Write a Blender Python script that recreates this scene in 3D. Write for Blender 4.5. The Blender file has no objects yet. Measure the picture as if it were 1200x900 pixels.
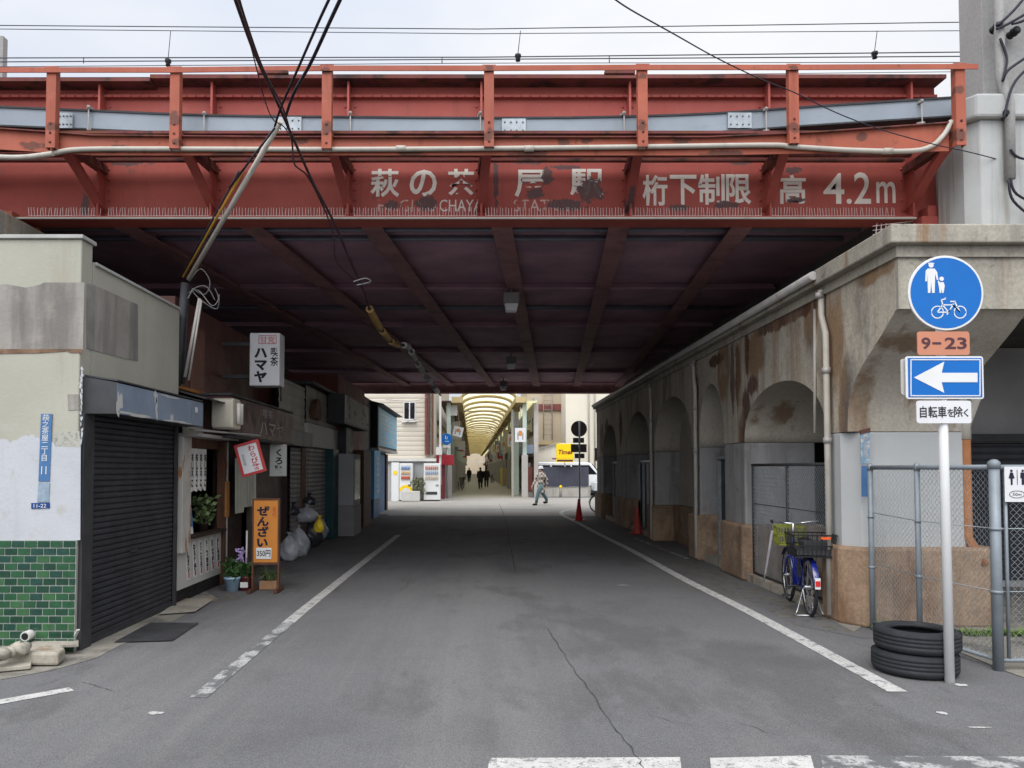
import bpy, bmesh, math, random
from mathutils import Vector, Matrix
random.seed(7)
S = bpy.context.scene
COL = S.collection
R = math.radians

# ------------------------------------------------------------------ camera
EYE, PITCH, F = 1.6, R(2.0), 900.0
PX0, PY0 = 560.0, 517.6            # pixel of the optical axis in the 1200x900 photograph
cd = bpy.data.cameras.new('camera'); cam = bpy.data.objects.new('camera', cd); COL.objects.link(cam)
cam.location = (0, 0, EYE); cam.rotation_euler = (R(90) + PITCH, 0, 0)
cd.sensor_fit = 'HORIZONTAL'; cd.sensor_width = 36; cd.lens = 27
cd.shift_x = (600 - PX0) / 1200; cd.shift_y = (PY0 - 450) / 1200
cd.clip_start = 0.05; cd.clip_end = 2000
S.camera = cam

# ------------------------------------------------------------------ light
SKY_LOW, SKY_TOP, SKY_GLOW, EXPOSURE, SUN_E = 6.0, 9.0, 20.0, 0.35, 1.1
SUN_EL, SUN_AZ = R(52), R(196)     # azimuth clockwise from +Y: behind the camera, a little to the left
w = bpy.data.worlds.new('World'); S.world = w; w.use_nodes = True
nt = w.node_tree; N = nt.nodes; Lk = nt.links
bg = N['Background']; bg.inputs['Strength'].default_value = 0.1
sky = N.new('ShaderNodeTexSky'); sky.sky_type = 'NISHITA'; sky.sun_disc = False
sky.sun_elevation = SUN_EL; sky.sun_rotation = SUN_AZ
def math_node(op, a, b=0.0):
    n = N.new('ShaderNodeMath'); n.operation = op
    for i, x in enumerate((a, b)):
        if isinstance(x, (int, float)): n.inputs[i].default_value = x
        else: Lk.new(x, n.inputs[i])
    return n.outputs[0]
# overcast: cloud brighter towards the zenith and round the veiled sun, laid over the Nishita sky
tc = N.new('ShaderNodeTexCoord')
sep = N.new('ShaderNodeSeparateXYZ'); Lk.new(tc.outputs['Generated'], sep.inputs[0])
rmp = N.new('ShaderNodeMapRange')
for i_, x_ in enumerate((0.0, 1.0, SKY_LOW, SKY_TOP)): rmp.inputs[i_ + 1].default_value = x_
Lk.new(sep.outputs['Z'], rmp.inputs[0])
dt = N.new('ShaderNodeVectorMath'); dt.operation = 'DOT_PRODUCT'; Lk.new(tc.outputs['Generated'], dt.inputs[0])
dt.inputs[1].default_value = (math.sin(SUN_AZ) * math.cos(SUN_EL), math.cos(SUN_AZ) * math.cos(SUN_EL), math.sin(SUN_EL))
glow = math_node('MULTIPLY', math_node('POWER', math_node('MAXIMUM', dt.outputs['Value'], 0.0), 2.0), SKY_GLOW)
lum = math_node('ADD', rmp.outputs[0], glow)
mp = N.new('ShaderNodeMapping'); mp.inputs['Scale'].default_value = (1.0, 1.0, 2.6); mp.inputs['Location'].default_value = (3.1, .4, .2)
Lk.new(tc.outputs['Generated'], mp.inputs[0])
nz = N.new('ShaderNodeTexNoise'); nz.inputs['Scale'].default_value = 1.6; nz.inputs['Detail'].default_value = 6; nz.inputs['Roughness'].default_value = .5
Lk.new(mp.outputs[0], nz.inputs[0])
cr = N.new('ShaderNodeValToRGB'); cr.color_ramp.elements[0].position = .36; cr.color_ramp.elements[1].position = .64
cr.color_ramp.elements[0].color = (.86, .92, 1.04, 1); cr.color_ramp.elements[1].color = (1.1, 1.1, 1.11, 1)
Lk.new(nz.outputs[0], cr.inputs[0])
vm = N.new('ShaderNodeVectorMath'); vm.operation = 'SCALE'; Lk.new(cr.outputs[0], vm.inputs[0]); Lk.new(lum, vm.inputs['Scale'])
mx = N.new('ShaderNodeMix'); mx.data_type = 'RGBA'; mx.inputs[0].default_value = .93
Lk.new(sky.outputs[0], mx.inputs[6]); Lk.new(vm.outputs[0], mx.inputs[7]); Lk.new(mx.outputs[2], bg.inputs[0])
sd = bpy.data.lights.new('sun', 'SUN'); sd.energy = SUN_E; sd.angle = R(35); sd.color = (1, .965, .91)
sun = bpy.data.objects.new('sun', sd); COL.objects.link(sun)
sun.rotation_euler = (R(90) - SUN_EL, 0, math.pi - SUN_AZ)
v = S.view_settings; v.view_transform = 'Standard'; v.look = 'None'; v.gamma = 1; v.use_curve_mapping = False; v.exposure = EXPOSURE
S.render.engine = 'CYCLES'
S.cycles.max_bounces = 8; S.cycles.diffuse_bounces = 5; S.cycles.use_denoising = True

# ------------------------------------------------------------------ pixel -> world helpers
CP, SP = math.cos(PITCH), math.sin(PITCH)
def ray(px, py):
    u = (PY0 - py) / F
    return ((px - PX0) / F, CP - u * SP, SP + u * CP)
def P(px, py, Y):                  # point at depth Y
    d = ray(px, py); t = Y / d[1]; return Vector((d[0] * t, Y, EYE + d[2] * t))
def G(px, py, z=0.0):              # point on the ground
    d = ray(px, py); t = (z - EYE) / d[2]; return Vector((d[0] * t, d[1] * t, z))
def PX(px, py, X):                 # point on the plane x = X
    d = ray(px, py); t = X / d[0]; return Vector((X, d[1] * t, EYE + d[2] * t))

# ------------------------------------------------------------------ materials
MATS = {}
def mat(name, col, rough=.75, var=.18, sc=3.0, metal=0.0, bump=0.0, bsc=60.0, layers=(), trans=0.0, spec=.25, emit=None, fine=0.0, fsc=200.0, coat=0.0):
    if name in MATS: return MATS[name]
    m = bpy.data.materials.new(name); MATS[name] = m; m.use_nodes = True
    nt = m.node_tree; n = nt.nodes; l = nt.links; b = n['Principled BSDF']
    b.inputs['Roughness'].default_value = rough; b.inputs['Metallic'].default_value = metal
    b.inputs['Specular IOR Level'].default_value = spec; b.inputs['Coat Weight'].default_value = coat
    g = n.new('ShaderNodeNewGeometry'); pos = g.outputs['Position']
    def noise(scale, detail=5, rgh=.6, off=0):
        mp = n.new('ShaderNodeMapping'); l.new(pos, mp.inputs[0])
        mp.inputs['Scale'].default_value = scale if hasattr(scale, '__len__') else (scale,) * 3
        mp.inputs['Location'].default_value = (off * 1.37, off * 2.11, off * .73)
        t = n.new('ShaderNodeTexNoise'); t.inputs['Scale'].default_value = 1; t.inputs['Detail'].default_value = detail; t.inputs['Roughness'].default_value = rgh
        l.new(mp.outputs[0], t.inputs[0]); return t.outputs[0]
    def mrange(s, a, bb, c=0, d=1):
        r = n.new('ShaderNodeMapRange'); l.new(s, r.inputs[0])
        for i, x in enumerate((a, bb, c, d)): r.inputs[i + 1].default_value = x
        return r.outputs[0]
    def mixc(f, a, bcol):
        x = n.new('ShaderNodeMix'); x.data_type = 'RGBA'
        l.new(f, x.inputs[0])
        if isinstance(a, tuple): x.inputs[6].default_value = a + (1,)
        else: l.new(a, x.inputs[6])
        x.inputs[7].default_value = tuple(bcol) + (1,)
        return x.outputs[2]
    hi = tuple(min(1, c * (1 + var)) for c in col); lo = tuple(c * (1 - var) for c in col)
    c = mixc(mrange(noise(sc), .3, .7), lo, hi)
    rsock = None
    for i, L in enumerate(layers):
        f = mrange(noise(L.get('sc', 4.0), L.get('det', 6), L.get('rgh', .65), off=L.get('off', i * 7 + 3)), L.get('lo', .5), L.get('hi', .65), 0, L.get('amt', 1.0))
        if 'blobs' in L:            # wear with a place and shape of its own: noise-edged ellipsoids
            best = None
            for cc, rr in L['blobs']:
                a1 = n.new('ShaderNodeVectorMath'); a1.operation = 'SUBTRACT'; l.new(pos, a1.inputs[0]); a1.inputs[1].default_value = cc
                a2 = n.new('ShaderNodeVectorMath'); a2.operation = 'DIVIDE'; l.new(a1.outputs[0], a2.inputs[0]); a2.inputs[1].default_value = rr
                a3 = n.new('ShaderNodeVectorMath'); a3.operation = 'LENGTH'; l.new(a2.outputs[0], a3.inputs[0])
                if best is None: best = a3.outputs['Value']
                else:
                    a4 = n.new('ShaderNodeMath'); a4.operation = 'MINIMUM'; l.new(best, a4.inputs[0]); l.new(a3.outputs['Value'], a4.inputs[1]); best = a4.outputs[0]
            a5 = n.new('ShaderNodeMath'); a5.operation = 'MULTIPLY_ADD'; l.new(best, a5.inputs[0]); a5.inputs[1].default_value = -.5; a5.inputs[2].default_value = .5
            a6 = n.new('ShaderNodeMath'); a6.operation = 'ADD'; l.new(a5.outputs[0], a6.inputs[0]); l.new(noise(L.get('sc', 4.0), 6, .7, off=i * 7 + 3), a6.inputs[1])
            f = mrange(a6.outputs[0], L.get('lo', .62), L.get('hi', .68), 0, L.get('amt', 1.0))
        if 'z' in L:                # a band of wear between two heights
            sp = n.new('ShaderNodeSeparateXYZ'); l.new(pos, sp.inputs[0])
            f2 = mrange(sp.outputs[2], L['z'][0], L['z'][1])
            mm = n.new('ShaderNodeMath'); mm.operation = 'MULTIPLY'; l.new(f, mm.inputs[0]); l.new(f2, mm.inputs[1]); f = mm.outputs[0]
        c = mixc(f, c, L['col'])
    if fine:
        f = mrange(noise(fsc, 2, .7, 5), .35, .65, 1 - fine, 1 + fine)
        s = n.new('ShaderNodeVectorMath'); s.operation = 'SCALE'; l.new(c, s.inputs[0]); l.new(f, s.inputs['Scale']); c = s.outputs[0]
    l.new(c, b.inputs['Base Color'])
    if rough < .97 and not trans:
        l.new(mrange(noise(sc * 2.3, 4, .6, 11), .3, .7, max(.03, rough - .1), min(1, rough + .1)), b.inputs['Roughness'])
    if bump:
        bp = n.new('ShaderNodeBump'); bp.inputs['Strength'].default_value = bump; bp.inputs['Distance'].default_value = .01
        l.new(noise(bsc, 4), bp.inputs['Height']); l.new(bp.outputs[0], b.inputs['Normal'])
    if trans: b.inputs['Transmission Weight'].default_value = trans
    if emit:
        l.new(c, b.inputs['Emission Color']); b.inputs['Emission Strength'].default_value = emit
    return m

RUST = (.13, .05, .025); DARK = (.03, .022, .02)
def rustl(amt=.9, sc=3.0, lo=.56, hi=.66, off=3): return dict(col=RUST, sc=sc, lo=lo, hi=hi, amt=amt, off=off)
def streak(col, amt=.8, sx=5.0, lo=.52, hi=.68, sz=.25, off=9): return dict(col=col, sc=(sx, sx, sz), lo=lo, hi=hi, amt=amt, off=off)
m_asphalt = mat('asphalt', (.120, .118, .120), .92, .10, .45, fine=.36, fsc=160, bump=.5, bsc=130, spec=.2, layers=[
    dict(col=(.082, .080, .081), sc=.9, lo=.55, hi=.72, amt=.6), dict(col=(.150, .146, .144), sc=(1.6, .35, 1), lo=.56, hi=.74, amt=.5),
    dict(col=(.06, .058, .058), sc=7, lo=.66, hi=.74, amt=.5), dict(col=(.155, .151, .148), sc=(1.0, .05, 1), lo=.50, hi=.64, amt=.65, off=61), dict(col=(.072, .07, .069), sc=(.5, .22, 1), lo=.54, hi=.60, amt=.5, off=63), dict(col=(.05, .049, .05), sc=(2.2, .5, 1), lo=.64, hi=.72, amt=.55, off=67), dict(col=(.17, .165, .16), sc=28, lo=.68, hi=.72, amt=.5, off=71)])
m_concrete_ground = mat('concrete_ground', (.21, .195, .165), .9, .2, 2.5, bump=.4, bsc=40, fine=.2, layers=[dict(col=(.09, .085, .08), sc=3, lo=.5, hi=.62, amt=.8)])
m_arcade_floor = mat('arcade_paving', (.26, .24, .20), .7, .15, 1.2, fine=.1, fsc=40)
m_line = mat('road_paint', (.43, .42, .40), .8, .12, 6, fine=.15, fsc=120, bump=.2, bsc=100, layers=[dict(col=(.13, .13, .13), sc=9, lo=.56, hi=.64, amt=.9), dict(col=(.15, .15, .15), sc=45, lo=.54, hi=.62, amt=.85)])
m_line_worn = mat('worn_road_paint', (.33, .33, .32), .85, .15, 6, fine=.2, fsc=120, layers=[dict(col=(.10, .10, .102), sc=6, lo=.44, hi=.54, amt=.98), dict(col=(.11, .11, .11), sc=50, lo=.52, hi=.6, amt=.9)])
m_crack = mat('crack_fill', (.045, .044, .044), .95, .2, 5)
FLAKE = [((p_.x, p_.y, p_.z), (rx, .6, rz)) for p_, rx, rz in [(P(x, y, 9.0), a * .01, b_ * .01) for x, y, a, b_ in (
    (641, 207, 9, 15), (617, 189, 22, 5), (692, 224, 20, 20), (664, 240, 30, 9), (627, 226, 15, 8), (500, 238, 16, 12), (930, 200, 13, 6), (932, 235, 14, 5),
    (795, 243, 18, 5), (852, 240, 22, 6), (868, 190, 20, 4), (150, 190, 34, 6), (775, 188, 34, 4), (581, 214, 4, 40), (100, 240, 6, 16), (735, 240, 6, 14), (460, 240, 12, 8), (660, 196, 26, 3))]]
FLAKES = [dict(col=(.10, .058, .058), sc=14, blobs=FLAKE, lo=.60, hi=.65, amt=.95)]
m_red = mat('red_bridge_paint', (.315, .066, .052), .62, .12, 1.6, bump=.12, bsc=30, layers=[
    dict(col=(.40, .10, .075), sc=.8, lo=.45, hi=.7, amt=.6), streak((.22, .055, .045), .55, 7, .54, .72, .6), dict(col=(.20, .07, .05), sc=4.5, lo=.63, hi=.70, amt=.7), dict(col=(.07, .045, .045), sc=(2.2, 3, 5), lo=.68, hi=.73, amt=.85)] + FLAKES)
RUSTP = [((p_.x, p_.y, p_.z), (.075, .3, h_)) for p_, h_ in [(P(x, y, 8.0), h) for x, y, h in ((207, 141, .10), (64, 150, .07), (384, 152, .12), (573, 84, .05), (752, 150, .10), (573, 160, .12), (928, 152, .10), (1122, 108, .08), (384, 86, .05), (207, 168, .06), (752, 92, .05), (1122, 160, .12), (928, 84, .05))]]
RUSTP += [((p_.x, p_.y, p_.z), (w_, .3, .06)) for p_, w_ in [(P(x, y, 8.05), w) for x, y, w in ((140, 174, .22), (270, 180, .25), (350, 164, .12), (480, 180, .2), (660, 165, .10), (620, 181, .3), (690, 163, .12), (850, 180, .3), (1010, 160, .1), (40, 170, .2), (800, 164, .12))]]
m_red_light = mat('sunned_red_paint', (.32, .084, .048), .6, .14, 2.2, bump=.15, bsc=30, layers=[dict(col=(.29, .085, .055), sc=.7, lo=.45, hi=.65, amt=.7, off=81), dict(col=(.095, .04, .028), sc=11, blobs=RUSTP, lo=.60, hi=.70, amt=.85), dict(col=(.40, .15, .11), sc=(3, 3, 8), lo=.60, hi=.70, amt=.4, off=83), 
    rustl(.8, 6, .61, .69), streak((.16, .04, .025), .5, 9, .55, .72, .8), dict(col=(.05, .03, .03), sc=5, lo=.68, hi=.73, amt=.9)])
m_red_dark = mat('grimy_red_paint', (.15, .045, .042), .8, .25, 2, bump=.2, bsc=30, layers=[rustl(.85, 6, .48, .60), dict(col=DARK, sc=4, lo=.50, hi=.62, amt=.85)])
m_under = mat('glare_lifted_steel', (.40, .235, .29), .8, .22, 1.2, layers=[dict(col=(.24, .165, .22), sc=1.5, lo=.48, hi=.7, amt=.7), dict(col=(.38, .2, .22), sc=2.1, lo=.58, hi=.72, amt=.5)])  # underside colour lifted and tinted purple to imitate lens glare
m_under_beam = mat('sooty_red_beam', (.31, .155, .155), .75, .2, 1.6, layers=[dict(col=(.13, .075, .085), sc=2.4, lo=.5, hi=.7, amt=.7)])
m_trough = mat('grey_trough_paint', (.27, .305, .34), .5, .08, 2, metal=.1, layers=[dict(col=(.17, .19, .2), sc=(2, 4, 9), lo=.58, hi=.75, amt=.4)])
m_galv = mat('galvanised_steel', (.33, .36, .38), .45, .15, 9, metal=.45, layers=[dict(col=(.2, .21, .22), sc=20, lo=.55, hi=.7, amt=.4)])
m_galv_pole = mat('grey_fence_paint', (.20, .225, .245), .5, .14, 6, metal=.25, layers=[rustl(.5, 12, .66, .72)])
m_pipe = mat('cream_pipe', (.40, .37, .32), .55, .1, 4, layers=[streak((.25, .22, .18), .4, 12, .55, .7, 3)])
m_letter = mat('lettering_paint', (.66, .60, .54), .75, .1, 5, layers=FLAKES + [dict(col=(.30, .12, .10), sc=16, lo=.68, hi=.73, amt=.6, off=23), dict(col=(.3, .12, .10), sc=40, lo=.66, hi=.68, amt=.6)])
m_letter_faint = mat('faded_lettering_paint', (.52, .38, .33), .75, .1, 5, layers=[dict(col=(.31, .068, .052), sc=13, lo=.50, hi=.56, amt=.97)] + FLAKES)
m_bare = mat('bare_primer', (.105, .062, .060), .85, .3, 9, layers=[dict(col=(.16, .055, .045), sc=14, lo=.5, hi=.6, amt=.8), dict(col=(.32, .066, .05), sc=24, lo=.53, hi=.57, amt=.95), dict(col=(.06, .045, .045), sc=18, lo=.58, hi=.63, amt=.8, off=31)])
m_spike = mat('spike_wire', (.66, .56, .53), .5, .1, 5, metal=.3)
XW_ = 3.82
RUSTB = [((XW_, y_, z_), (.5, a_, b_)) for y_, z_, a_, b_ in ((11.12, 2.1, .22, .45), (10.95, 2.5, .22, .35), (10.7, 2.75, .25, .2), (11.3, 2.95, .16, .6), (11.55, 3.0, .12, .6), (10.9, 3.25, .12, .45), (13.6, 3.0, .2, .6), (24.9, 2.6, .5, .7), (23.8, 2.9, .5, .35), (17.3, 2.9, .15, .5), (21.3, 2.8, .4, .7), (12.4, 3.35, .5, .12), (9.5, 3.45, 1.3, .10))]
TANB = [((XW_, y_, z_), (.5, a_, b_)) for y_, z_, a_, b_ in ((8.2, 2.9, .42, .9), (7.92, 2.3, .22, .7), (8.7, 3.3, .3, .4), (10.6, 3.2, .5, .5), (12.0, 3.2, .35, .6), (7.3, 3.45, .5, .12))]
m_conc = mat('stained_concrete', (.375, .335, .27), .9, .14, 1.3, bump=.35, bsc=25, fine=.12, fsc=30, layers=[
    dict(col=(.20, .115, .055), sc=(2.5, 2.5, .8), blobs=TANB, lo=.56, hi=.72, amt=.9), dict(col=(.085, .036, .020), sc=(6, 6, 2.2), blobs=RUSTB, lo=.57, hi=.68, amt=.95), dict(col=(.09, .08, .075), sc=(1.3, 1.3, .5), lo=.54, hi=.66, amt=.75, off=41), dict(col=(.20, .17, .13), sc=9, lo=.56, hi=.66, amt=.5, off=47),
    streak((.21, .14, .085), .8, 2.3, .52, .66, .10, 4), streak((.12, .06, .032), .85, 3.3, .63, .71, .08, 12), streak((.15, .135, .12), .6, 4.0, .54, .68, .2, 21),
    dict(col=(.42, .40, .36), sc=1.4, lo=.60, hi=.72, amt=.5)])
m_conc_clean = mat('weathered_concrete', (.30, .275, .225), .9, .14, 1.5, bump=.35, bsc=25, fine=.1, fsc=30, layers=[
    streak((.17, .155, .135), .75, 3.2, .50, .66, .25, 4), streak((.19, .11, .055), .75, 3.0, .57, .67, .12, 31), dict(col=(.10, .095, .085), sc=7, lo=.60, hi=.68, amt=.6, off=33), dict(col=(.2, .19, .175), sc=4, lo=.58, hi=.7, amt=.5)])
m_soffit = mat('arch_soffit_concrete', (.36, .325, .27), .9, .10, 1.2, bump=.2, bsc=25, fine=.1, fsc=30, layers=[dict(col=(.16, .095, .05), sc=(3, 3, 1.5), blobs=[((3.9, 7.8, 2.2), (.18, .6, .6)), ((4.45, 7.6, 2.4), (.2, .5, .5)), ((4.2, 7.2, 2.8), (.6, .25, .2)), ((4.8, 7.7, 2.2), (.15, .5, .4)), ((3.95, 11.0, 2.6), (.15, .5, .4)), ((4.3, 10.9, 2.5), (.3, .4, .3))], lo=.56, hi=.72, amt=.8),dict(col=(.27, .235, .18), sc=(3, 3, .7), lo=.55, hi=.68, amt=.6), streak((.18, .09, .04), .7, 3.0, .63, .72, .2, 8)])
m_white_pier = mat('white_painted_concrete', (.37, .375, .37), .8, .06, 1.4, bump=.15, bsc=25, layers=[streak((.30, .29, .27), .45, 4, .56, .72, .3), dict(col=(.33, .26, .18), sc=5, lo=.66, hi=.74, amt=.5)])
m_white_shaded = mat('shaded_grimy_white_concrete', (.25, .245, .24), .85, .12, 1.4, bump=.2, bsc=25, layers=[streak((.13, .12, .115), .75, 3, .48, .66, .3), dict(col=(.16, .11, .07), sc=4, lo=.58, hi=.7, amt=.7), dict(col=(.33, .325, .315), sc=2, lo=.58, hi=.7, amt=.5)])  # darker copy of the pier white, bridge shade painted in along with grime
m_brown_base = mat('brown_pier_base', (.255, .175, .115), .9, .2, 1.8, bump=.4, bsc=20, fine=.15, fsc=30, layers=[dict(col=(.12, .085, .06), sc=1.6, lo=.5, hi=.64, amt=.75, off=51), streak((.14, .075, .04), .8, 3, .50, .66, .6), dict(col=(.36, .28, .2), sc=3, lo=.58, hi=.7, amt=.6)])
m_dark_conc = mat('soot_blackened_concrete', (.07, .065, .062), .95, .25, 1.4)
m_tower = mat('grey_mast_concrete', (.27, .265, .255), .9, .10, 1.1, bump=.25, bsc=20, fine=.08, fsc=30, layers=[streak((.17, .16, .15), .6, 4, .52, .68, .3), dict(col=(.34, .335, .32), sc=1.2, lo=.58, hi=.7, amt=.5)])
m_tower_base = mat('whitewashed_concrete', (.37, .375, .365), .85, .10, 1.5, bump=.25, bsc=20, layers=[streak((.22, .15, .08), .8, 3.0, .58, .68, .12, 5), streak((.2, .2, .19), .6, 5, .53, .68, .3, 17)])
m_plaster = mat('cream_plaster', (.335, .325, .27), .9, .07, 1.5, bump=.25, bsc=35, layers=[streak((.27, .25, .19), .5, 3, .55, .72, .3), streak((.32, .19, .08), .5, 4.5, .66, .72, .2, 14), dict(col=(.39, .385, .345), sc=2, lo=.6, hi=.72, amt=.5)])
m_plaster_bare = mat('bare_grey_render', (.265, .245, .22), .95, .16, 2.2, bump=.4, bsc=30, layers=[streak((.13, .12, .11), .8, 3.5, .48, .66, .4), dict(col=(.34, .31, .27), sc=1.4, lo=.55, hi=.7, amt=.5)])
m_whitewash = mat('whitewash', (.40, .41, .43), .85, .06, 2.4, bump=.3, bsc=35, layers=[dict(col=(.33, .32, .28), sc=5, lo=.58, hi=.7, amt=.6), streak((.3, .3, .3), .5, 5, .55, .7, .4)])
m_mould = mat('black_mould_specks', (.35, .345, .30), .9, .05, 3, layers=[dict(col=(.14, .14, .13), sc=26, lo=.5, hi=.62, amt=.7)])
m_coping = mat('grey_coping_metal', (.34, .34, .32), .6, .1, 3, layers=[rustl(.9, 3, .63, .69)])
GREENS = [mat('green_tile_%s' % k, c, .14, .2, 14, spec=.6, layers=[dict(col=(.16, .2, .16), sc=30, lo=.66, hi=.74, amt=.5)]) for k, c in
          (('mid', (.018, .072, .032)), ('dark', (.011, .045, .026)), ('leaf', (.032, .095, .038)), ('blue', (.013, .050, .036)))]
m_grout = mat('tile_grout', (.30, .31, .28), .9, .1, 10)
m_shutter = mat('charcoal_shutter', (.038, .038, .044), .6, .2, 2.5, metal=.1, layers=[dict(col=(.12, .05, .03), sc=1.6, lo=.70, hi=.76, amt=.5), streak((.07, .07, .075), .5, 6, .56, .7, .6)])
m_shutter_grey = mat('grey_shutter', (.24, .23, .22), .6, .15, 2.5, metal=.1, layers=[streak((.1, .09, .08), .6, 5, .5, .68, .4)])
m_bluebox = mat('blue_grey_shutter_box', (.185, .225, .285), .55, .12, 3, layers=[dict(col=(.45, .46, .45), sc=(4, 4, 3), lo=.66, hi=.69, amt=.95), dict(col=(.1, .14, .19), sc=2, lo=.55, hi=.7, amt=.5)])
m_darkmetal = mat('dark_grey_metal', (.040, .040, .043), .6, .25, 4)
m_black = mat('black_plastic', (.012, .012, .013), .5, .2, 8)
m_rubber = mat('tyre_rubber', (.020, .021, .024), .72, .2, 9, bump=.15, bsc=60, layers=[dict(col=(.06, .058, .055), sc=7, lo=.58, hi=.74, amt=.6)])
m_brown_sheet = mat('brown_metal_sheet', (.090, .036, .028), .55, .2, 1.6, layers=[dict(col=(.17, .075, .05), sc=1.1, lo=.55, hi=.75, amt=.6), streak((.04, .02, .018), .6, 3, .5, .7, .3)])
m_brown_sign = mat('brown_sign_board', (.060, .028, .028), .5, .15, 2)
m_brown_wood = mat('brown_wood', (.10, .045, .026), .7, .2, 5, layers=[streak((.05, .022, .014), .6, 22, .5, .65, 1.2)])
m_dark_wood = mat('dark_wood', (.038, .022, .018), .7, .25, 4)
m_pale_wood = mat('cream_painted_wood', (.42, .40, .36), .8, .1, 4, layers=[dict(col=(.30, .13, .045), sc=(7, 7, 1.6), lo=.58, hi=.61, amt=.95)])
m_orange_wood = mat('orange_wood', (.33, .14, .04), .7, .15, 4)
m_beige_tin = mat('beige_tin_siding', (.50, .47, .40), .7, .1, 2, layers=[streak((.15, .12, .09), .6, 4, .52, .7, .3), rustl(.6, 4, .64, .7)])
m_siding = mat('beige_siding', (.50, .455, .38), .8, .05, 1)
m_siding_dark = mat('grey_panel', (.33, .33, .33), .8, .1, 1)
m_cream_wall = mat('cream_wall', (.60, .56, .46), .85, .05, .6, layers=[streak((.42, .38, .30), .5, 1.4, .54, .7, .15)])
m_tan_wall = mat('tan_wall', (.42, .35, .255), .85, .07, .6, layers=[streak((.30, .24, .17), .5, 1.2, .54, .7, .15)])
m_white = mat('white_paint', (.60, .60, .59), .5, .04, 3)
m_offwhite = mat('off_white_paint', (.46, .45, .42), .6, .06, 3, layers=[streak((.4, .38, .34), .4, 5, .56, .72, .5)])
m_signwhite = mat('sign_white', (.58, .58, .585), .45, .03, 3, layers=[dict(col=(.5, .49, .47), sc=4, lo=.55, hi=.75, amt=.4)])
m_sign_blue = mat('sign_blue', (.003, .112, .39), .4, .06, 2)
m_sign_ltblue = mat('light_blue_sign', (.26, .56, .74), .5, .06, 2)
m_sign_brown = mat('terracotta_sign', (.46, .19, .115), .5, .05, 3)
m_address_blue = mat('address_plate_blue', (.05, .13, .27), .5, .12, 8, layers=[dict(col=(.3, .33, .36), sc=22, lo=.64, hi=.68, amt=.8)])
m_ink = mat('black_ink', (.015, .014, .02), .7, .1, 5)
m_ink_navy = mat('navy_ink', (.016, .012, .028), .7, .1, 5)
m_ink_red = mat('red_ink', (.42, .030, .03), .7, .1, 5)
m_ink_brown = mat('brown_ink', (.07, .030, .04), .7, .1, 5)
m_ink_grey = mat('grey_ink', (.22, .21, .21), .7, .1, 5)
m_ink_pale = mat('pale_lettering', (.40, .36, .36), .7, .1, 5)
m_orange = mat('orange_sign', (.50, .19, .035), .55, .07, 3)
m_redpaint = mat('red_plastic', (.52, .020, .022), .45, .08, 3)
m_redframe = mat('red_frame', (.40, .045, .045), .5, .08, 3)
m_yellow = mat('yellow_sign', (.78, .52, .005), .5, .04, 2)
m_yellow_plastic = mat('yellow_plastic', (.70, .50, .03), .35, .15, 8)
m_glass_dark = mat('dark_glass', (.010, .011, .013), .08, .2, 2, spec=.6)
m_cloth = mat('beige_cloth', (.36, .35, .29), .95, .1, 6)
m_paper = mat('paper', (.60, .59, .55), .9, .05, 6)
m_bag = mat('translucent_plastic_bag', (.33, .335, .35), .35, .2, 6, spec=.5, layers=[dict(col=(.22, .22, .24), sc=9, lo=.5, hi=.65, amt=.6)])
m_darkbag = mat('dark_plastic_bag', (.030, .030, .036), .35, .3, 6, spec=.5)
m_leaf = mat('leaf_green', (.045, .095, .028), .6, .35, 14)
m_leaf_pale = mat('pale_leaf_green', (.14, .19, .075), .6, .3, 14)
m_grass = mat('grass_green', (.13, .21, .035), .7, .3, 14)
m_flower = mat('lilac_petal', (.42, .30, .58), .7, .2, 20)
m_terracotta = mat('terracotta_pot', (.30, .17, .09), .8, .15, 6)
m_bluepot = mat('pale_blue_pot', (.30, .42, .52), .5, .1, 6)
m_soil = mat('soil', (.03, .022, .016), .95, .3, 30)
m_bike_blue = mat('blue_bicycle_paint', (.006, .014, .15), .25, .08, 3, spec=.6, coat=.4)
m_chrome = mat('bright_metal', (.55, .55, .56), .28, .1, 6, metal=.9)
m_lime = mat('lime_mesh', (.22, .24, .035), .6, .2, 20)
m_orange_cap = mat('orange_reflector', (.75, .10, .02), .3, .1, 6)
m_cable = mat('black_cable', (.020, .018, .028), .55, .2, 5)
m_cable_brown = mat('brown_cable', (.06, .032, .036), .6, .2, 5)
m_guard_yellow = mat('faded_yellow_cable_guard', (.30, .19, .07), .6, .15, 5, layers=[dict(col=(.1, .07, .03), sc=9, lo=.62, hi=.7, amt=.8)])
m_guard_white = mat('grey_cable_guard', (.42, .41, .40), .6, .15, 5)
m_conduit = mat('weathered_conduit', (.33, .31, .29), .5, .12, 5, metal=.2, layers=[rustl(.6, 9, .62, .7)])
m_wire = mat('overhead_wire_metal', (.055, .060, .075), .5, .1, 5)
m_lamp = mat('lamp_lens', (.62, .63, .62), .35, .06, 6)
m_green_col = mat('pale_green_column', (.40, .47, .41), .6, .08, 1.5)
m_grey_col = mat('grey_column_sleeve', (.34, .325, .30), .7, .1, 1.5)
m_gold = mat('ochre_steel', (.46, .36, .18), .7, .12, 1.2)
m_van = mat('white_van_paint', (.66, .66, .66), .25, .03, 1, spec=.5, coat=.5)
m_navy_fence = mat('navy_corrugated_fence', (.050, .052, .070), .7, .12, 1.5)
m_block = mat('block_wall', (.36, .34, .30), .9, .14, 1.8, layers=[streak((.2, .18, .16), .7, 2.5, .5, .66, .4)])
m_skin = mat('skin', (.50, .29, .20), .6, .06, 9)
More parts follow.
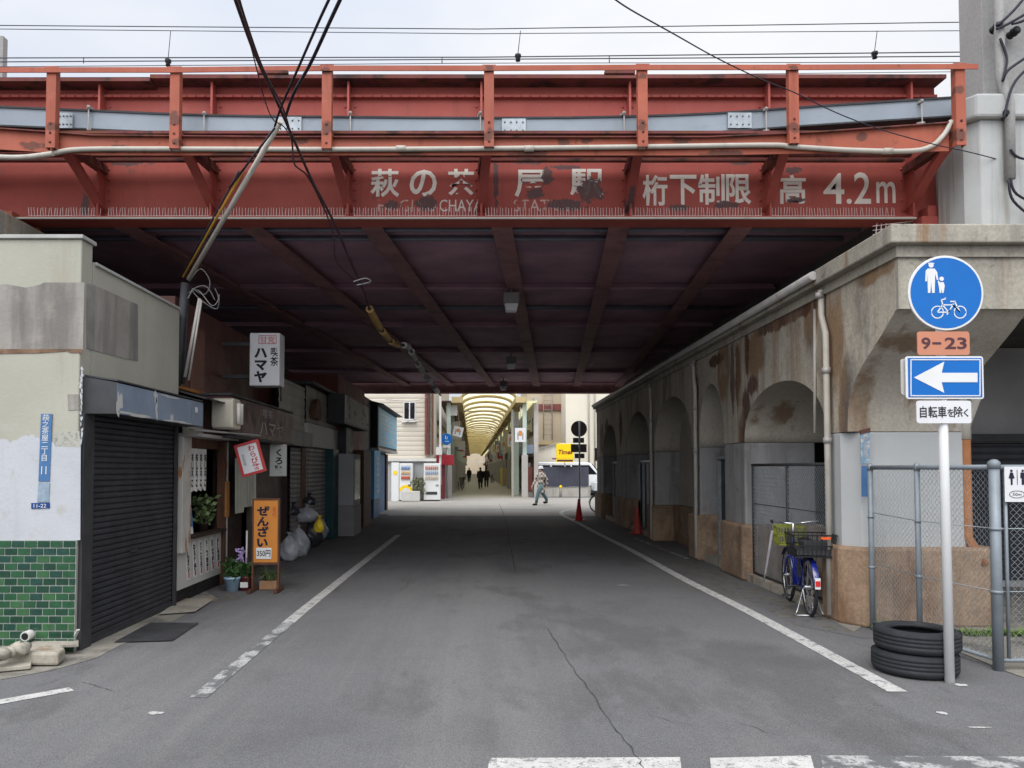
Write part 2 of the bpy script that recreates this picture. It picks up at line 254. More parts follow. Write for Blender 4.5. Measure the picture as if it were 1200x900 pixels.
m_hair = mat('dark_hair', (.015, .012, .011), .6, .2, 20)
m_coat_dark = mat('black_coat', (.016, .014, .018), .9, .15, 6)
m_trouser = mat('teal_trousers', (.09, .15, .16), .9, .1, 6)
m_trouser_dark = mat('dark_trousers', (.02, .02, .025), .9, .1, 6)
m_hat = mat('white_hat', (.56, .55, .55), .9, .06, 8)
m_bag_navy = mat('navy_backpack', (.02, .022, .04), .8, .1, 6)
m_maroon = mat('maroon_steel', (.17, .055, .045), .7, .2, 2)
m_redcloth = mat('red_awning_cloth', (.30, .025, .035), .85, .1, 3)
m_shop_brown = mat('shop_front_brown', (.24, .19, .16), .8, .3, .5)  # plain brown of some arcade shop shutters
m_teal_dark = mat('dark_teal_paint', (.010, .050, .055), .5, .15, 3)

def check_mat():                    # black-and-cream checked coat cloth
    m = bpy.data.materials.new('checked_cloth'); m.use_nodes = True; n = m.node_tree.nodes; l = m.node_tree.links
    tcn = n.new('ShaderNodeTexCoord'); c = n.new('ShaderNodeTexChecker'); c.inputs['Scale'].default_value = 9
    c.inputs[1].default_value = (.46, .42, .37, 1); c.inputs[2].default_value = (.10, .07, .06, 1)
    l.new(tcn.outputs['Object'], c.inputs[0]); l.new(c.outputs[0], n['Principled BSDF'].inputs['Base Color']); n['Principled BSDF'].inputs['Roughness'].default_value = .95
    return m
m_check = check_mat()
def roof_mat():                     # translucent yellow arcade sheet
    m = bpy.data.materials.new('yellow_translucent_sheet'); m.use_nodes = True; n = m.node_tree.nodes; l = m.node_tree.links
    out = n['Material Output']; d = n.new('ShaderNodeBsdfDiffuse'); t = n.new('ShaderNodeBsdfTranslucent'); x = n.new('ShaderNodeMixShader')
    nz = n.new('ShaderNodeTexNoise'); nz.inputs['Scale'].default_value = .7; g = n.new('ShaderNodeNewGeometry'); l.new(g.outputs['Position'], nz.inputs[0])
    mm = n.new('ShaderNodeMix'); mm.data_type = 'RGBA'; mm.inputs[6].default_value = (.84, .80, .54, 1); mm.inputs[7].default_value = (.92, .90, .74, 1); l.new(nz.outputs[0], mm.inputs[0])
    l.new(mm.outputs[2], d.inputs[0]); l.new(mm.outputs[2], t.inputs[0]); x.inputs[0].default_value = .74
    l.new(d.outputs[0], x.inputs[1]); l.new(t.outputs[0], x.inputs[2]); l.new(x.outputs[0], out.inputs[0]); return m
m_roof = roof_mat()

# ------------------------------------------------------------------ mesh builder
ORG = {}
class MB:
    def __init__(s): s.v = []; s.f = []; s.mi = []; s.sm = []; s.cur = 0
    def add(s, vs, fs, smooth=False):
        o = len(s.v); s.v += [Vector(x) for x in vs]
        for f in fs: s.f.append([i + o for i in f]); s.mi.append(s.cur); s.sm.append(smooth)
        return s
    def box(s, x0, x1, y0, y1, z0, z1):
        x0, x1 = min(x0, x1), max(x0, x1); y0, y1 = min(y0, y1), max(y0, y1); z0, z1 = min(z0, z1), max(z0, z1)
        return s.add([(x, y, z) for z in (z0, z1) for y in (y0, y1) for x in (x0, x1)],
                     [(0, 2, 3, 1), (4, 5, 7, 6), (0, 1, 5, 4), (2, 6, 7, 3), (0, 4, 6, 2), (1, 3, 7, 5)])
    def obox(s, c, u, v, w, hu, hv, hw):           # oriented box: centre, three unit axes, half sizes
        c = Vector(c); u = Vector(u) * hu; v = Vector(v) * hv; w = Vector(w) * hw
        return s.add([c + a * u + b * v + d * w for d in (-1, 1) for b in (-1, 1) for a in (-1, 1)],
                     [(0, 2, 3, 1), (4, 5, 7, 6), (0, 1, 5, 4), (2, 6, 7, 3), (0, 4, 6, 2), (1, 3, 7, 5)])
    def bar(s, a, b, wx, wz, up=(0, 0, 1)):        # rectangular bar from a to b
        a = Vector(a); b = Vector(b); d = (b - a); L = d.length; d.normalize(); up = Vector(up)
        if abs(d.dot(up)) > .98: up = Vector((0, 1, 0))
        sd = d.cross(up).normalized(); u2 = sd.cross(d).normalized()
        return s.obox((a + b) / 2, d, sd, u2, L / 2, wx / 2, wz / 2)
    def tube(s, pts, r, n=8, caps=True, smooth=True):
        pts = [Vector(p) for p in pts]; rs = r if hasattr(r, '__len__') else [r] * len(pts)
        vs = []; fs = []; prev = None
        for i, p in enumerate(pts):
            t = (pts[min(i + 1, len(pts) - 1)] - pts[max(i - 1, 0)]); t.normalize()
            if prev is None: a = Vector((0, 0, 1)) if abs(t.z) < .9 else Vector((1, 0, 0)); prev = (a - t * a.dot(t)).normalized()
            else: prev = (prev - t * prev.dot(t)).normalized()
            b = t.cross(prev)
            for k in range(n):
                an = 2 * math.pi * k / n; vs.append(p + (prev * math.cos(an) + b * math.sin(an)) * rs[i])
        for i in range(len(pts) - 1):
            for k in range(n):
                k2 = (k + 1) % n; fs.append((i * n + k, i * n + k2, (i + 1) * n + k2, (i + 1) * n + k))
        s.add(vs, fs, smooth)
        if caps:
            o = len(s.v) - len(vs)
            s.f.append([o + k for k in range(n)][::-1]); s.f.append([o + (len(pts) - 1) * n + k for k in range(n)]); s.mi += [s.cur] * 2; s.sm += [False] * 2
        return s
    def prism(s, poly, d):                          # planar polygon of 3D points pushed along d
        poly = [Vector(p) for p in poly]; d = Vector(d); n = len(poly)
        return s.add(poly + [p + d for p in poly], [tuple(range(n))[::-1], tuple(range(n, 2 * n))] + [(i, (i + 1) % n, n + (i + 1) % n, n + i) for i in range(n)])
    def quad(s, a, b, c, d): return s.add([a, b, c, d], [(0, 1, 2, 3)])
    def ell(s, c, rx, ry, rz, nu=16, nv=10, jit=0.0, M=None):
        vs = []; c = Vector(c)
        for j in range(nv + 1):
            th = math.pi * j / nv
            for i in range(nu):
                ph = 2 * math.pi * i / nu; k = 1 + (random.uniform(-jit, jit) if jit else 0)
                q = Vector((rx * math.sin(th) * math.cos(ph) * k, ry * math.sin(th) * math.sin(ph) * k, rz * math.cos(th) * k))
                vs.append(c + (M @ q if M else q))
        return s.add(vs, [(j * nu + i, (j + 1) * nu + i, (j + 1) * nu + (i + 1) % nu, j * nu + (i + 1) % nu) for j in range(nv) for i in range(nu)], True)
    def lathe(s, c, prof, n=20, axis='z', smooth=True, caps=True):
        c = Vector(c); vs = []
        for r, h in prof:
            for k in range(n):
                a = 2 * math.pi * k / n; x, y = r * math.cos(a), r * math.sin(a)
                vs.append(c + Vector({'z': (x, y, h), 'y': (x, h, -y), 'x': (h, x, y)}[axis]))
        fs = [(j * n + k, j * n + (k + 1) % n, (j + 1) * n + (k + 1) % n, (j + 1) * n + k) for j in range(len(prof) - 1) for k in range(n)]
        s.add(vs, fs, smooth); o = len(s.v) - len(vs)
        if caps: s.f += [[o + k for k in range(n)][::-1], [o + (len(prof) - 1) * n + k for k in range(n)]]; s.mi += [s.cur] * 2; s.sm += [False] * 2
        return s
    def torus(s, c, Rr, r, axis='z', n=28, m=10, sq=1.0):
        c = Vector(c); vs = []
        for i in range(n):
            a = 2 * math.pi * i / n
            for j in range(m):
                b = 2 * math.pi * j / m; rr = Rr + r * math.cos(b); h = r * sq * math.sin(b); x, y = rr * math.cos(a), rr * math.sin(a)
                vs.append(c + Vector({'z': (x, y, h), 'y': (x, h, y), 'x': (h, x, y)}[axis]))
        return s.add(vs, [(i * m + j, ((i + 1) % n) * m + j, ((i + 1) % n) * m + (j + 1) % m, i * m + (j + 1) % m) for i in range(n) for j in range(m)], True)
    def map(s, fn): s.v = [Vector(fn(p)) for p in s.v]; return s
    def build(s, name, mats, parent=None, bevel=0.0, local=False, label=None):
        me = bpy.data.meshes.new(name); o = bpy.data.objects.new(name, me); COL.objects.link(o)
        off = Vector((0, 0, 0))
        if parent is not None:
            o.parent = parent
            if not local: off = ORG.get(parent.name, off)
        ORG[o.name] = off
        me.from_pydata([tuple(p - off) for p in s.v], [], s.f)
        for m in (mats if isinstance(mats, (list, tuple)) else [mats]): me.materials.append(m)
        me.polygons.foreach_set('material_index', s.mi); me.polygons.foreach_set('use_smooth', s.sm)
        bm = bmesh.new(); bm.from_mesh(me); bmesh.ops.recalc_face_normals(bm, faces=bm.faces); bm.to_mesh(me); bm.free(); me.update()
        if bevel:
            b = o.modifiers.new('edge', 'BEVEL'); b.width = bevel; b.segments = 2; b.limit_method = 'ANGLE'; b.angle_limit = R(40)
        if label: o['label'] = label
        return o
def tag(o, label, cat, group=None, kind=None):
    o['label'] = label; o['category'] = cat
    if group: o['group'] = group
    if kind: o['kind'] = kind
    return o
def thing(name, label, cat, loc=(0, 0, 0), rz=0.0, group=None):
    o = bpy.data.objects.new(name, None); COL.objects.link(o); o.empty_display_size = .1
    o.location = loc; o.rotation_euler = (0, 0, rz); ORG[o.name] = Vector(loc)
    return tag(o, label, cat, group)
def one(mb, name, m, label, cat, group=None, bevel=0.0):   # a thing that is a single mesh, origin at its base
    c = sum(mb.v, Vector()) / len(mb.v); c.z = min(p.z for p in mb.v)
    o = MB.build(mb.map(lambda p: p - c), name, m, None, bevel); o.location = c; ORG[o.name] = c
    return tag(o, label, cat, group)
def structure(mb, name, m, **k):
    o = mb.build(name, m, **k); o['kind'] = 'structure'; return o
def kids(o): return [c for c in bpy.data.objects if c.parent == o]
def dup(o, loc=None, rz=None, label=None, parent=None):
    c = o.copy(); COL.objects.link(c)
    if parent is not None: c.parent = parent
    if loc is not None: c.location = loc
    if rz is not None: c.rotation_euler = (0, 0, rz)
    if label: c['label'] = label
    for k in kids(o): dup(k, parent=c)
    return c
def text(body, parent, m, c, right, up, w, h, name='lettering', bold=.0, depth=.003, lean=0.0, local=False, spacing=1.0, line=1.0, base=None):
    cu = bpy.data.curves.new('t', 'FONT'); cu.body = body; cu.offset = bold; cu.resolution_u = 3; cu.align_x = 'CENTER'; cu.space_character = spacing; cu.space_line = line
    to = bpy.data.objects.new('t', cu); COL.objects.link(to)
    me = bpy.data.meshes.new_from_object(to.evaluated_get(bpy.context.evaluated_depsgraph_get()))
    vs = [q.co.copy() for q in me.vertices]; fs = [tuple(p.vertices) for p in me.polygons]
    bpy.data.objects.remove(to); bpy.data.curves.remove(cu); bpy.data.meshes.remove(me)
    x0, x1 = min(q.x for q in vs), max(q.x for q in vs); y0, y1 = min(q.y for q in vs), max(q.y for q in vs)
    right = Vector(right).normalized(); up = Vector(up).normalized(); nrm = right.cross(up); c = Vector(c)
    mb = MB(); mb.add([c + right * (((q.x - x0) / max(1e-6, x1 - x0) - .5) * w + lean * ((q.y - y0) / max(1e-6, y1 - y0) - .5) * h) + up * (((q.y - y0) / max(1e-6, y1 - y0) - .5) * h) + nrm * depth for q in vs], fs)
    if base is not None: base.add(mb.v, mb.f); return base
    return mb.build(name, m, parent, local=local)
def blob(mb, c, right, up, rx, ry, n=22, jag=.35, depth=.005):
    c = Vector(c); right = Vector(right).normalized(); up = Vector(up).normalized(); nr = right.cross(up); c = c + nr * depth
    ph = [random.uniform(0, 6.28) for _ in range(4)]
    pts = []
    for k in range(n):
        a = 2 * math.pi * k / n; f = 1 + jag * (.5 * math.sin(2 * a + ph[0]) + .4 * math.sin(3 * a + ph[1]) + .3 * math.sin(5 * a + ph[2]) + random.uniform(-.35, .35))
        pts.append(c + right * rx * f * math.cos(a) + up * ry * f * math.sin(a))
    mb.add([c] + pts, [(0, k + 1, (k + 1) % n + 1) for k in range(n)]); return mb
XP, YP, ZP = Vector((1, 0, 0)), Vector((0, 1, 0)), Vector((0, 0, 1))
def shutter(mb, a, b, z0, z1, pitch=.075, d=.012, out=None):     # corrugated slats between plan points a and b
    a = Vector((a[0], a[1], 0)); b = Vector((b[0], b[1], 0)); t = (b - a).normalized(); n = Vector(out).normalized()
    prof = []; z = z0
    while z < z1 - 1e-4:
        zt = min(z1, z + pitch); prof += [(d * .15, z), (d, z + (zt - z) * .25), (d, z + (zt - z) * .7), (d * .15, zt - .006 if zt - .006 > z else zt), (-d * .3, zt - .002)]; z = zt
    vs = []
    for p in (a, b): vs += [p + n * q + ZP * h for q, h in prof]
    k = len(prof); mb.add(vs, [(i, i + 1, k + i + 1, k + i) for i in range(k - 1)]); return mb
def chainlink(mb, a, b, z0, z1, pitch=.055, r=.0021):
    a = Vector((a[0], a[1], 0)); b = Vector((b[0], b[1], 0)); L = (b - a).length; t = (b - a).normalized(); n = int(L / pitch); wv = L / n; m = int((z1 - z0) / pitch); hv = (z1 - z0) / m
    nr = t.cross(ZP)
    for i in range(n):
        mb.tube([a + t * wv * (i + ((k + i) % 2)) + ZP * (z0 + k * hv) + nr * (.002 if (k + i) % 2 else -.002) for k in range(m + 1)], r, 3, False, True)
    return mb
def sagline(a, b, sag, n=24):
    a = Vector(a); b = Vector(b); return [a.lerp(b, i / n) - ZP * sag * 4 * (i / n) * (1 - i / n) for i in range(n + 1)]
def smooth_path(pts, k=6):
    pts = [Vector(p) for p in pts]; out = []
    for i in range(len(pts) - 1):
        p0, p1, p2, p3 = pts[max(0, i - 1)], pts[i], pts[i + 1], pts[min(len(pts) - 1, i + 2)]
        for j in range(k):
            t = j / k; out.append(.5 * ((2 * p1) + (p2 - p0) * t + (2 * p0 - 5 * p1 + 4 * p2 - p3) * t * t + (3 * p1 - p0 - 3 * p2 + p3) * t ** 3))
    return out + [pts[-1]]
def leaves(mb, c, n, rx, rz, L=.09, wd=.03, up=.3):
    c = Vector(c)
    for _ in range(n):
        d = Vector((random.gauss(0, 1), random.gauss(0, 1), random.gauss(up, .8))).normalized()
        p = c + Vector((random.uniform(-rx, rx), random.uniform(-rx, rx), random.uniform(0, rz)))
        s_ = d.cross(Vector((random.random(), random.random(), .3))).normalized() * wd; l = L * random.uniform(.6, 1.2)
        mb.add([p, p + d * l * .5 + s_, p + d * l, p + d * l * .5 - s_], [(0, 1, 2, 3)])
    return mb
def blades(mb, c, n, L, droop=.8, wd=.012, spread=.02):
    c = Vector(c)
    for _ in range(n):
        a = random.uniform(0, 6.28); d = Vector((math.cos(a), math.sin(a), 0)); sd = Vector((-d.y, d.x, 0)) * wd; l = L * random.uniform(.6, 1.1); q = random.uniform(.4, 1) * droop
        p0 = c + d * random.uniform(0, spread); pts = [p0 + d * l * q * t * .9 + ZP * l * (t * (1.05) - q * 1.05 * t * t) for t in (0, .3, .6, 1)]
        ws = (1, .95, .7, .05); vs = []
        for p, f in zip(pts, ws): vs += [p - sd * f, p + sd * f]
        mb.add(vs, [(0, 1, 3, 2), (2, 3, 5, 4), (4, 5, 7, 6)])
    return mb
# ================================================================== GROUND
g = MB(); g.quad((-250, -120, 0), (250, -120, 0), (250, 420, 0), (-250, 420, 0)); structure(g, 'ground', m_asphalt)
def sheet(name, pts, m, z): 
    g = MB(); g.add([(p[0], p[1], z) for p in pts], [tuple(range(len(pts)))]); return structure(g, name, m)
def strip(name, cl, wd, m, z=.004):               # a painted line of even width along ground points
    cl = [Vector((p[0], p[1], 0)) for p in cl]; g = MB(); vs = []
    for i, p in enumerate(cl):
        t = (cl[min(i + 1, len(cl) - 1)] - cl[max(i - 1, 0)]).normalized(); s_ = Vector((t.y, -t.x, 0)) * wd / 2; vs += [p - s_ + ZP * z, p + s_ + ZP * z]
    g.add(vs, [(2 * i, 2 * i + 1, 2 * i + 3, 2 * i + 2) for i in range(len(cl) - 1)]); return structure(g, name, m)
strip('road_line', [G(338, 730), G(352, 718), G(408, 673), G(467, 627)], .13, m_line)
strip('road_line', [G(232, 818), G(280, 778), G(338, 730)], .125, m_line_worn)
strip('road_line', smooth_path([G(1052, 811), G(930, 745), G(868, 712), G(800, 678), G(740, 645), G(700, 625), G(672, 610), G(660, 604), G(658, 600), G(668, 597), G(690, 595)]), .14, m_line)
strip('road_line', [G(-60, 834), G(0, 823), G(84, 808)], .12, m_line)
strip('road_line', [G(745, 631), G(775, 643), G(806, 655)], .07, m_line_worn)
sheet('stop_line', [G(574, 889), G(797, 888), G(802, 930), G(566, 930)], m_line, .004)
sheet('stop_line', [G(832, 889), G(950, 886), G(962, 930), G(836, 930)], m_line, .004)
sheet('stop_line', [G(962, 886), G(1320, 888), G(1340, 915), G(965, 915)], m_line_worn, .004)
for px, py, a, b in ((182, 836, .05, .035), (1104, 836, .035, .03), (1148, 853, .075, .012), (1126, 803, .05, .03), (730, 686, .08, .02)):
    g = MB(); c = G(px, py); blob(g, c, XP, YP, a, b, 12, .3, .004); structure(g, 'paint_fleck', m_line)
def crack(pts, wd=.018):
    cl = smooth_path([G(*p) for p in pts], 7); g = MB(); vs = []
    for p in cl:
        j = random.uniform(-.012, .012); k = wd * random.uniform(.3, 1.1); vs += [(p.x + j - k / 2, p.y, .0045), (p.x + j + k / 2, p.y, .0045)]
    g.add(vs, [(2 * i, 2 * i + 1, 2 * i + 3, 2 * i + 2) for i in range(len(cl) - 1)]); structure(g, 'road_crack', m_crack)
crack([(643, 737), (655, 758), (680, 795), (705, 830), (728, 862), (750, 892), (757, 915)], .010)
crack([(900, 860), (860, 846), (812, 851), (760, 838)], .005)
crack([(560, 742), (610, 738), (643, 737)], .005)
crack([(585, 590), (592, 608), (598, 640), (604, 670)], .02)
crack([(130, 810), (110, 803), (96, 800)], .012)
# pale concrete verge along the left buildings, and arcade paving beyond
sheet('verge', [G(-120, 815), G(0, 797), G(60, 786), G(112, 772), G(140, 757), G(170, 744), G(214, 722), G(256, 702), G(235, 690), G(120, 730), G(0, 745), G(-150, 760)], m_concrete_ground, .0035)
sheet('doormat', [G(133, 754), G(202, 752), G(233, 731), G(176, 731)], m_darkmetal, .012)
sheet('doorstep', [G(186, 722), G(228, 719), G(252, 703), G(212, 703)], m_conc_clean, .02)
sheet('verge', [G(1000, 741), G(1018, 730), (4.25, 8.0), (4.16, 6.1), G(1215, 800), (9, 6.2), (9, 12), (3.95, 12), (3.72, 8.1)], m_concrete_ground, .006)
m_grit = mat('gutter_grit', (.115, .105, .09), .95, .3, 6, bump=.5, bsc=60, fine=.4, fsc=120, layers=[dict(col=(.112, .11, .112), sc=(5, 3, 1), lo=.44, hi=.52, amt=.95), dict(col=(.05, .045, .04), sc=9, lo=.58, hi=.66, amt=.8)])
sheet('gutter_grit', [(3.25, 7.9), (3.62, 7.3), (3.9, 7.3), (3.74, 8.0), (3.76, 12), (3.9, 25.5), (3.55, 25.5), (3.45, 16), (3.3, 10.5)], m_grit, .0025)
sheet('gutter_grit', [(-3.5, 9.0), (-2.95, 9.4), (-2.9, 11), (-3.05, 14), (-3.0, 20), (-3.1, 27), (-3.55, 27), (-3.55, 9.1)], m_grit, .0025)
sheet('arcade_paving', [(-1.9, 42.2), (2.9, 42.2), (2.0, 230), (-2.6, 230)], m_arcade_floor, .004)
# cross street beyond the bridge: pale worn concrete paving
sheet('cross_street', [(-40, 27.0), (4.2, 26.0), (60, 27.5), (60, 42.2), (-40, 42.2)], mat('pale_asphalt', (.27, .255, .23), .9, .1, .5, fine=.2, fsc=60, bump=.3, bsc=100), .002)
strip('gutter_line', [G(560, 597), G(630, 597)], .10, m_crack, .004)

# ================================================================== RAILWAY BRIDGE
YW, YPST = 9.0, 8.0                  # web plane, walkway post plane
br = thing('railway_bridge', 'red steel girder railway bridge spanning the street with white lettering and a post-and-rail walkway', 'bridge', (0, YW, 4.5))
zb = P(560, 261, YW).z; zt = P(560, 100, YW).z
xl, xr = P(-260, 260, YW).x, P(1098, 260, YW).x
xlg = P(20, 260, YW).x; xrg = P(1062, 260, YW).x
b = MB(); b.box(xlg, xrg, YW - .16, YW + .18, zb, zb + .03); b.box(xlg, xrg, YW - .02, YW, zb + .03, zb + .10); b.build('bottom_flange', m_red, br)
b = MB(); xs = P(185, 99, YW).x; xe = P(1096, 99, YW).x
b.box(xs, xe, YW - .22, YW + .2, zt - .025, zt + .02); b.box(xl, xs - .002, YW - .22, YW + .2, zt - .06, zt - .02); b.build('top_flange', m_red_dark, br)
b = MB(); b.box(xl, xr, YW - .06, YW - .001, zt - .17, zt - .14); b.build('flange_angle', m_red, br)
PXS = [-70, 122, 252, 410, 564, 736, 897, 1062]
b = MB(); b.box(xl, xr, YW, YW + .03, zb + .03, zt - .025)
for px in PXS:
    x = P(px, 200, YW).x
    for k in range(11):
        for sx in (-.06, .06): b.lathe((x + sx, YW - .001, zb + .14 + k * .125), [(.015, 0), (.013, -.008), (.005, -.012)], 6, 'y')
k = int((xr - xl) / .11)
for i in range(k): b.lathe((xl + i * .11, YW - .021, zb + .075), [(.013, 0), (.011, -.007), (.004, -.010)], 6, 'y'); b.lathe((xl + i * .11, YW - .061, zt - .155), [(.012, 0), (.010, -.007), (.004, -.010)], 6, 'y')
b.build('girder_web', m_red, br)
for px in PXS:
    x = P(px, 200, YW).x; b = MB(); b.box(x - .012, x + .012, YW - .15, YW - .002, zb + .032, zt - .027); b.build('stiffener', m_red, br)
# walkway: deck plate, edge beam, posts, knee braces, hand rail
zd = P(560, 181, YPST).z
b = MB()
for k in range(6): b.box(xl, P(1112, 170, YPST).x, YPST + .10 + k * .145, YPST + .165 + k * .145, 5.185, 5.215)
b.build('walkway_deck', m_red_dark, br)
top = [(-260, 142), (-80, 148), (0, 152), (60, 156), (110, 160), (330, 162), (830, 162), (960, 156), (1112, 145)]
bot = [(1112, 177), (930, 180), (830, 182), (330, 182), (110, 182), (0, 175), (-260, 170)]
b = MB(); b.prism([P(x, y, YPST + .06) for x, y in top + bot], (0, .012, 0)); b.build('walkway_edge_beam', m_red_light, br)
b = MB(); prev = None
for x, y in top:
    p = P(x, y, YPST + .06)
    if prev is not None: b.bar(prev, p, .09, .012)
    prev = p
b.build('edge_beam_lip', m_red_dark, br)
POSTS = [(-130, 82, 176), (63, 82, 175), (207, 82, 176), (384, 80, 176), (573, 80, 174), (752, 79, 174), (928, 79, 170), (1122, 78, 172)]
for px, y0, y1 in POSTS:
    a = P(px, y0, YPST); c = P(px, y1, YPST); wx = .052
    b = MB(); b.box(a.x - wx, a.x + wx, YPST - .045, YPST - .033, c.z, a.z); b.box(a.x + wx - .01, a.x + wx, YPST - .032, YPST + .04, c.z, a.z); b.box(a.x - wx, a.x - wx + .01, YPST - .032, YPST + .04, c.z, a.z)
    b.box(a.x - wx - .02, a.x + wx + .02, YPST - .05, YPST + .05, a.z + .001, a.z + .015)
    b.build('walkway_post', m_red_light, br, bevel=.004)
    # knee brace from the post foot back and down to the web
    tp = Vector((a.x, YPST + .02, c.z + .1)); bt = Vector((P(PXS[POSTS.index((px, y0, y1))], 240, YW).x, YW - .03, zb + .13))
    n_ = 9; vs = []
    d = MB(); cv = []
    for i in range(n_ + 1):
        t = i / n_; q = tp.lerp(bt, t); q.z += .10 * math.sin(math.pi * t) * (1 - t); cv.append(q)
    for i in range(n_): d.bar(cv[i], cv[i + 1], .10, .016); 
    for i in range(n_): d.bar(cv[i] + ZP * .06, cv[i + 1] + ZP * .06, .014, .11)
    d.build('knee_brace', m_red, br)
    for k_ in (.06, .16, .26): d = MB(); d.lathe((a.x, YPST - .046, c.z + k_), [(.013, 0), (.013, -.006), (.007, -.010)], 8, 'y'); d.build('bolt', m_red_dark, br)
    d = MB(); d.bar(Vector((a.x, YPST + .03, 5.13)), Vector((bt.x, YW - .01, 5.13)), .09, .09); d.build('bracket_arm', m_red_dark, br)
b = MB(); pr = None
for x, y in ((-260, 83), (0, 82), (207, 82), (384, 80), (573, 80), (752, 79), (928, 79), (1146, 78)):
    p = P(x, y, YPST - .06)
    if pr is not None: b.bar(pr, p, .012, .055); b.bar(pr + Vector((0, .03, .024)), p + Vector((0, .03, .024)), .06, .008)
    pr = p
b.build('handrail', m_red_light, br)
for x in (320, 726): 
    p = P(x, 85, YPST - .05); b = MB(); b.box(p.x - .16, p.x + .16, p.y - .03, p.y + .02, p.z - .02, p.z + .01); b.build('rail_splice', m_red_dark, br)
# grey cable trough with splice plates and hangers
TT = [(-260, 118), (-80, 122), (0, 125), (110, 129.5), (250, 135), (420, 137), (573, 138), (700, 137), (830, 133), (960, 124), (1116, 114)]
YT = 8.3; cv = smooth_path([P(x, y, YT) for x, y in TT], 4)
def ribbon(cv, h0, h1, y0, y1):
    m_ = MB(); vs = []
    for p in cv: vs += [(p.x, y0, p.z + h0), (p.x, y1, p.z + h0), (p.x, y1, p.z + h1), (p.x, y0, p.z + h1)]
    n = len(cv); m_.add(vs, [(i * 4 + k, i * 4 + (k + 1) % 4, i * 4 + 4 + (k + 1) % 4, i * 4 + 4 + k) for i in range(n - 1) for k in range(4)] + [(0, 1, 2, 3), ((n - 1) * 4 + 3, (n - 1) * 4 + 2, (n - 1) * 4 + 1, (n - 1) * 4)])
    return m_
tr = ribbon(cv, -.205, 0, YT, YT + .22).build('cable_trough', m_trough, br)
ribbon(cv, -.016, .006, YT - .014, YT - .002).build('trough_lip', m_darkmetal, tr)
ribbon(cv, -.225, -.207, YT - .02, YT + .2).build('trough_base', m_darkmetal, tr)
for px, wd in ((78, .16), (340, .26), (602, .26), (866, .26)):
    y = 131 if px < 100 else 136 if px < 400 else 138 if px < 700 else 131
    p = P(px, y, YT); b = MB(); b.box(p.x - wd / 2, p.x + wd / 2, YT - .024, YT - .016, p.z - .19, p.z - .02)
    pl = b.build('splice_plate', m_galv, tr)
    for i in (-.38, -.12, .12, .38):
        for k in (-.06, -.15): b = MB(); b.lathe((p.x + wd * i, YT - .026, p.z + k), [(.009, 0), (.009, -.008), (.005, -.012)], 8, 'y'); b.build('bolt', m_ink_grey, pl)
for px in (105, 240, 411, 563, 731, 897, 1079):
    y = 128 + (px > 200) * 7 - (px > 850) * 5 - (px > 1000) * 9
    p = P(px, y, YT - .03); b = MB(); b.bar(p + Vector((-.03, .25, .06)), p + Vector((0, -.03, .01)), .035, .03); b.bar(p + Vector((-.02, .04, -.21)), p + Vector((.02, -.03, -.23)), .03, .025)
    b.tube([p + Vector((0, -.02, .02)), p + Vector((0, -.02, -.40))], .008, 6); b.lathe(p + Vector((0, -.02, -.25)), [(.018, 0), (.018, .03)], 6); b.lathe(p + Vector((0, -.02, .0)), [(.018, 0), (.018, .03)], 6)
    b.build('trough_hanger', m_conduit, br)
# cream conduit along the edge beam
cp = [P(x, y, YPST - .02) for x, y in ((-260, 186), (-30, 181), (0, 184), (30, 184), (62, 180))]
cp2 = [P(x, y, YPST + .03) for x, y in ((62, 180), (95, 175), (200, 174.5), (384, 175), (573, 174), (752, 172), (900, 170), (930, 172), (1000, 176), (1064, 177), (1090, 172), (1106, 158), (1115, 142))]
b = MB(); b.tube(smooth_path(cp), .028, 8); b.tube(smooth_path(cp2, 8), .027, 8); b.build('conduit', m_pipe, br)
for px in (470, 620, 1040): p = P(px, 174 + (px > 900) * 3, YPST + .03); b = MB(); b.tube([p - XP * .05, p + XP * .05], .034, 8); b.build('conduit_coupling', m_pipe, br)
# bird spikes along the bottom flange
for i in range(len(PXS) - 1):
    a, c = P(PXS[i], 250, YW - .13).x + .05, P(PXS[i + 1], 250, YW - .13).x - .05
    a = max(a, P(34, 250, YW - .13).x); c = min(c, P(1048, 250, YW - .13).x)
    if c <= a: continue
    b = MB(); n = int((c - a) / .033); b.box(a, c, YW - .148, YW - .115, zb + .031, zb + .037)
    for k in range(n + 1):
        x = a + (c - a) * k / n + random.uniform(-.003, .003); b.tube([(x, YW - .13, zb + .035), (x + random.uniform(-.004, .004), YW - .13 + random.uniform(-.02, .02), zb + .135)], .0040, 3, False)
    b.build('bird_spikes', m_spike, br)
# lettering on the web
LT = [('萩', 434, 468, 198, 231), ('の', 480, 512, 199, 231), ('茶', 524, 557, 198, 230), ('屋', 603, 640, 199, 231), ('駅', 668, 707, 198, 231),
      ('桁', 753, 782, 205, 241), ('下', 785, 816, 205, 240), ('制', 818, 849, 204, 240), ('限', 851, 880, 204, 240), ('高', 913, 944, 205, 239)]
for ch, a, c, t, bb in LT:
    p0, p1 = P(a, bb, YW), P(c, t, YW); text(ch, br, m_letter, ((p0.x + p1.x) / 2, YW, (p0.z + p1.z) / 2), XP, ZP, p1.x - p0.x, p1.z - p0.z, bold=.022)
for ch, a, c, t, bb in (('4', 965, 989, 203, 239), ('.', 992, 998, 233, 239), ('2', 1001, 1020, 202, 239), ('m', 1027, 1049, 213, 238)):
    p0, p1 = P(a, bb, YW), P(c, t, YW); text(ch, br, m_letter, ((p0.x + p1.x) / 2, YW, (p0.z + p1.z) / 2), XP, ZP, p1.x - p0.x, p1.z - p0.z, bold=.01)
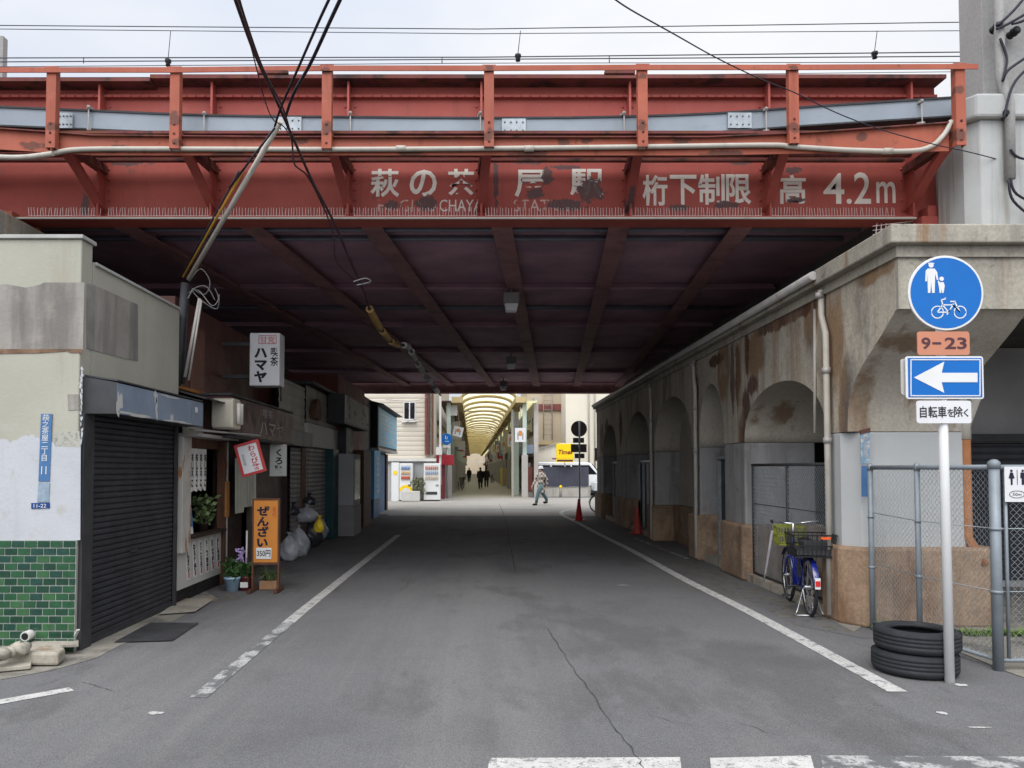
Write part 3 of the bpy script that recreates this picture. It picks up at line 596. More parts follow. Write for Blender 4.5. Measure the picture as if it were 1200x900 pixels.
for s_, a, c, m in (('HAGI', 443, 484, m_letter_faint), ('NO', 490, 511, m_letter_faint), ('CHAYA', 515, 565, m_letter), ('STATION', 602, 676, m_letter_faint)):
    p0, p1 = P(a, 248, YW), P(c, 234, YW); text(s_, br, m, ((p0.x + p1.x) / 2, YW, (p0.z + p1.z) / 2), XP, ZP, p1.x - p0.x, p1.z - p0.z)
# underside: deck, cross girders, skewed floor beams, rear girder
YR = 28.2; zr = P(560, 461, YR).z; xw0, xw1 = -7.2, 5.9
b = MB(); b.box(xw0, xw1 + .6, YW + .25, YR - .05, 4.73, 4.80); b.build('deck_plate', m_under, br)
SK = lambda x, y: x + (y - YW) * .1
for y in (12.9, 16.3, 20.0, 24.2):
    b = MB(); b.box(xw0 + .9, xw1 - .9, y - .008, y + .008, zb + .14, 4.725); b.box(xw0 + .9, xw1 - .9, y - .10, y + .10, zb + .115, zb + .137); b.build('cross_girder', m_under, br)
b = MB(); b.box(xw0, xw1, YR - .01, YR + .02, zr + .03, 5.9); b.box(xw0 + 1, xw1 - 1, YR - .2, YR + .2, zr, zr + .03); b.build('rear_girder', m_under_beam, br)
seg = [YW + .19, YR - .22]
for px in (122, 277, 425, 585, 729, 880):
    x0 = P(px, 262, YW).x; b = MB()
    for i in range(0, len(seg), 2):
        y0, y1 = seg[i], seg[i + 1]; z0 = zb + .075
        b.prism([(SK(x0, y0) - .13, y0, z0), (SK(x0, y0) + .13, y0, z0), (SK(x0, y1) + .13, y1, z0), (SK(x0, y1) - .13, y1, z0)], (0, 0, .02))
        b.prism([(SK(x0, y0) - .01, y0, z0 + .021), (SK(x0, y0) + .01, y0, z0 + .021), (SK(x0, y1) + .01, y1, z0 + .021), (SK(x0, y1) - .01, y1, z0 + .021)], (0, 0, .115))
    b.build('floor_beam', m_under_beam, br)
for y, zz in ((9.75, 4.66), (10.2, 4.68), (14.6, 4.68)):
    b = MB(); b.tube([(xw0 + 1, y, zz), (xw1 - 1, y, zz)], .035, 6); b.build('service_pipe', mat('sooty_pipe', (.13, .14, .17), .5, .2, 3), br)
b = MB(); b.bar((xlg, YW - .2, zb - .012), (xrg, YW - .2, zb - .012), .03, .02); b.build('service_cable', m_pipe, br)
q = P(1088, 256, YW + .1)
b = MB(); b.box(q.x - .28, q.x + .22, YW - .25, YW + .3, 4.40, zb - .0); b.box(q.x - .18, q.x + .12, YW - .2, YW + .2, zb, zb + .14); b.build('bearing', m_red, br, bevel=.01)
# under-bridge lamps
def bridge_lamp(px, py, Y, label):
    p = P(px, py, Y); t = thing('bridge_lamp', label, 'lamp', p, group='lamps under the bridge')
    b = MB(); b.box(p.x - .13, p.x + .13, p.y - .12, p.y + .12, p.z + .12, p.z + .3); b.box(p.x - .02, p.x + .02, p.y - .02, p.y + .02, p.z + .3, 4.85 if p.z < 4.3 else p.z + .4); b.build('housing', m_ink_grey, t, bevel=.01)
    b = MB(); b.prism([(p.x - .09, p.y - .1, p.z), (p.x + .09, p.y - .1, p.z), (p.x + .115, p.y - .11, p.z + .118), (p.x - .115, p.y - .11, p.z + .118)], (0, .2, 0)); b.build('lens', m_lamp, t, bevel=.01)
bridge_lamp(599, 365, 12.75, 'large grey lamp with pale lens hung under the bridge nearest the lettered girder')
bridge_lamp(599, 432, 20.1, 'middle grey lamp under the bridge, between two cross girders')
bridge_lamp(590, 457, 26.5, 'tiny pale lamp under the far edge of the bridge')

# ================================================================== RIGHT-HAND VIADUCT (concrete arches)
XR = lambda y: 3.70 + .0125 * y
def yr(px): return 3.70 / ((px - PX0) / F - .0125)
va = thing('railway_viaduct', 'stained concrete viaduct with arched openings and white-and-brown painted piers', 'viaduct', (3.8, 8.0, 0))
ZS, ZB, ZC = 1.98, .80, 3.60         # springing, brown base top, cornice underside
OP = [(8.38, 11.05, .72), (12.0, 13.4, 1.02), (13.9, 17.0, 1.06), (17.5, 20.4, 1.02), (22.0, 24.6, .95)]
YV0, YV1 = 7.88, 26.0; TH = 1.2
shear = lambda p: (p.x + XR(p.y), p.y, p.z)
# upper wall with arch cut-outs
prof = []; 
y = YV0; ys = [(YV0, ZS)]
for a, c, r in OP:
    ys.append((a, ZS))
    for k in range(1, 25):
        t = k / 24; yy = a + (c - a) * (1 - math.cos(math.pi * t)) / 2; ys.append((yy, ZS + r * math.sin(math.pi * t) ** .9 if t < 1 else ZS))
ys.append((YV1, ZS))
b = MB(); vs = []
for yy, zz in ys: vs += [(0, yy, zz), (TH, yy, zz), (0, yy, ZC), (TH, yy, ZC)]
n = len(ys); fs = []; sf = []
for i in range(n - 1):
    o, q = 4 * i, 4 * i + 4
    fs += [(o, o + 2, q + 2, q), (o + 1, q + 1, q + 3, o + 3), (o + 2, o + 3, q + 3, q + 2)]; sf.append((o, q, q + 1, o + 1))
fs += [(0, 1, 3, 2), (4 * n - 4, 4 * n - 2, 4 * n - 1, 4 * n - 3)]
b.add(vs, fs); b.cur = 1; b.add(vs, sf, True); b.map(shear)
up_ = b.build('arch_wall', [m_conc, m_soffit], va)
# haunch of the corner arch, reaching towards the street corner, and the front beam
YF = 6.86
hv = []
for q in smooth_path([(0, YV0, ZS), (0, 7.865, 2.18), (0, 7.79, 2.38), (0, 7.62, 2.565), (0, 7.36, 2.735), (0, 7.1, 2.90), (0, YF + .049, 3.04)], 4): hv.append((q.y, q.z))
b = MB(); vs = []
for yy, zz in hv: vs += [(0, yy, zz), (TH, yy, zz), (0, yy, ZC), (TH, yy, ZC)]
n = len(hv); fs = []; sf = []
for i in range(n - 1):
    o, q = 4 * i, 4 * i + 4
    fs += [(o, o + 2, q + 2, q), (o + 1, q + 1, q + 3, o + 3), (o + 2, o + 3, q + 3, q + 2)]; sf.append((o, q, q + 1, o + 1))
b.add(vs, fs); b.cur = 1; b.add(vs, sf, True); b.map(shear); b.build('corner_haunch', [m_conc, m_soffit], va)
xf = XR(YF)
b = MB(); b.box(xf, 16, YF, YF + .048, 3.035, ZC); b.box(xf + TH + .002, 16, YF + .05, YF + .6, 3.06, ZC - .002); b.box(xf + .0, xf + TH, YF + .049, YF + .052, 3.2, ZC); b.build('front_beam', m_conc_clean, va)
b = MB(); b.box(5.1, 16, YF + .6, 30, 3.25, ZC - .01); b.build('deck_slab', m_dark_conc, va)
# cornice: two stepped ledges round the corner
b = MB(); b.prism([(xf - .12, YF - .12, ZC + .002), (16, YF - .12, ZC + .002), (16, YF + 2, ZC + .002), (xf + 1.35, YF + 2, ZC + .002), (XR(YV1) + 1.3, YV1, ZC + .002), (XR(YV1) - .12, YV1, ZC + .002)], (0, 0, .17)); b.build('cornice', m_conc_clean, va, bevel=.015)
b = MB(); b.prism([(xf - .03, YF - .03, ZC - .10), (16, YF - .03, ZC - .10), (16, YF - .001, ZC - .10), (xf - .001, YF - .001, ZC - .10), (XR(YV1) - .001, YV1, ZC - .1), (XR(YV1) - .03, YV1, ZC - .1)], (0, 0, .10)); b.build('cornice_moulding', m_conc_clean, va)
b = MB(); b.tube([(XR(8.3) - .15, 8.3, 3.70), (XR(25.8) - .15, 25.8, 3.70)], .05, 8); b.build('gutter_pipe', m_conduit, va)
b = MB(); b.prism([(xf + 1.3, YW + .4, ZC + .18), (8, YW + .4, ZC + .18), (8, YV1 + 2, ZC + .18), (XR(YV1) + 1.3, YV1 + 2, ZC + .18)], (0, 0, 1.8)); b.build('back_wall', mat('sooty_concrete', (.16, .145, .14), .95, .25, 1.4), va)
b = MB(); b.box(xf + 1.25, 8.5, YF + 2.05, YW + .39, ZC + .174, 4.39); b.build('bearing_seat', m_conc_clean, va)
# piers: white painted shaft and wider brown base
def pier(y0, y1, th=TH, base=True, ch=.0):
    b = MB(); b.box(0, th, y0, y1, ZB - .02, ZS - .002); b.map(shear); b.build('pier', m_white_shaded, va, bevel=.03)
    if base:
        b = MB(); b.box(-.07, th + .12, y0 - .05, y1 + .05, 0, ZB); b.map(shear); b.build('pier_base', m_brown_base, va, bevel=.04)
# corner pier with chamfered edge
b = MB(); b.prism([(0, 8.38, ZB - .02), (0, 8.05, ZB - .02), (.13, YV0, ZB - .02), (TH, YV0, ZB - .02), (TH, 8.38, ZB - .02)], (0, 0, ZS - ZB + .016)); b.map(shear); b.build('pier', m_white_pier, va, bevel=.015)
b = MB(); b.prism([(-.07, 8.40, 0), (-.07, 8.0, 0), (.10, YV0 - .12, 0), (TH + .28, YV0 - .12, 0), (TH + .28, 8.40, 0)], (0, 0, ZB)); b.map(shear); b.build('pier_base', m_brown_base, va, bevel=.03)
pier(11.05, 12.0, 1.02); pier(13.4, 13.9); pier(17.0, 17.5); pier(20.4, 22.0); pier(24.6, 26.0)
# third bay is walled up behind its arch
b = MB(); b.box(.55, .7, 13.9, 17.0, .8, 3.2); b.map(shear); b.build('infill_wall', m_soffit, va)
b = MB(); b.box(.40, .54, 13.95, 16.95, 0, .8); b.map(shear); b.build('infill_base', m_brown_base, va)
# bay one: low base wall beyond the fence, white wall, dark store room behind
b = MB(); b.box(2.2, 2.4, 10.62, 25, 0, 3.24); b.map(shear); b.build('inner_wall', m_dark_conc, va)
for y0, y1, m in ((17.5, 20.4, m_darkmetal), (22.05, 24.55, m_brown_sheet), (12.05, 13.35, m_darkmetal)):
    b = MB(); b.box(.35, .38, y0, y1, .05, 1.72); b.map(shear); g_ = b.build('bay_panel', m, va)
    b = MB()
    k = int((y1 - y0) / .7) + 1
    for i in range(k + 1): yy = y0 + .03 + (y1 - y0 - .06) * i / k; b.box(.29, .345, yy - .02, yy + .02, 0, 1.75)
    b.box(.28, .345, y0, y1, 1.76, 1.81); b.map(shear); b.build('panel_frame', m_galv, g_)
    b = MB(); b.box(.06, .28, y0, y1, 0, .12); b.map(shear); b.build('bay_kerb', m_conc_clean, va)
b = MB(); b.box(0, .35, 8.45, 11.0, 0, .10); b.map(shear); b.build('bay_kerb', m_conc_clean, va)
b = MB(); b.box(.16, .18, 8.45, 11.0, .1, .80); b.map(shear); b.build('bay_low_wall', m_brown_base, va)
bf = thing('bay_fence', 'chain link fence closing the first arched bay behind the blue bicycle', 'fence', (3.9, 9.7, 0))
b = MB(); chainlink(b, (XR(11.0) + .10, 11.0), (XR(8.45) + .10, 8.45), .12, 1.64, .028, .0026); b.build('wire_mesh', m_galv, bf)
for z in (1.65, .12, 1.1): b = MB(); b.tube([(XR(11.03) + .10, 11.03, z), (XR(8.42) + .10, 8.42, z)], .018 if z != 1.1 else .006, 8); b.build('rail', m_darkmetal, bf)
for y in (11.0, 9.75, 8.47): b = MB(); b.tube([(XR(y) + .10, y, .1), (XR(y) + .10, y, 1.66)], .02, 8); b.build('post', m_darkmetal, bf)
# down pipes
def dpipe(y, ztop, bend=True):
    x = XR(y) - .05; b = MB(); b.tube([(x, y + .04, ztop), (x, y + .04, ztop - .28), (x - .02, y - .1, ztop - .5), (x - .02, y - .1, 0.05)], .034, 8)
    o = b.build('down_pipe', m_pipe, va)
    for z in (1.9, 2.65, ztop - .06): c = MB(); c.tube([(x - .02, y - .1 + (.14 if z > 3 else 0), z - .03), (x - .02, y - .1 + (.14 if z > 3 else 0), z + .03)], .046, 8); c.build('pipe_clip', m_conduit, o)
dpipe(8.30, 3.55); dpipe(12.7 + .8, 3.5); dpipe(17.15, 3.5)
b = MB(); b.tube([(XR(8.6), 8.62, 3.4), (XR(8.6) - .03, 8.6, 2.0)], .018, 6); b.build('cable_run', m_pipe, va)
b = MB(); b.tube([(xf + TH + .14, YV0 - .02, 2.55), (xf + TH + .14, YV0 - .02, 2.38), (xf + TH + .03, YV0 + .02, 2.05), (xf + TH + .03, YV0 + .02, 1.9)], .055, 10); b.build('down_pipe', m_pipe, va)
b = MB(); b.tube([(xf + TH + .03, YV0 + .02, 1.9), (xf + TH + .03, YV0 + .02, .9), (xf + TH + .12, YV0 - .1, .62)], .05, 10); b.build('rusty_pipe', mat('rust_pipe', (.30, .13, .055), .85, .25, 6), va, label='orange rust coated lower pipe')
b = MB(); b.box(XR(8) - .05, XR(8) + .03, 8.02, 8.06, .33, .40); b.build('pipe_bracket', m_brown_sheet, va)
# caged bearing end under the girder
b = MB(); q = P(1038, 270, YW - .1)
for k in range(9): b.tube([(q.x - .15 + k * .055, YW - .15, 4.25 + .02 * k), (q.x - .13 + k * .055, YW - .15, 4.45)], .006, 4)
for k in range(4): b.tube([(q.x - .18, YW - .15, 4.27 + k * .05), (q.x + .3, YW - .15, 4.33 + k * .05)], .005, 4)
b.build('bird_guard', m_spike, va)
# interior back of the big right-hand bay: shutters in gloom
b = MB(); shutter(b, (5.3, 10.4), (12, 10.4), .1, 1.95, .09, .012, (0, -1, 0)); b.build('bay_shutter', m_shutter, va)
b = MB(); b.box(5.15, 14, 10.42, 10.6, 0, 3.24); b.build('bay_wall', mat('grey_bay_wall', (.30, .29, .285), .9, .15, 1.2), va)
b = MB(); b.box(5.2, 14, 10.2, 10.38, 1.96, 2.06); b.build('bay_lintel', m_darkmetal, va)

# left abutment behind the shops
la = thing('bridge_abutment', 'soot-dark concrete abutment carrying the left end of the bridge behind the shops', 'abutment', (-5.8, 9, 0))
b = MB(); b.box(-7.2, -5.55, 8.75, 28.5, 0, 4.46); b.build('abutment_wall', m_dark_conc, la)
b = MB(); b.box(-9, -5.15, 8.1, 9.6, 4.12, 4.40); b.build('bearing_ledge', m_conc_clean, la, bevel=.02)
b = MB(); b.box(-7, P(36, 255, 9).x - .05, 8.72, 9.3, 4.405, 4.56); b.build('bearing', m_red_light, la, bevel=.01)
# ================================================================== CONCRETE MAST on the right
tw = thing('railway_mast', 'tall grey concrete railway mast on a whitewashed plinth above the viaduct corner', 'mast', (5.9, 8.5, 3.78))
yb = 8.12; xc = P(1150, 200, yb).x; zb_ = P(1150, 140, yb).z; zc_ = P(1150, 112, yb).z
b = MB(); b.prism([(xc, yb, 3.775), (8.4, yb, 3.775), (8.4, yb + .62, 3.775), (xc - .1, yb + .62, 3.775), (xc - .1, yb + .14, 3.775)], (0, 0, zb_ - 3.775)); b.build('plinth', m_tower_base, tw, bevel=.015)
b = MB(); b.prism([(xc - .07, yb - .07, zb_), (8.45, yb - .07, zb_), (8.45, yb + .66, zb_), (xc - .17, yb + .66, zb_), (xc - .17, yb + .1, zb_)], (0, 0, zc_ - zb_)); b.build('plinth_cap', m_tower_base, tw, bevel=.03)
xm = P(1151, 50, yb + .2).x
b = MB(); b.box(xm, 8.2, yb + .2, yb + .60, zc_, 12.5); b.box(xm + .16, 8.3, yb + .08, yb + .2, zc_, 12.5); b.build('shaft', m_tower, tw, bevel=.01)
b = MB(); q = P(1172, 30, yb); b.tube([P(1171, 0, yb - .05) + ZP * 3, P(1172, 90, yb - .05), P(1183, 120, yb - .06), P(1184, 210, yb - .06)], .05, 8); b.build('riser_pipe', m_tower, tw)
for px, py in ((1168, 32), (1188, 38), (1176, 135)):
    q = P(px, py, yb - .03); b = MB(); b.lathe(q, [(.02, .08), (.045, .06), (.03, .03), (.05, .0), (.03, -.03), (.045, -.05), (.02, -.07)], 10, 'y'); b.build('insulator', m_black, tw)
b = MB()
for pts in (((1168, 30), (1190, 10), (1230, -40)), ((1168, 34), (1185, 26), (1230, 0)), ((1186, 28), (1200, 24), (1240, 5)), ((1172, 45), (1180, 70), (1175, 95), (1184, 80), (1230, 50)), ((1176, 140), (1190, 95), (1230, 60)), ((1184, 175), (1195, 185), (1230, 190)), ((1184, 208), (1192, 228), (1230, 245)), ((1182, 212), (1188, 236), (1220, 262))):
    b.tube(smooth_path([P(x, y, yb - .12) for x, y in pts]), .014, 6)
b.build('cable', m_cable, tw)
# ================================================================== OVERHEAD LINES
def wire(pts, r, label, name='overhead_wire', grp='wires above the railway', m=m_wire, drops=()):
    b = MB(); b.tube([P(*p) for p in pts], r, 4)
    for px, py, yy, dz in drops: q = P(px, py, yy); b.tube([q, q - ZP * dz], .008, 4)
    c = b.v[0].copy(); return one(b, name, m, label, 'wire', grp)
W1 = 'upper thin wire strung over the railway across the white sky'; W2 = 'lower thin wire of the pairs strung just above the red handrail'
for y0, y1, y2, Y, r in ((29, 34, 26, 14, .010), (33, 39.5, 36, 14, .008)): wire([(-100, y0, Y), (560, y1, Y), (1125, y2, Y)], r, W1, grp='upper pair of railway wires')
for y0, y1, y2, Y, r in ((68, 67, 61, 12, .010), (73, 69.5, 66, 12.4, .010), (79, 74, 73, 12.8, .007), (91, 90, 84, 15, .007)): wire([(-100, y0, Y), (560, y1, Y), (1128, y2, Y)], r, W2, grp='lower railway wires', drops=[(98, y0 - 1, Y, .1), (518, y1, Y, .1), (714, y1 - 1, Y, .1)] if y0 == 68 else ())
for px, py, lb in ((197, 73, 'dark insulator hung from the wires above the bridge, left'), (607, 67, 'dark insulator hung from the wires above the middle of the bridge'), (1025, 64, 'dark insulator hung from the wires above the bridge, beside the concrete mast')):
    q = P(px, py, 12); b = MB(); b.lathe(q, [(.012, .06), (.05, .04), (.05, .0), (.03, -.02), (.04, -.06), (.01, -.07)], 10); b.tube([q + ZP * .06, P(px + 3, 36, 12.0)], .006, 4); one(b, 'wire_insulator', m_black, lb, 'insulator')
b = MB(); q = P(-2, 100, 20); b.box(q.x - .12, q.x + .1, 20, 20.2, 6, P(0, 42, 20).z); one(b, 'catenary_mast', m_tower, 'thin grey mast behind the bridge at the left edge', 'mast')
# ================================================================== CORNER BUILDING (left, plastered)
XL = -3.52; YA, YB_ = 6.76, 9.0
cb = thing('corner_building', 'cream plastered corner building with green tiled base and charcoal roller shutter', 'building', (XL, YA, 0))
zp = P(60, 280, YA).z; zs = P(108, 303, YA).z
b = MB(); b.box(-12, XL, YA, YA + .2, 0, zp); b.build('front_wall', m_plaster, cb, bevel=.012)
YS0, YS1 = 6.98, 8.9
b = MB(); b.box(XL - .2, XL, YA + .201, YS0, 0, zs); b.box(XL - .2, XL, YS0, YB_, 2.1, zs); b.box(XL - .2, XL, YS1, YB_, 0, 2.1); b.build('side_wall', m_plaster, cb)
b = MB(); b.box(-11.9, XL - .21, YA + .25, YB_, 2.9, 3.0); b.box(-11.9, -11.7, YA + .2, YB_, 0, 3.4); b.box(-11.9, XL - .21, YB_ - .1, YB_, 0, 3.3); b.build('roof', m_dark_conc, cb)
b = MB(); b.box(-12, XL + .02, YA - .025, YA + .23, zp, zp + .035); b.build('coping', m_coping, cb, bevel=.005)
b = MB(); b.box(XL - .22, XL + .02, YA + .235, YB_, zs, zs + .03); b.build('coping', m_coping, cb, bevel=.005)
# bare render, whitewash, mould patches
def wall_poly(pts, d=.004): 
    b = MB(); b.prism([P(x, y, YA - d) for x, y in pts], (0, d - .0005, 0)); return b
wall_poly([(-200, 336), (-20, 335), (8, 333), (30, 337), (45, 334), (52, 331), (99, 331), (97, 410), (60, 410), (58, 412), (20, 411), (-200, 412)]).build('bare_render_patch', m_plaster_bare, cb)
wall_poly([(-200, 409), (96, 409), (96, 413.5), (82, 413.5), (78, 411.5), (66, 412.5), (46, 413.8), (0, 414.5), (-200, 415)], .006).build('render_crack', mat('brown_crack', (.16, .10, .065), .95, .5, 8), cb)
wall_poly([(-200, 516)] + [(x, 514 + 4 * math.sin(x * .13) + random.uniform(-2.5, 2.5)) for x in range(-60, 94, 3)] + [(94.5, 516), (94, 633), (-200, 633)]).build('whitewash_band', m_whitewash, cb)
wall_poly([(62, 508), (93, 505), (94, 524), (64, 523)], .005).build('mould_patch', m_mould, cb)
wall_poly([(79, 462), (92, 462), (92, 480), (80, 481)], .005).build('render_patch', m_plaster_bare, cb)
def side_poly(pts, m, name, d=.004):
    b = MB(); b.prism([PX(x, y, XL + d) for x, y in pts], (-(d - .0005), 0, 0)); b.build(name, m, cb)
side_poly([(102, 332), (108, 333), (162, 357), (162, 423), (150, 421), (103, 409)], m_plaster_bare, 'bare_render_patch')
side_poly([(102, 333), (111, 337), (111, 410), (102, 408)], mat('grey_damp_patch', (.21, .2, .185), .95, .2, 4), 'damp_patch', .006)
b = MB()
for k in range(14):
    q = P(96 + random.uniform(-2.5, 1), 432 + k * 6.5, YA); blob(b, q, XP, ZP, random.uniform(.004, .012), random.uniform(.015, .035), 12, .5, .003)
b.build('flaked_corner', m_whitewash, cb)
# green tile dado: each tile a raised glazed box in one mesh
zt0 = P(50, 633, YA).z; tw_, th_ = .113, .0655
b = MB(); b.box(-7.0, XL + .006, YA - .012, YA - .001, 0, zt0); gd = b.build('tile_dado', m_grout, cb)
b = MB(); rows = int(zt0 / th_) + 1
for r_ in range(rows):
    z1 = zt0 - r_ * th_ - .004; z0 = max(.005, z1 - th_ + .008)
    x = XL + .004 - (tw_ / 2 if r_ % 2 else 0)
    if r_ % 2: b.cur = random.randrange(4); b.box(x + .004, XL + .002, YA - .020, YA - .011, z0, z1)
    for k in range(30):
        b.cur = random.choice((0, 0, 1, 1, 2, 3)); x1 = x - k * tw_ - .004; j = random.uniform(-.0012, .0012); b.box(x1 - tw_ + .008, x1, YA - .019 + j, YA - .011, z0, z1)
b.build('glazed_tiles', GREENS, gd, bevel=.003)
b = MB(); q = P(37, 743, YA); b.tube([q + YP * .05, q - YP * .10], .042, 14); b.build('drain_stub', m_offwhite, cb)
b = MB(); b.tube([q - YP * .101, q - YP * .103], .030, 14); b.build('stub_mouth', m_black, cb)
# shutter and its box
b = MB(); b.box(XL - .10, XL - .001, YA + .205, YS0, 0, 2.09); b.box(XL + .0015, XL + .035, YA + .03, YS0, 0, 2.09); b.build('shutter_jamb', m_darkmetal, cb, bevel=.004)
b = MB(); b.box(XL - .10, XL + .03, YS1, YS1 + .05, 0, 2.09); b.build('shutter_jamb', m_darkmetal, cb)
b = MB(); shutter(b, (XL - .02, YS0), (XL - .02, YS1), .03, 2.09, .056, .014, (1, 0, 0)); b.build('roller_shutter', m_shutter, cb)
b = MB(); b.box(XL - .03, XL + .0, YS0 + .005, YS1 - .005, .0, .045)
for yy, z in ((7.9, .75), (7.55, .62)): b.box(XL - .01, XL + .012, yy - .06, yy + .06, z, z + .02)
b.build('bottom_rail', m_darkmetal, cb)
z0, z1 = 2.09, 2.40
b = MB(); b.prism([(XL + .002, YA + .06, z0), (XL + .29, YA + .08, z0), (XL + .29, YA + .08, z1 - .03), (XL + .002, YA + .06, z1 + .02)], (0, .02, 0)); b.build('shutter_box_end', m_darkmetal, cb)
b = MB(); b.prism([(XL + .002, YA + .085, z1 + .025), (XL + .3, YA + .085, z1 - .02), (XL + .3, YA + .085, z1 - .005), (XL + .002, YA + .085, z1 + .04)], (0, YB_ - YA - .1, 0)); b.build('shutter_box_top', m_darkmetal, cb)
ys = [YA + .085, YA + .085 + .88, YA + .085 + 1.72, YB_ + .02]
for i in range(3):
    b = MB(); b.box(XL + .27, XL + .292, ys[i], ys[i + 1] - .012, z0, z1 - .03); b.build('shutter_box_panel', m_bluebox, cb, bevel=.006)
b = MB()
for yy, zz, ry, rz in ((ys[0] + .05, z0 + .10, .05, .11), (ys[1] - .05, z1 - .08, .05, .05), (ys[1] - .03, z0 + .1, .03, .09), (ys[0] + .4, z0 + .015, .35, .012), (ys[2] - .3, z0 + .012, .3, .012), (ys[1] + .3, z1 - .05, .2, .01)): blob(b, (XL + .292, yy, zz), YP, ZP, ry, rz, 24, .5, .0015)
b.build('peeled_paint', m_offwhite, cb)
b = MB(); b.box(XL + .002, XL + .268, YA + .085, YB_, z0, z0 + .02); b.build('shutter_box_base', m_darkmetal, cb)
b = MB(); q = Vector((XL + .294, YB_ - .22, z1 - .13)); b.box(q.x, q.x + .006, q.y - .03, q.y + .03, q.z - .03, q.z + .03); b.build('sticker', m_white, cb)
# address plates
t = thing('address_plate', 'tall narrow blue address plate with white characters on the whitewashed corner wall', 'address plate', P(53, 565, YA))
b = MB(); b.prism([P(48, 485, YA - .012), P(61, 485, YA - .012), P(58, 564, YA - .012), P(45, 564, YA - .012)], (0, .006, 0)); b.build('plate', m_address_blue, t)
b = MB(); b.prism([P(45, 565.5, YA - .012), P(58, 565.5, YA - .012), P(57, 588, YA - .012), P(43.5, 588, YA - .012)], (0, .006, 0)); b.build('lower_plate', mat('faded_blue_grey', (.22, .28, .34), .6, .2, 20), t)
u_ = (P(48, 485, YA) - P(45, 564, YA)).normalized(); r_ = u_.cross(YP) * -1
text('\n'.join('萩之茶屋二丁目'), t, m_signwhite, P(53, 513, YA - .012), XP, u_, .06, .41, line=.95)
text('11', t, m_signwhite, P(51.6, 551, YA - .012), XP, u_, .045, .07)
text('西成区', t, m_signwhite, P(54.5, 489.5, YA - .012), XP, u_, .06, .025)
t = thing('address_plate', 'small blue number plate below the tall address plate on the corner wall', 'address plate', P(47, 596, YA))
b = MB(); b.prism([P(36.5, 589.5, YA - .012), P(58, 588.8, YA - .012), P(58, 595.5, YA - .012), P(36.5, 596.2, YA - .012)], (0, .006, 0)); b.build('plate', mat('dark_blue_plate', (.012, .045, .17), .5, .1, 9), t)
text('11-22', t, m_signwhite, P(47, 592.6, YA - .012), XP, ZP, .11, .032)
# rubble at the corner
def slab(pts, z0, z1, name, m, label, bev=.012):
    b = MB(); b.prism([(p.x, p.y, z0) for p in pts], (0, 0, z1 - z0)); return one(b, name, m, label, 'rubble', bevel=bev)
slab([G(3, 782), G(68, 782), G(76, 776), G(72, 771), G(4, 773)], .012, .115, 'concrete_kerb_block', m_conc_clean, 'broken grey concrete kerb block lying at the foot of the green tiles', .02)
slab([G(30, 771), G(92, 768), G(92, 760), G(45, 760)], .07, .10, 'stone_slab', m_conc_clean, 'flat pale stone slab tipped against the green tiled wall', .006)
slab([G(-30, 792), G(36, 786), G(37, 782), G(-30, 785)], .012, .045, 'stone_slab', m_conc_clean, 'thin pale stone strip on the ground in front of the kerb block', .006)
for px, py, s_, lb in ((24, 768, .075, 'rounded broken lump of concrete on the kerb block below the drain stub'), (11, 770, .06, 'small upright chunk of concrete on the kerb block'), (-2, 774, .07, 'grey chunk of concrete at the left edge beside the kerb block')):
    q = G(px, py, .10); b = MB(); b.ell((q.x, q.y, q.z + s_ * .7), s_ * 1.2, s_, s_ * .75, 9, 6, .22); o = one(b, 'concrete_chunk', m_conc_clean, lb, 'rubble')
b = MB(); q = G(88, 764); b.bar((q.x - .03, q.y + .02, .1), P(91.5, 738, YA - .04), .025, .012); one(b, 'wood_strip', m_offwhite, 'thin pale strip leaning on the tiles beside the shutter jamb', 'wood strip')

# ================================================================== CAFE
YC0, YC1 = 9.02, 14.05
cf = thing('cafe_building', 'dark brown cafe front with peeling cream window frame under a brown sheet metal wall', 'building', (-3.6, YC0, 0))
b = MB(); b.box(-5.4, -3.72, YC0 + .35, YC1, 2.55, 3.72); b.build('upper_wall', m_brown_sheet, cf)
b = MB(); b.box(-3.718, -3.70, 9.9, 10.35, 2.62, 3.45); b.build('wall_panel', mat('pale_brown_panel', (.16, .078, .055), .6, .12, 2), cf)
b = MB(); b.box(-3.72, -3.66, YC0 + .34, YC1, 2.58, 2.62); b.build('wall_rail', m_orange_wood, cf)
b = MB()
for k in range(12):
    y0 = 9.05 + k * .145; b.prism([(-3.72, y0, 2.56 + .01 * (k % 2)), (-3.22, y0, 2.42 + .01 * (k % 2)), (-3.22, y0 + .145, 2.42 + .01 * ((k + 1) % 2)), (-3.72, y0 + .145, 2.56 + .01 * ((k + 1) % 2))], (0, 0, .012))
b.build('awning', m_darkmetal, cf)
b = MB(); b.box(-3.62, -3.56, 9.4, 10.5, 2.02, 2.45); b.build('fascia_board', m_plaster, cf)
b = MB(); b.box(-3.60, -3.48, 10.35, 10.45, 2.0, 2.42); b.build('fascia_post', m_brown_sheet, cf)
b = MB(); b.box(-3.64, -3.3, YC0 + .05, 10.6, 1.98, 2.02); b.bar((-3.4, 9.1, 2.06), (-3.05, 10.7, 2.06), .05, .02); b.bar((-3.5, 9.2, 2.09), (-3.1, 10.6, 2.04), .03, .02); b.build('eave_laths', m_conduit, cf)
b = MB(); b.box(-5.4, -4.35, YC0 + .05, YC1, 0, 2.5); b.box(-5.4, -3.62, YC0 + .02, YC0 + .06, 0, 2.5); b.box(-5.4, -3.60, YC0 + .06, YC1, 2.38, 2.42); b.build('inner_room', m_dark_wood, cf)
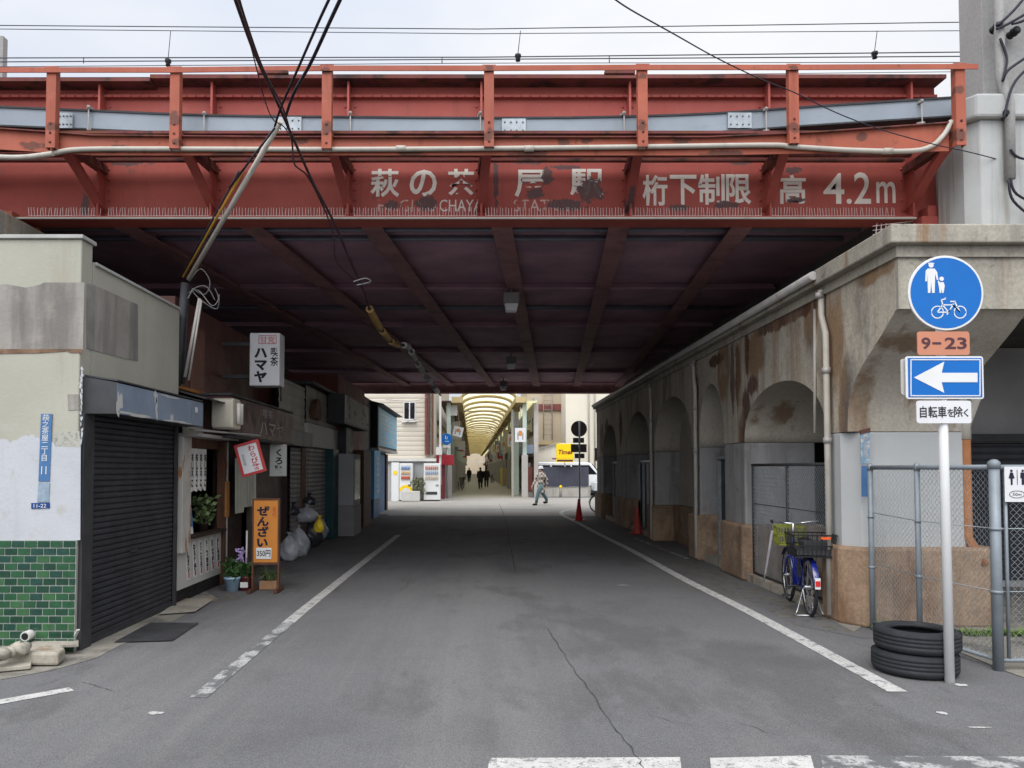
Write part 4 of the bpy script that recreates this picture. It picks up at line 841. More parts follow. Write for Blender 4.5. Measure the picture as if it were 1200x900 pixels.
# window bay: low panel, posts, sill, glass
YW0, YW1 = 9.12, 10.62
b = MB(); b.box(-3.60, -3.54, YW0, YW1, .16, .74); b.build('window_apron', m_offwhite, cf)
b = MB(); b.box(-3.58, -3.55, YW0, YW1, 0, .155); b.build('apron_base', m_black, cf)
b = MB(); b.box(-3.62, -3.46, YW0 + .25, YW1, .742, .78); b.build('window_sill', m_dark_wood, cf)
b = MB(); b.box(-3.60, -3.48, YW0 - .05, YW0 + .22, .60, 1.98); b.build('window_post', m_pale_wood, cf, bevel=.004)
b = MB(); b.box(-3.60, -3.50, YW1, YW1 + .09, 0, 1.98); b.build('door_post', m_brown_wood, cf)
b = MB(); b.box(-3.60, -3.50, YW1 + .11, YW1 + .16, 0, 1.98); b.build('door_post', m_pale_wood, cf)
b = MB(); b.box(-3.505, -3.47, YW1 + .02, YW1 + .13, .93, 1.42); b.build('post_plaque', m_orange_wood, cf)
b = MB(); b.box(-4.0, -3.99, YW0 + .2, YW1, .78, 1.98); b.build('window_glass', m_glass_dark, cf)
b = MB(); b.box(-3.60, -3.56, YW0 + .22, YW1, 1.86, 1.98); b.build('window_head', m_brown_wood, cf)
b = MB(); b.box(-3.72, -3.68, YW1 + .17, 12.0, 0, 2.0); b.build('door_panel', m_dark_wood, cf)
b = MB(); b.box(-3.62, -3.56, 12.05, YC1, 0, 2.0); b.build('tiled_wall', mat('dull_brown_wall', (.075, .055, .05), .6, .15, 3), cf)
for k in range(6):
    y0 = 9.32 + k * .215; b = MB(); b.prism([(-3.537, y0, .70), (-3.537, y0 + .10, .70), (-3.537, y0 + .17, .24), (-3.537, y0 + .07, .24)], (.004, 0, 0)); mp_ = b.build('menu_strip', m_paper, cf)
    text('\n'.join(['ぜんざい', 'わらび餅', 'ところ天', 'みつ豆', 'おはぎ', '抹茶'][k]), mp_, m_ink_navy, (-3.532, y0 + .085, .50), YP, Vector((0, -.15, 1)), .075, .34, bold=.06)
    b = MB(); b.box(-3.532, -3.530, y0 + .10, y0 + .135, .265, .33); b.build('price_mark', m_ink_red, mp_)
# noren paper strips in the window
for k in range(4):
    y0 = 9.42 + k * .15; b = MB(); b.prism([(-3.54, y0, 1.32 + .01 * k), (-3.53, y0 + .07, 1.31), (-3.54, y0 + .135, 1.32), (-3.54, y0 + .135, 1.85), (-3.54, y0, 1.85)], (.004, 0, 0)); s_ = b.build('paper_strip', m_paper, cf)
    text('\n'.join('おしるこ'), s_, m_ink, (-3.528, y0 + .07, 1.58), YP, ZP, .075, .42, bold=.06)
# door curtain
b = MB(); n_ = 26; vs = []
for i in range(n_ + 1):
    yy = 11.1 + .95 * i / n_; xx = -3.50 + .03 * math.sin(i * 1.5); zb_ = .95 if i < 10 else 1.02
    vs += [(xx, yy, zb_), (xx - .01, yy, 1.75)]
b.add(vs, [(2 * i, 2 * i + 1, 2 * i + 3, 2 * i + 2) for i in range(n_) if i != 10], True); o = one(b, 'door_curtain', m_cloth, 'pale beige split cloth curtain hanging in the cafe doorway', 'curtain')
# cafe sign box
t = thing('cafe_sign', 'long dark brown sign box with pale lettering above the cafe door', 'sign', (-3.4, 11.5, 2.03))
b = MB(); b.box(-3.58, -3.22, 9.95, 13.3, 2.03, 2.55); b.build('box', m_brown_sign, t, bevel=.008)
b = MB(); b.box(-3.6, -3.2, 9.93, 13.32, 2.552, 2.58); b.box(-3.6, -3.2, 9.9, 13.4, 2.0, 2.028); b.build('trim', m_darkmetal, t)
text('喫茶', t, m_ink_pale, (-3.22, 11.75, 2.43), YP, ZP, .55, .13)
text('ハマヤ', t, m_ink_pale, (-3.22, 12.0, 2.21), YP, ZP, 1.35, .23, bold=.01)
t = thing('lamp_box', 'rounded beige lamp box with two glossy tubes beside the brown cafe sign', 'lamp', (-3.3, 10.1, 2.1))
b = MB(); pts = []
for k in range(25):
    a = 2 * math.pi * k / 24; pts.append((0, .17 * max(-1, min(1, 1.35 * math.cos(a))), .20 * max(-1, min(1, 1.25 * math.sin(a)))))
b.prism([(-3.4, 9.94 + p[1] - .0, 2.30 + p[2]) for p in pts[:-1]], (.28, 0, 0)); b.build('shell', mat('beige_enamel', (.40, .37, .30), .35, .1, 4), t, bevel=.02)
for k in (-.05, .06): b = MB(); b.tube([(-3.09, 9.95 + k, 2.17), (-3.09, 9.95 + k, 2.44)], .028, 10); b.build('tube', mat('pale_tube', (.5, .48, .42), .15, .05, 4), t)
# white projecting sign
Y_ = 11.0; a, c = P(292, 452, Y_), P(328, 390, Y_)
t = thing('projecting_sign', 'white upright box sign with black and red lettering projecting high on the cafe wall', 'sign', ((a.x + c.x) / 2, Y_, a.z))
b = MB(); b.box(a.x, c.x, Y_, Y_ + .28, a.z, c.z); b.build('box', m_signwhite, t, bevel=.012)
text('ハ\nマ\nヤ', t, m_ink, P(305.5, 428, Y_), XP, ZP, .19, .50, bold=.05)
text('喫\n茶', t, m_ink, P(321.5, 418, Y_), XP, ZP, .115, .27, bold=.015)
b = MB(); q0, q1 = P(303, 403, Y_ - .004), P(324, 393, Y_ - .004)
for (xa, xb, za, zb2) in ((q0.x, q1.x, q0.z, q0.z + .008), (q0.x, q1.x, q1.z - .008, q1.z), (q0.x, q0.x + .008, q0.z, q1.z), (q1.x - .008, q1.x, q0.z, q1.z)): b.box(xa, xb, Y_ - .003, Y_ - .001, za, zb2)
b.build('red_border', m_ink_red, t); text('甘党', t, m_ink_red, P(313.5, 398, Y_), XP, ZP, .21, .095)
b = MB(); b.box(-3.75, a.x, Y_ + .1, Y_ + .16, a.z + .12, a.z + .17); b.build('bracket', m_darkmetal, t); b = MB(); b.box(-3.75, a.x, Y_ + .1, Y_ + .16, c.z - .17, c.z - .12); b.build('bracket', m_darkmetal, t); b = MB(); b.tube([(c.x - .03, Y_ + .2, a.z), (c.x - .03, Y_ + .2, 2.585)], .012, 6); b.build('strut', m_darkmetal, t)
# orange standing sign
Y_ = 10.0; a, c = P(295, 659, Y_), P(328, 584, Y_)
t = thing('standing_sign', 'orange standing sign board with brown frame reading zenzai 350 yen beside the cafe door', 'sign', ((a.x + c.x) / 2, Y_, 0))
b = MB(); b.box(a.x + .015, c.x - .015, Y_, Y_ + .04, a.z, c.z - .02); b.build('board', m_orange, t)
for x in (a.x, c.x - .022): b = MB(); b.box(x, x + .022, Y_ - .012, Y_ + .05, .05, c.z); b.box(x - .012, x + .034, Y_ - .16, Y_ + .2, .005, .05); b.build('leg', m_brown_wood, t, bevel=.004)
b = MB(); b.box(a.x + .023, c.x - .023, Y_ - .008, Y_ + .045, c.z - .022, c.z); b.box(a.x + .023, c.x - .023, Y_ - .008, Y_ + .045, a.z - .03, a.z - .001); b.build('rail', m_brown_wood, t)
text('ぜ\nん\nざ\nい', t, m_ink_navy, P(308, 617, Y_), XP, Vector((.03, 0, 1)), .165, .53, bold=.045)
text('名\n代', t, m_ink_red, P(321.5, 600, Y_), XP, ZP, .055, .14)
b = MB(); q0, q1 = P(300, 655, Y_ - .006), P(318, 642, Y_ - .006); b.box(q0.x, q1.x, Y_ - .006, Y_ - .002, q0.z, q1.z); pt_ = b.build('price_tag', m_white, t)
text('350円', pt_, m_ink, ((q0.x + q1.x) / 2, Y_ - .007, (q0.z + q1.z) / 2), XP, ZP, .175, .085, bold=.01)
# tilted red framed sign
Y_ = 10.3; q = P(293.5, 537, Y_); ri = Vector((math.cos(R(16)), 0, math.sin(R(16)))); uu = Vector((-ri.z, 0, ri.x))
t = thing('hanging_sign', 'tilted white sign with red frame and red lettering hanging by the cafe door', 'sign', q)
b = MB(); b.obox(q, ri, YP, uu, .155, .012, .205); b.build('board', m_signwhite, t)
b = MB(); 
for s_ in (-1, 1): b.obox(q + ri * .15 * s_ - YP * .004, ri, YP, uu, .018, .018, .22); b.obox(q + uu * .205 * s_ - YP * .004, ri, YP, uu, .1315, .018, .018)
b.build('frame', m_redframe, t)
text('わ\nら\nび\n餅', t, m_ink_red, q + ri * .05 - YP * .012, ri, uu, .10, .34, bold=.02); text('自\n家\n製', t, m_ink_grey, q - ri * .085 - YP * .012, ri, uu, .04, .16)
b = MB(); b.tube([q + uu * .22 + ri * .1, (q.x + .02, Y_ + .05, 2.0)], .004, 4); b.build('cord', m_black, t)
Y_ = 12.6; a, c = P(316, 558, Y_), P(336, 520, Y_)
t = thing('cloth_banner', 'white hanging banner with brushed black characters on the dull wall right of the cafe door', 'banner', ((a.x + c.x) / 2, Y_, a.z))
b = MB(); b.box(a.x, c.x, Y_, Y_ + .012, a.z, c.z); b.build('cloth', m_paper, t); text('く\nろ\n蜜', t, m_ink, P(327, 540, Y_), XP, ZP, .14, .40, bold=.03)
b = MB(); b.tube([(a.x - .02, Y_, c.z), (c.x + .02, Y_, c.z)], .012, 6); b.box(a.x, a.x + .01, Y_, Y_ + .01, c.z, 2.03); b.build('rod', m_brown_wood, t)
# plants by the door
def pot_lathe(mb, p, r0, r1, h): mb.lathe(p, [(r0, .0), (r1, h * .85), (r1 * 1.08, h * .86), (r1 * 1.08, h), (r1 * .9, h), (r1 * .88, h * .88)], 16); return mb
p = G(272, 693); t = thing('potted_plant', 'leafy plant in a pale blue pot against the cafe door post', 'potted plant', p)
pot_lathe(MB(), p, .075, .10, .19).build('pot', m_bluepot, t); leaves(MB(), p + ZP * .18, 140, .09, .22, .10, .03).build('foliage', m_leaf, t)
p = G(288, 692); t = thing('potted_orchid', 'lilac flowers on a stem rising from a dark red tin beside the standing sign', 'potted plant', p)
pot_lathe(MB(), p, .07, .075, .19).build('pot', mat('dark_red_tin', (.16, .03, .035), .5, .2, 9), t); b = MB(); b.box(p.x - .05, p.x + .05, p.y - .08, p.y - .075, .05, .12); b.build('pot_label', m_paper, t)
leaves(MB(), p + ZP * .2, 90, .08, .12, .14, .03).build('foliage', m_leaf, t)
b = MB(); b.tube(smooth_path([p + ZP * .2, p + Vector((-.03, 0, .36)), p + Vector((-.07, -.02, .52))]), .006, 5); b.tube([p + ZP * .18, p + Vector((0, .03, .78))], .012, 5); b.build('stem', m_paper, t)
b = MB()
for _ in range(46):
    q = p + Vector((-.07 + random.gauss(0, .035), random.gauss(-.02, .03), .46 + random.gauss(0, .06))); b.ell(q, .017, .017, .013, 6, 4, .3)
b.build('blossom', m_flower, t)
p = G(280, 689); t = thing('potted_plant', 'low leafy plant in a small grey pot between the blue pot and the red tin', 'potted plant', p)
pot_lathe(MB(), p, .05, .065, .14).build('pot', m_ink_grey, t); leaves(MB(), p + ZP * .13, 70, .06, .16, .09, .025).build('foliage', m_leaf, t)
p = G(313, 692) + YP * .12; t = thing('spider_plant', 'spider plant with arching pale leaves in a wooden box under the orange sign', 'potted plant', p)
b = MB(); b.box(p.x - .115, p.x + .115, p.y - .09, p.y + .09, .005, .12); b.build('box', m_terracotta, t, bevel=.008); blades(MB(), p + ZP * .11, 90, .30, .9, .011, .06).build('foliage', m_leaf_pale, t)
p = Vector((-3.62, 10.15, .785)); t = thing('window_plant', 'bushy green plant standing on the cafe window sill', 'potted plant', p)
pot_lathe(MB(), p, .05, .07, .10).build('pot', m_dark_wood, t); leaves(MB(), p + ZP * .09, 170, .11, .34, .09, .03).build('foliage', m_leaf_pale, t)
t = thing('picture_frame', 'small white framed panel leaning in the left of the cafe window', 'picture', (-3.6, 9.55, .782))
b = MB(); b.prism([(-3.62, 9.44, .785), (-3.56, 9.62, .785), (-3.60, 9.60, 1.22), (-3.64, 9.44, 1.22)], (.012, 0, 0)); b.build('frame', m_white, t, bevel=.02); b = MB(); b.prism([(-3.595, 9.49, .88), (-3.555, 9.585, .88), (-3.575, 9.58, 1.12), (-3.605, 9.49, 1.12)], (.012, 0, 0)); b.build('glass', m_address_blue, t)
# service mast and poles at the cafe corner
t = thing('service_pole', 'dark service pole with a steel conduit leaning out from the cafe corner', 'pole', (-3.72, 9.15, 2.5))
pb = P(221, 327, 9.1); pt_ = P(329, 142, 7.45)
b = MB(); b.tube([P(207, 452, 9.12), P(212, 390, 9.12), P(217, 332, 9.12)], .05, 8); b.tube([P(214, 450, 9.2), P(221, 335, 9.2)], .022, 6); b.build('pole', m_darkmetal, t)
b = MB(); b.tube([pb, pt_], .027, 8); b.build('conduit', m_pipe, t)
b = MB(); b.tube([pb + Vector((-.06, -.02, .02)), pb.lerp(pt_, .5) + Vector((-.06, -.03, .02)), pb.lerp(pt_, .72) + Vector((-.06, -.03, .03))], .013, 6); b.build('yellow_cable', mat('yellow_cable', (.45, .24, .03), .5, .1, 4), t)
b = MB(); b.tube([pb + Vector((-.09, -.02, .02)), pb.lerp(pt_, .7) + Vector((-.10, -.03, .03))], .009, 6); b.tube([pb.lerp(pt_, .6) + Vector((-.10, -.03, .03)), P(322, 150, 7.4)], .011, 6); b.build('drop_cable', m_cable, t)
b = MB()
for pts in (((222, 330), (235, 315), (246, 330), (240, 345), (225, 338)), ((218, 345), (232, 340), (248, 358), (256, 350), (252, 338)), ((224, 340), (236, 352), (254, 362), (257, 345)), ((220, 350), (228, 338), (242, 336), (252, 352))): b.tube(smooth_path([P(x, y, 9.1 + random.uniform(-.06, .06)) for x, y in pts]), .006, 5)
b.build('cable_tangle', mat('grey_cable', (.17, .16, .155), .6, .15, 6), t)
b = MB(); b.tube([P(217, 442, 9.0), P(234, 350, 9.0)], .022, 8); b.tube([P(221, 446, 8.98), P(236, 352, 8.98)], .014, 6); one(b, 'leaning_pole', m_conduit, 'pale pole leaning against the brown sheet metal wall above the cafe awning', 'pole')

# ================================================================== SHOPS FURTHER ALONG
sh = thing('tin_shop', 'small shop with beige tin siding above a half hidden grey roller shutter', 'building', (-3.5, 14.1, 0))
def px_box(x, px0, px1, y0, y1, d=.1):         # a wall panel on plane x between two pixel columns, heights from pixels at px0
    a, c = PX(px0, y1, x), PX(px0, y0, x); return a.y, PX(px1, y0, x).y, a.z, c.z
b = MB(); shutter(b, (-3.48, 13.35), (-3.48, 15.35), 2.30, 3.22, .17, .014, (1, 0, 0)); b.build('tin_siding', m_beige_tin, sh)
b = MB(); b.box(-5.4, -3.50, 14.1, 15.35, 0, 3.24); b.build('wall', m_dark_wood, sh)
b = MB(); b.box(-3.62, -3.30, 13.36, 15.35, 2.02, 2.30); b.build('canopy', m_shutter_grey, sh, bevel=.01)
b = MB(); shutter(b, (-3.46, 14.12), (-3.46, 14.95), .05, 2.0, .09, .014, (1, 0, 0)); b.build('roller_shutter', m_shutter_grey, sh)
b = MB(); b.box(-3.5, -3.42, 14.96, 15.3, 0, 2.0); b.build('pilaster', m_brown_wood, sh)
s3 = thing('shuttered_shop', 'shop with a rusty beige upper board and closed grey shutter behind the rubbish bags', 'building', (-3.5, 15.4, 0))
b = MB(); b.box(-5.4, -3.55, 15.36, 18.6, 0, 3.3); b.build('wall', m_dark_wood, s3)
b = MB(); shutter(b, (-3.46, 15.38), (-3.46, 18.6), 2.55, 3.28, .24, .014, (1, 0, 0)); b.build('tin_siding', m_beige_tin, s3)
b = MB(); b.box(-3.52, -3.40, 15.37, 18.6, 2.05, 2.52); b.build('lower_board', m_offwhite, s3)
b = MB(); shutter(b, (-3.48, 15.42), (-3.48, 17.5), .05, 2.04, .09, .014, (1, 0, 0)); b.build('roller_shutter', m_shutter_grey, s3)
b = MB(); b.prism([(-3.40, 15.9 + .35 * math.cos(a * math.pi / 10), 2.62 + .42 * math.sin(a * math.pi / 10)) for a in range(11)], (.10, 0, 0)); b.build('round_hood', m_brown_wood, s3)
b = MB(); b.box(-3.54, -3.30, 17.55, 18.2, 0, 2.04); b.build('teal_pillar', m_teal_dark, s3)
b = MB(); b.box(-5.4, -3.3, 15.35, 18.6, 3.3, 3.36); b.build('roof', m_darkmetal, s3)
t = thing('storage_cabinet', 'tall grey cabinet with a pale glass panel beside the dark teal pillar', 'cabinet', (-3.1, 18.7, 0))
b = MB(); b.box(-3.35, -2.95, 18.25, 19.3, .72, 1.95); b.build('upper_cabinet', m_siding_dark, t, bevel=.01)
b = MB(); b.box(-3.35, -2.93, 18.22, 19.32, 0, .715); b.build('lower_cabinet', m_ink_grey, t, bevel=.01)
b = MB(); b.box(-2.948, -2.94, 18.4, 19.2, .85, 1.82); b.build('glass_panel', mat('greenish_glass', (.40, .43, .36), .2, .1, 2), t)
s4 = thing('dark_shop', 'dark shop front with a maroon upper wall beneath the bridge', 'building', (-3.5, 18.7, 0))
b = MB(); b.box(-5.4, -3.4, 18.62, 23.0, 0, 3.9); b.build('wall', m_maroon, s4)
b = MB(); b.box(-3.4, -3.36, 19.5, 20.7, 0, 2.2); b.build('door', m_black, s4)
b = MB(); b.box(-3.4, -3.1, 20.9, 22.3, 0, 2.1); b.build('porch', m_brown_wood, s4, bevel=.01)
b = MB(); b.box(-3.4, -3.2, 18.65, 19.4, 2.0, 2.6); b.build('meter_box', m_darkmetal, s4)
t = thing('shop_sign', 'weathered pale grey sign box with faded marks on the dark shop front', 'sign', (-3.1, 19.2, 2.63))
b = MB(); b.box(-3.4, -3.02, 17.35, 21.1, 2.62, 3.30); b.build('box', m_darkmetal, t, bevel=.01)
b = MB(); b.box(-3.019, -3.00, 17.4, 21.05, 2.66, 3.27); b.build('face', mat('faded_sign_face', (.47, .455, .42), .7, .1, 2, layers=[dict(col=(.14, .11, .09), sc=(5, 1.8, 4.5), lo=.52, hi=.6, amt=.8)]), t)
s5 = thing('blue_sign_shop', 'last dark shop under the bridge, below the light blue sign box', 'building', (-3.3, 23, 0))
b = MB(); b.box(-5.4, -3.6, 23.05, 30.0, 0, 3.9); b.build('wall', m_darkmetal, s5)
b = MB(); b.box(-3.6, -3.45, 24.0, 24.4, 0, 2.15); b.build('pier', m_brown_wood, s5); b = MB(); b.box(-3.6, -3.5, 29.4, 29.9, 0, 2.15); b.build('pier', m_brown_wood, s5)
b = MB(); b.box(-3.6, -3.55, 26.2, 29.3, 0, 2.1); b.build('shop_door', m_address_blue, s5)
t = thing('blue_shop_sign', 'light blue sign box with rows of pale lettering under the far bridge edge', 'sign', (-3.4, 28.5, 2.2))
b = MB(); b.box(-3.75, -3.37, 25.8, 31.8, 2.30, 3.72); b.build('box', m_black, t); b = MB(); b.box(-3.369, -3.35, 25.9, 31.7, 2.38, 3.67); fc = b.build('face', m_sign_ltblue, t)
b = MB(); b.prism([(-3.75, 25.6, 3.73), (-3.15, 25.6, 3.73), (-3.15, 25.6, 3.76), (-3.75, 25.6, 3.92)], (0, 6.4, 0)); b.build('hood', m_darkmetal, t)
b = MB()
for r_ in range(7):
    y = 26.3
    while y < 31.2:
        l = random.uniform(.25, .8)
        if random.random() < .85: b.box(-3.349, -3.345, y, min(y + l, 31.4), 2.50 + r_ * .16, 2.57 + r_ * .16)
        y += l + .14
b.build('lettering_rows', m_signwhite, fc)
b = MB(); b.box(-3.7, -3.33, 25.8, 31.8, 2.2, 2.299); b.build('bottom_trim', m_offwhite, t)
t = thing('upright_blue_sign', 'narrow upright light blue sign below the blue sign box', 'sign', (-3.4, 25.2, 0))
b = MB(); b.box(-3.6, -3.30, 24.5, 26.0, .62, 2.18); b.build('board', mat('cyan_sign', (.10, .46, .80), .5, .08, 2), t); b = MB()
for k in range(7): b.box(-3.299, -3.295, 25.0 + random.uniform(-.06, .06), 25.5 + random.uniform(-.06, .06), .80 + k * .18, .91 + k * .18)
b.build('lettering_rows', m_signwhite, t)
b = MB(); b.box(-3.6, -3.32, 24.55, 25.95, 0, .61); b.build('base', m_address_blue, t)
# rubbish bags
def bag(px, py, rx, rz, m, label, Y=None, z=0.0):
    rx *= .9; rz *= .88
    p = G(px, py) if Y is None else P(px, py, Y); p = Vector((p.x, p.y, z if Y is None else p.z))
    t = thing('rubbish_bag', label, 'rubbish bag', p); b = MB(); b.ell(p + ZP * rz * .42, rx, rx * random.uniform(.8, 1.05), rz * .52, 30, 20)
    ph = [random.uniform(0, 6) for _ in range(6)]; lean = random.uniform(-.25, .25)
    def wr(q):
        d = q - p; u = max(0, min(1.15, d.z / rz)); a = math.atan2(d.y, d.x)
        k = (1.12 - .62 * max(0, u - .35)) * (1 + .10 * math.sin(2 * a + ph[0]) + .06 * math.sin(5 * a + ph[1] + u * 9) + .035 * math.sin(11 * a + ph[2] - u * 16) + .03 * math.sin(u * 22 + 3 * a + ph[3]))
        return Vector((p.x + d.x * k + lean * rx * u, p.y + d.y * k, p.z + max(.004, d.z)))
    b.map(wr); b.build('sack', m, t)
    b = MB(); q = p + Vector((lean * rx, 0, rz * .92)); b.lathe(q, [(.018, 0), (.020, .02), (.04, .05), (.055, .07)], 9, caps=False); b.map(lambda v_: v_ + Vector((random.uniform(-.014, .014), random.uniform(-.014, .014), random.uniform(-.01, .01)))); b.build('tied_neck', m, t)
    return t
bag(338, 657, .17, .52, m_bag, 'frosted white rubbish bag closest to the orange standing sign')
bag(350, 652, .22, .62, m_bag, 'large sagging white rubbish bag in front of the heap')
bag(362, 641, .26, .68, m_darkbag, 'dark rubbish bag in the middle of the heap by the shutter')
bag(372, 634, .24, .66, m_bag, 'pale rubbish bag behind the yellow bag')
bag(345, 641, .24, .80, m_darkbag, 'tall dark rubbish bag at the back of the heap beside the cafe wall')
bag(373, 624, .095, .30, m_yellow_plastic, 'small bright yellow plastic bag on top of the heap', Y=14.4)
bag(357, 612, .22, .36, m_bag, 'pale bag on the top of the heap', Y=14.9)
bag(364, 592, .13, .22, m_darkbag, 'small black knotted bag topmost of the heap', Y=15.1)
bag(343, 604, .13, .22, m_darkbag, 'small black bag on the heap beside the white banner', Y=14.3)
# ================================================================== BEYOND THE BRIDGE
# left: siding house with vending machines
YH = 38.6
h = thing('siding_house', 'beige clapboard house with a small window above a grey wall at the arcade corner', 'house', (-6, YH, 0))
xe = P(507, 540, YH).x
b = MB(); b.box(-14, xe - .02, YH + .03, YH + 4, 2.0, 9); b.build('wall', m_siding, h)
b = MB(); shutter(b, (-14, YH), (xe, YH), 2.0, 9.0, .24, .02, (0, -1, 0)); b.build('clapboard', m_siding, h)
b = MB(); b.box(-14, xe + .1, YH - .25, YH + 3.9, 0, 1.95); b.build('lower_wall', m_siding_dark, h)
b = MB(); b.box(-14, xe + .2, YH - .45, YH - .02, 1.96, 2.10); b.build('ledge', m_offwhite, h)
a, c = P(473, 492, YH), P(487, 471, YH)
b = MB(); b.box(a.x, c.x, YH - .05, YH + .02, a.z, c.z); wn = b.build('window', m_white, h)
b = MB(); m_ = (a.x + c.x) / 2; b.box(a.x + .04, m_ - .03, YH - .06, YH - .051, a.z + .05, c.z - .04); b.box(m_ + .03, c.x - .04, YH - .06, YH - .051, a.z + .05, c.z - .04); b.build('pane', m_glass_dark, wn)
b = MB(); b.box(a.x - .05, c.x + .05, YH - .2, YH - .02, a.z - .12, a.z - .06); b.build('sill', m_white, wn)
b = MB(); b.tube(smooth_path([P(470, 497, YH - .2), P(480, 493, YH - .4), P(492, 490, YH - .2)]), .02, 5); b.tube(smooth_path([P(452, 468, YH - .3), P(485, 470, YH - .4), P(505, 463, YH - .2)]), .02, 5); b.build('cable', m_conduit, h)
for px, m, w_ in ((499, m_maroon, .10), (502.5, m_brown_sheet, .10), (507, m_brown_wood, .08), (516, m_offwhite, .10)):
    b = MB(); q = P(px, 533, YH - .15); b.box(q.x - w_ / 2, q.x + w_ / 2, YH - .3 + .04 * w_, YH - .05, q.z + (0 if px < 512 else -1.5), 8); b.build('down_pipe', m, h)
b = MB(); q0, q1 = P(511, 533, YH - .3), P(518, 524, YH - .3); b.box(q0.x, q1.x, YH - .5, YH - .301, q0.z, q1.z); b.build('meter_box', m_offwhite, h)
def vending(px0, px1, y0, y1, label, kind):
    Y = 37.7; a, c = P(px0, y1, Y), P(px1, y0, Y); t = thing('vending_machine', label, 'vending machine', ((a.x + c.x) / 2, Y, 0))
    b = MB(); b.box(a.x, c.x, Y, Y + .6, .06, c.z); b.build('body', m_white, t, bevel=.02)
    b = MB(); b.box(a.x + .05, c.x - .05, Y + .04, Y + .5, 0, .059); b.build('foot', m_black, t)
    b = MB(); w_ = c.x - a.x; b.box(a.x + .07, c.x - (.1 if kind else .07), Y - .012, Y - .001, c.z - .86, c.z - .08); wd = b.build('display_window', mat('vending_window', (.50, .50, .48), .2, .05, 3), t)
    for r_ in range(3):
        b = MB(); 
        for k in range(7):
            x = a.x + .11 + k * (w_ - .26) / 6; z = c.z - .78 + r_ * .24; b.lathe((x, Y - .03, z), [(.026, 0), (.028, .02), (.028, .13), (.018, .15)], 8)
        b.build('drink_row', (mat('cans_red', (.45, .10, .06), .3, .5, 14), mat('cans_tan', (.5, .35, .2), .3, .5, 14), mat('cans_blue', (.16, .26, .42), .3, .5, 14))[(r_ + kind) % 3], wd)
    b = MB(); b.box(a.x + .12, c.x - .15, Y - .012, Y - .001, .32, .46); b.build('outlet', m_darkmetal, t)
    b = MB(); b.box(c.x - .22, c.x - .08, Y - .012, Y - .001, .72, .82); b.build('coin_panel', m_ink_grey, t)
    if not kind:
        b = MB(); b.prism([((a.x + c.x) / 2 + .33 * math.cos(math.pi * k / 12), Y - .012, .5 + .30 * math.sin(math.pi * k / 12)) for k in range(13)] + [((a.x + c.x) / 2 + .2 * math.cos(math.pi * k / 12), Y - .012, .5 + .16 * math.sin(math.pi * k / 12)) for k in range(12, -1, -1)], (0, .01, 0)); b.build('yellow_arch', m_yellow, t)
    return t
vending(468, 483.5, 543, 584, 'white vending machine with a yellow arch, beside the panel with a yellow dot', 0)
vending(496.5, 516, 543, 584, 'white vending machine closest to the arcade entrance', 1)
t = thing('white_panel', 'tall white panel with a yellow dot left of the vending machines', 'panel', P(463, 584, 37.8)); a, c = P(458.5, 586, 37.8), P(467.6, 542, 37.8)
b = MB(); b.box(a.x, c.x, 37.8, 37.95, 0, c.z); b.build('panel', m_white, t, bevel=.01); q = P(463, 554, 37.79); b = MB(); b.lathe(q, [(.1, 0), (.1, -.008)], 18, 'y'); b.build('dot', m_yellow, t)
t = thing('flower_planter', 'white planter of grey-green plants between the two vending machines', 'planter', P(488, 583, 37.4)); a, c = P(470, 583, 37.3), P(492, 575.5, 37.3)
b = MB(); b.box(a.x, c.x, 37.3, 37.6, 0.02, c.z); b.build('trough', m_offwhite, t, bevel=.02); leaves(MB(), ((a.x + c.x) / 2 + .35, 37.75, c.z - .15), 340, .32, .75, .16, .04).build('foliage', mat('dusty_leaf', (.16, .17, .10), .7, .3, 8), t)
t = thing('red_stall', 'dark red covered stall behind the vending machine and the arcade column', 'stall', (-1.9, 40.5, 0))
a, c = P(511, 545, 40.3), P(534, 533, 40.3); b = MB(); b.box(a.x, P(531, 545, 40.3).x, 40.3, 41.6, a.z, c.z); b.build('awning', m_redcloth, t, bevel=.02)
b = MB(); b.box(a.x + .05, P(521, 580, 40.5).x, 40.5, 41.5, 0, a.z - .002); b.build('cabinet', mat('dark_red_cabinet', (.17, .035, .04), .6, .3, 3), t)

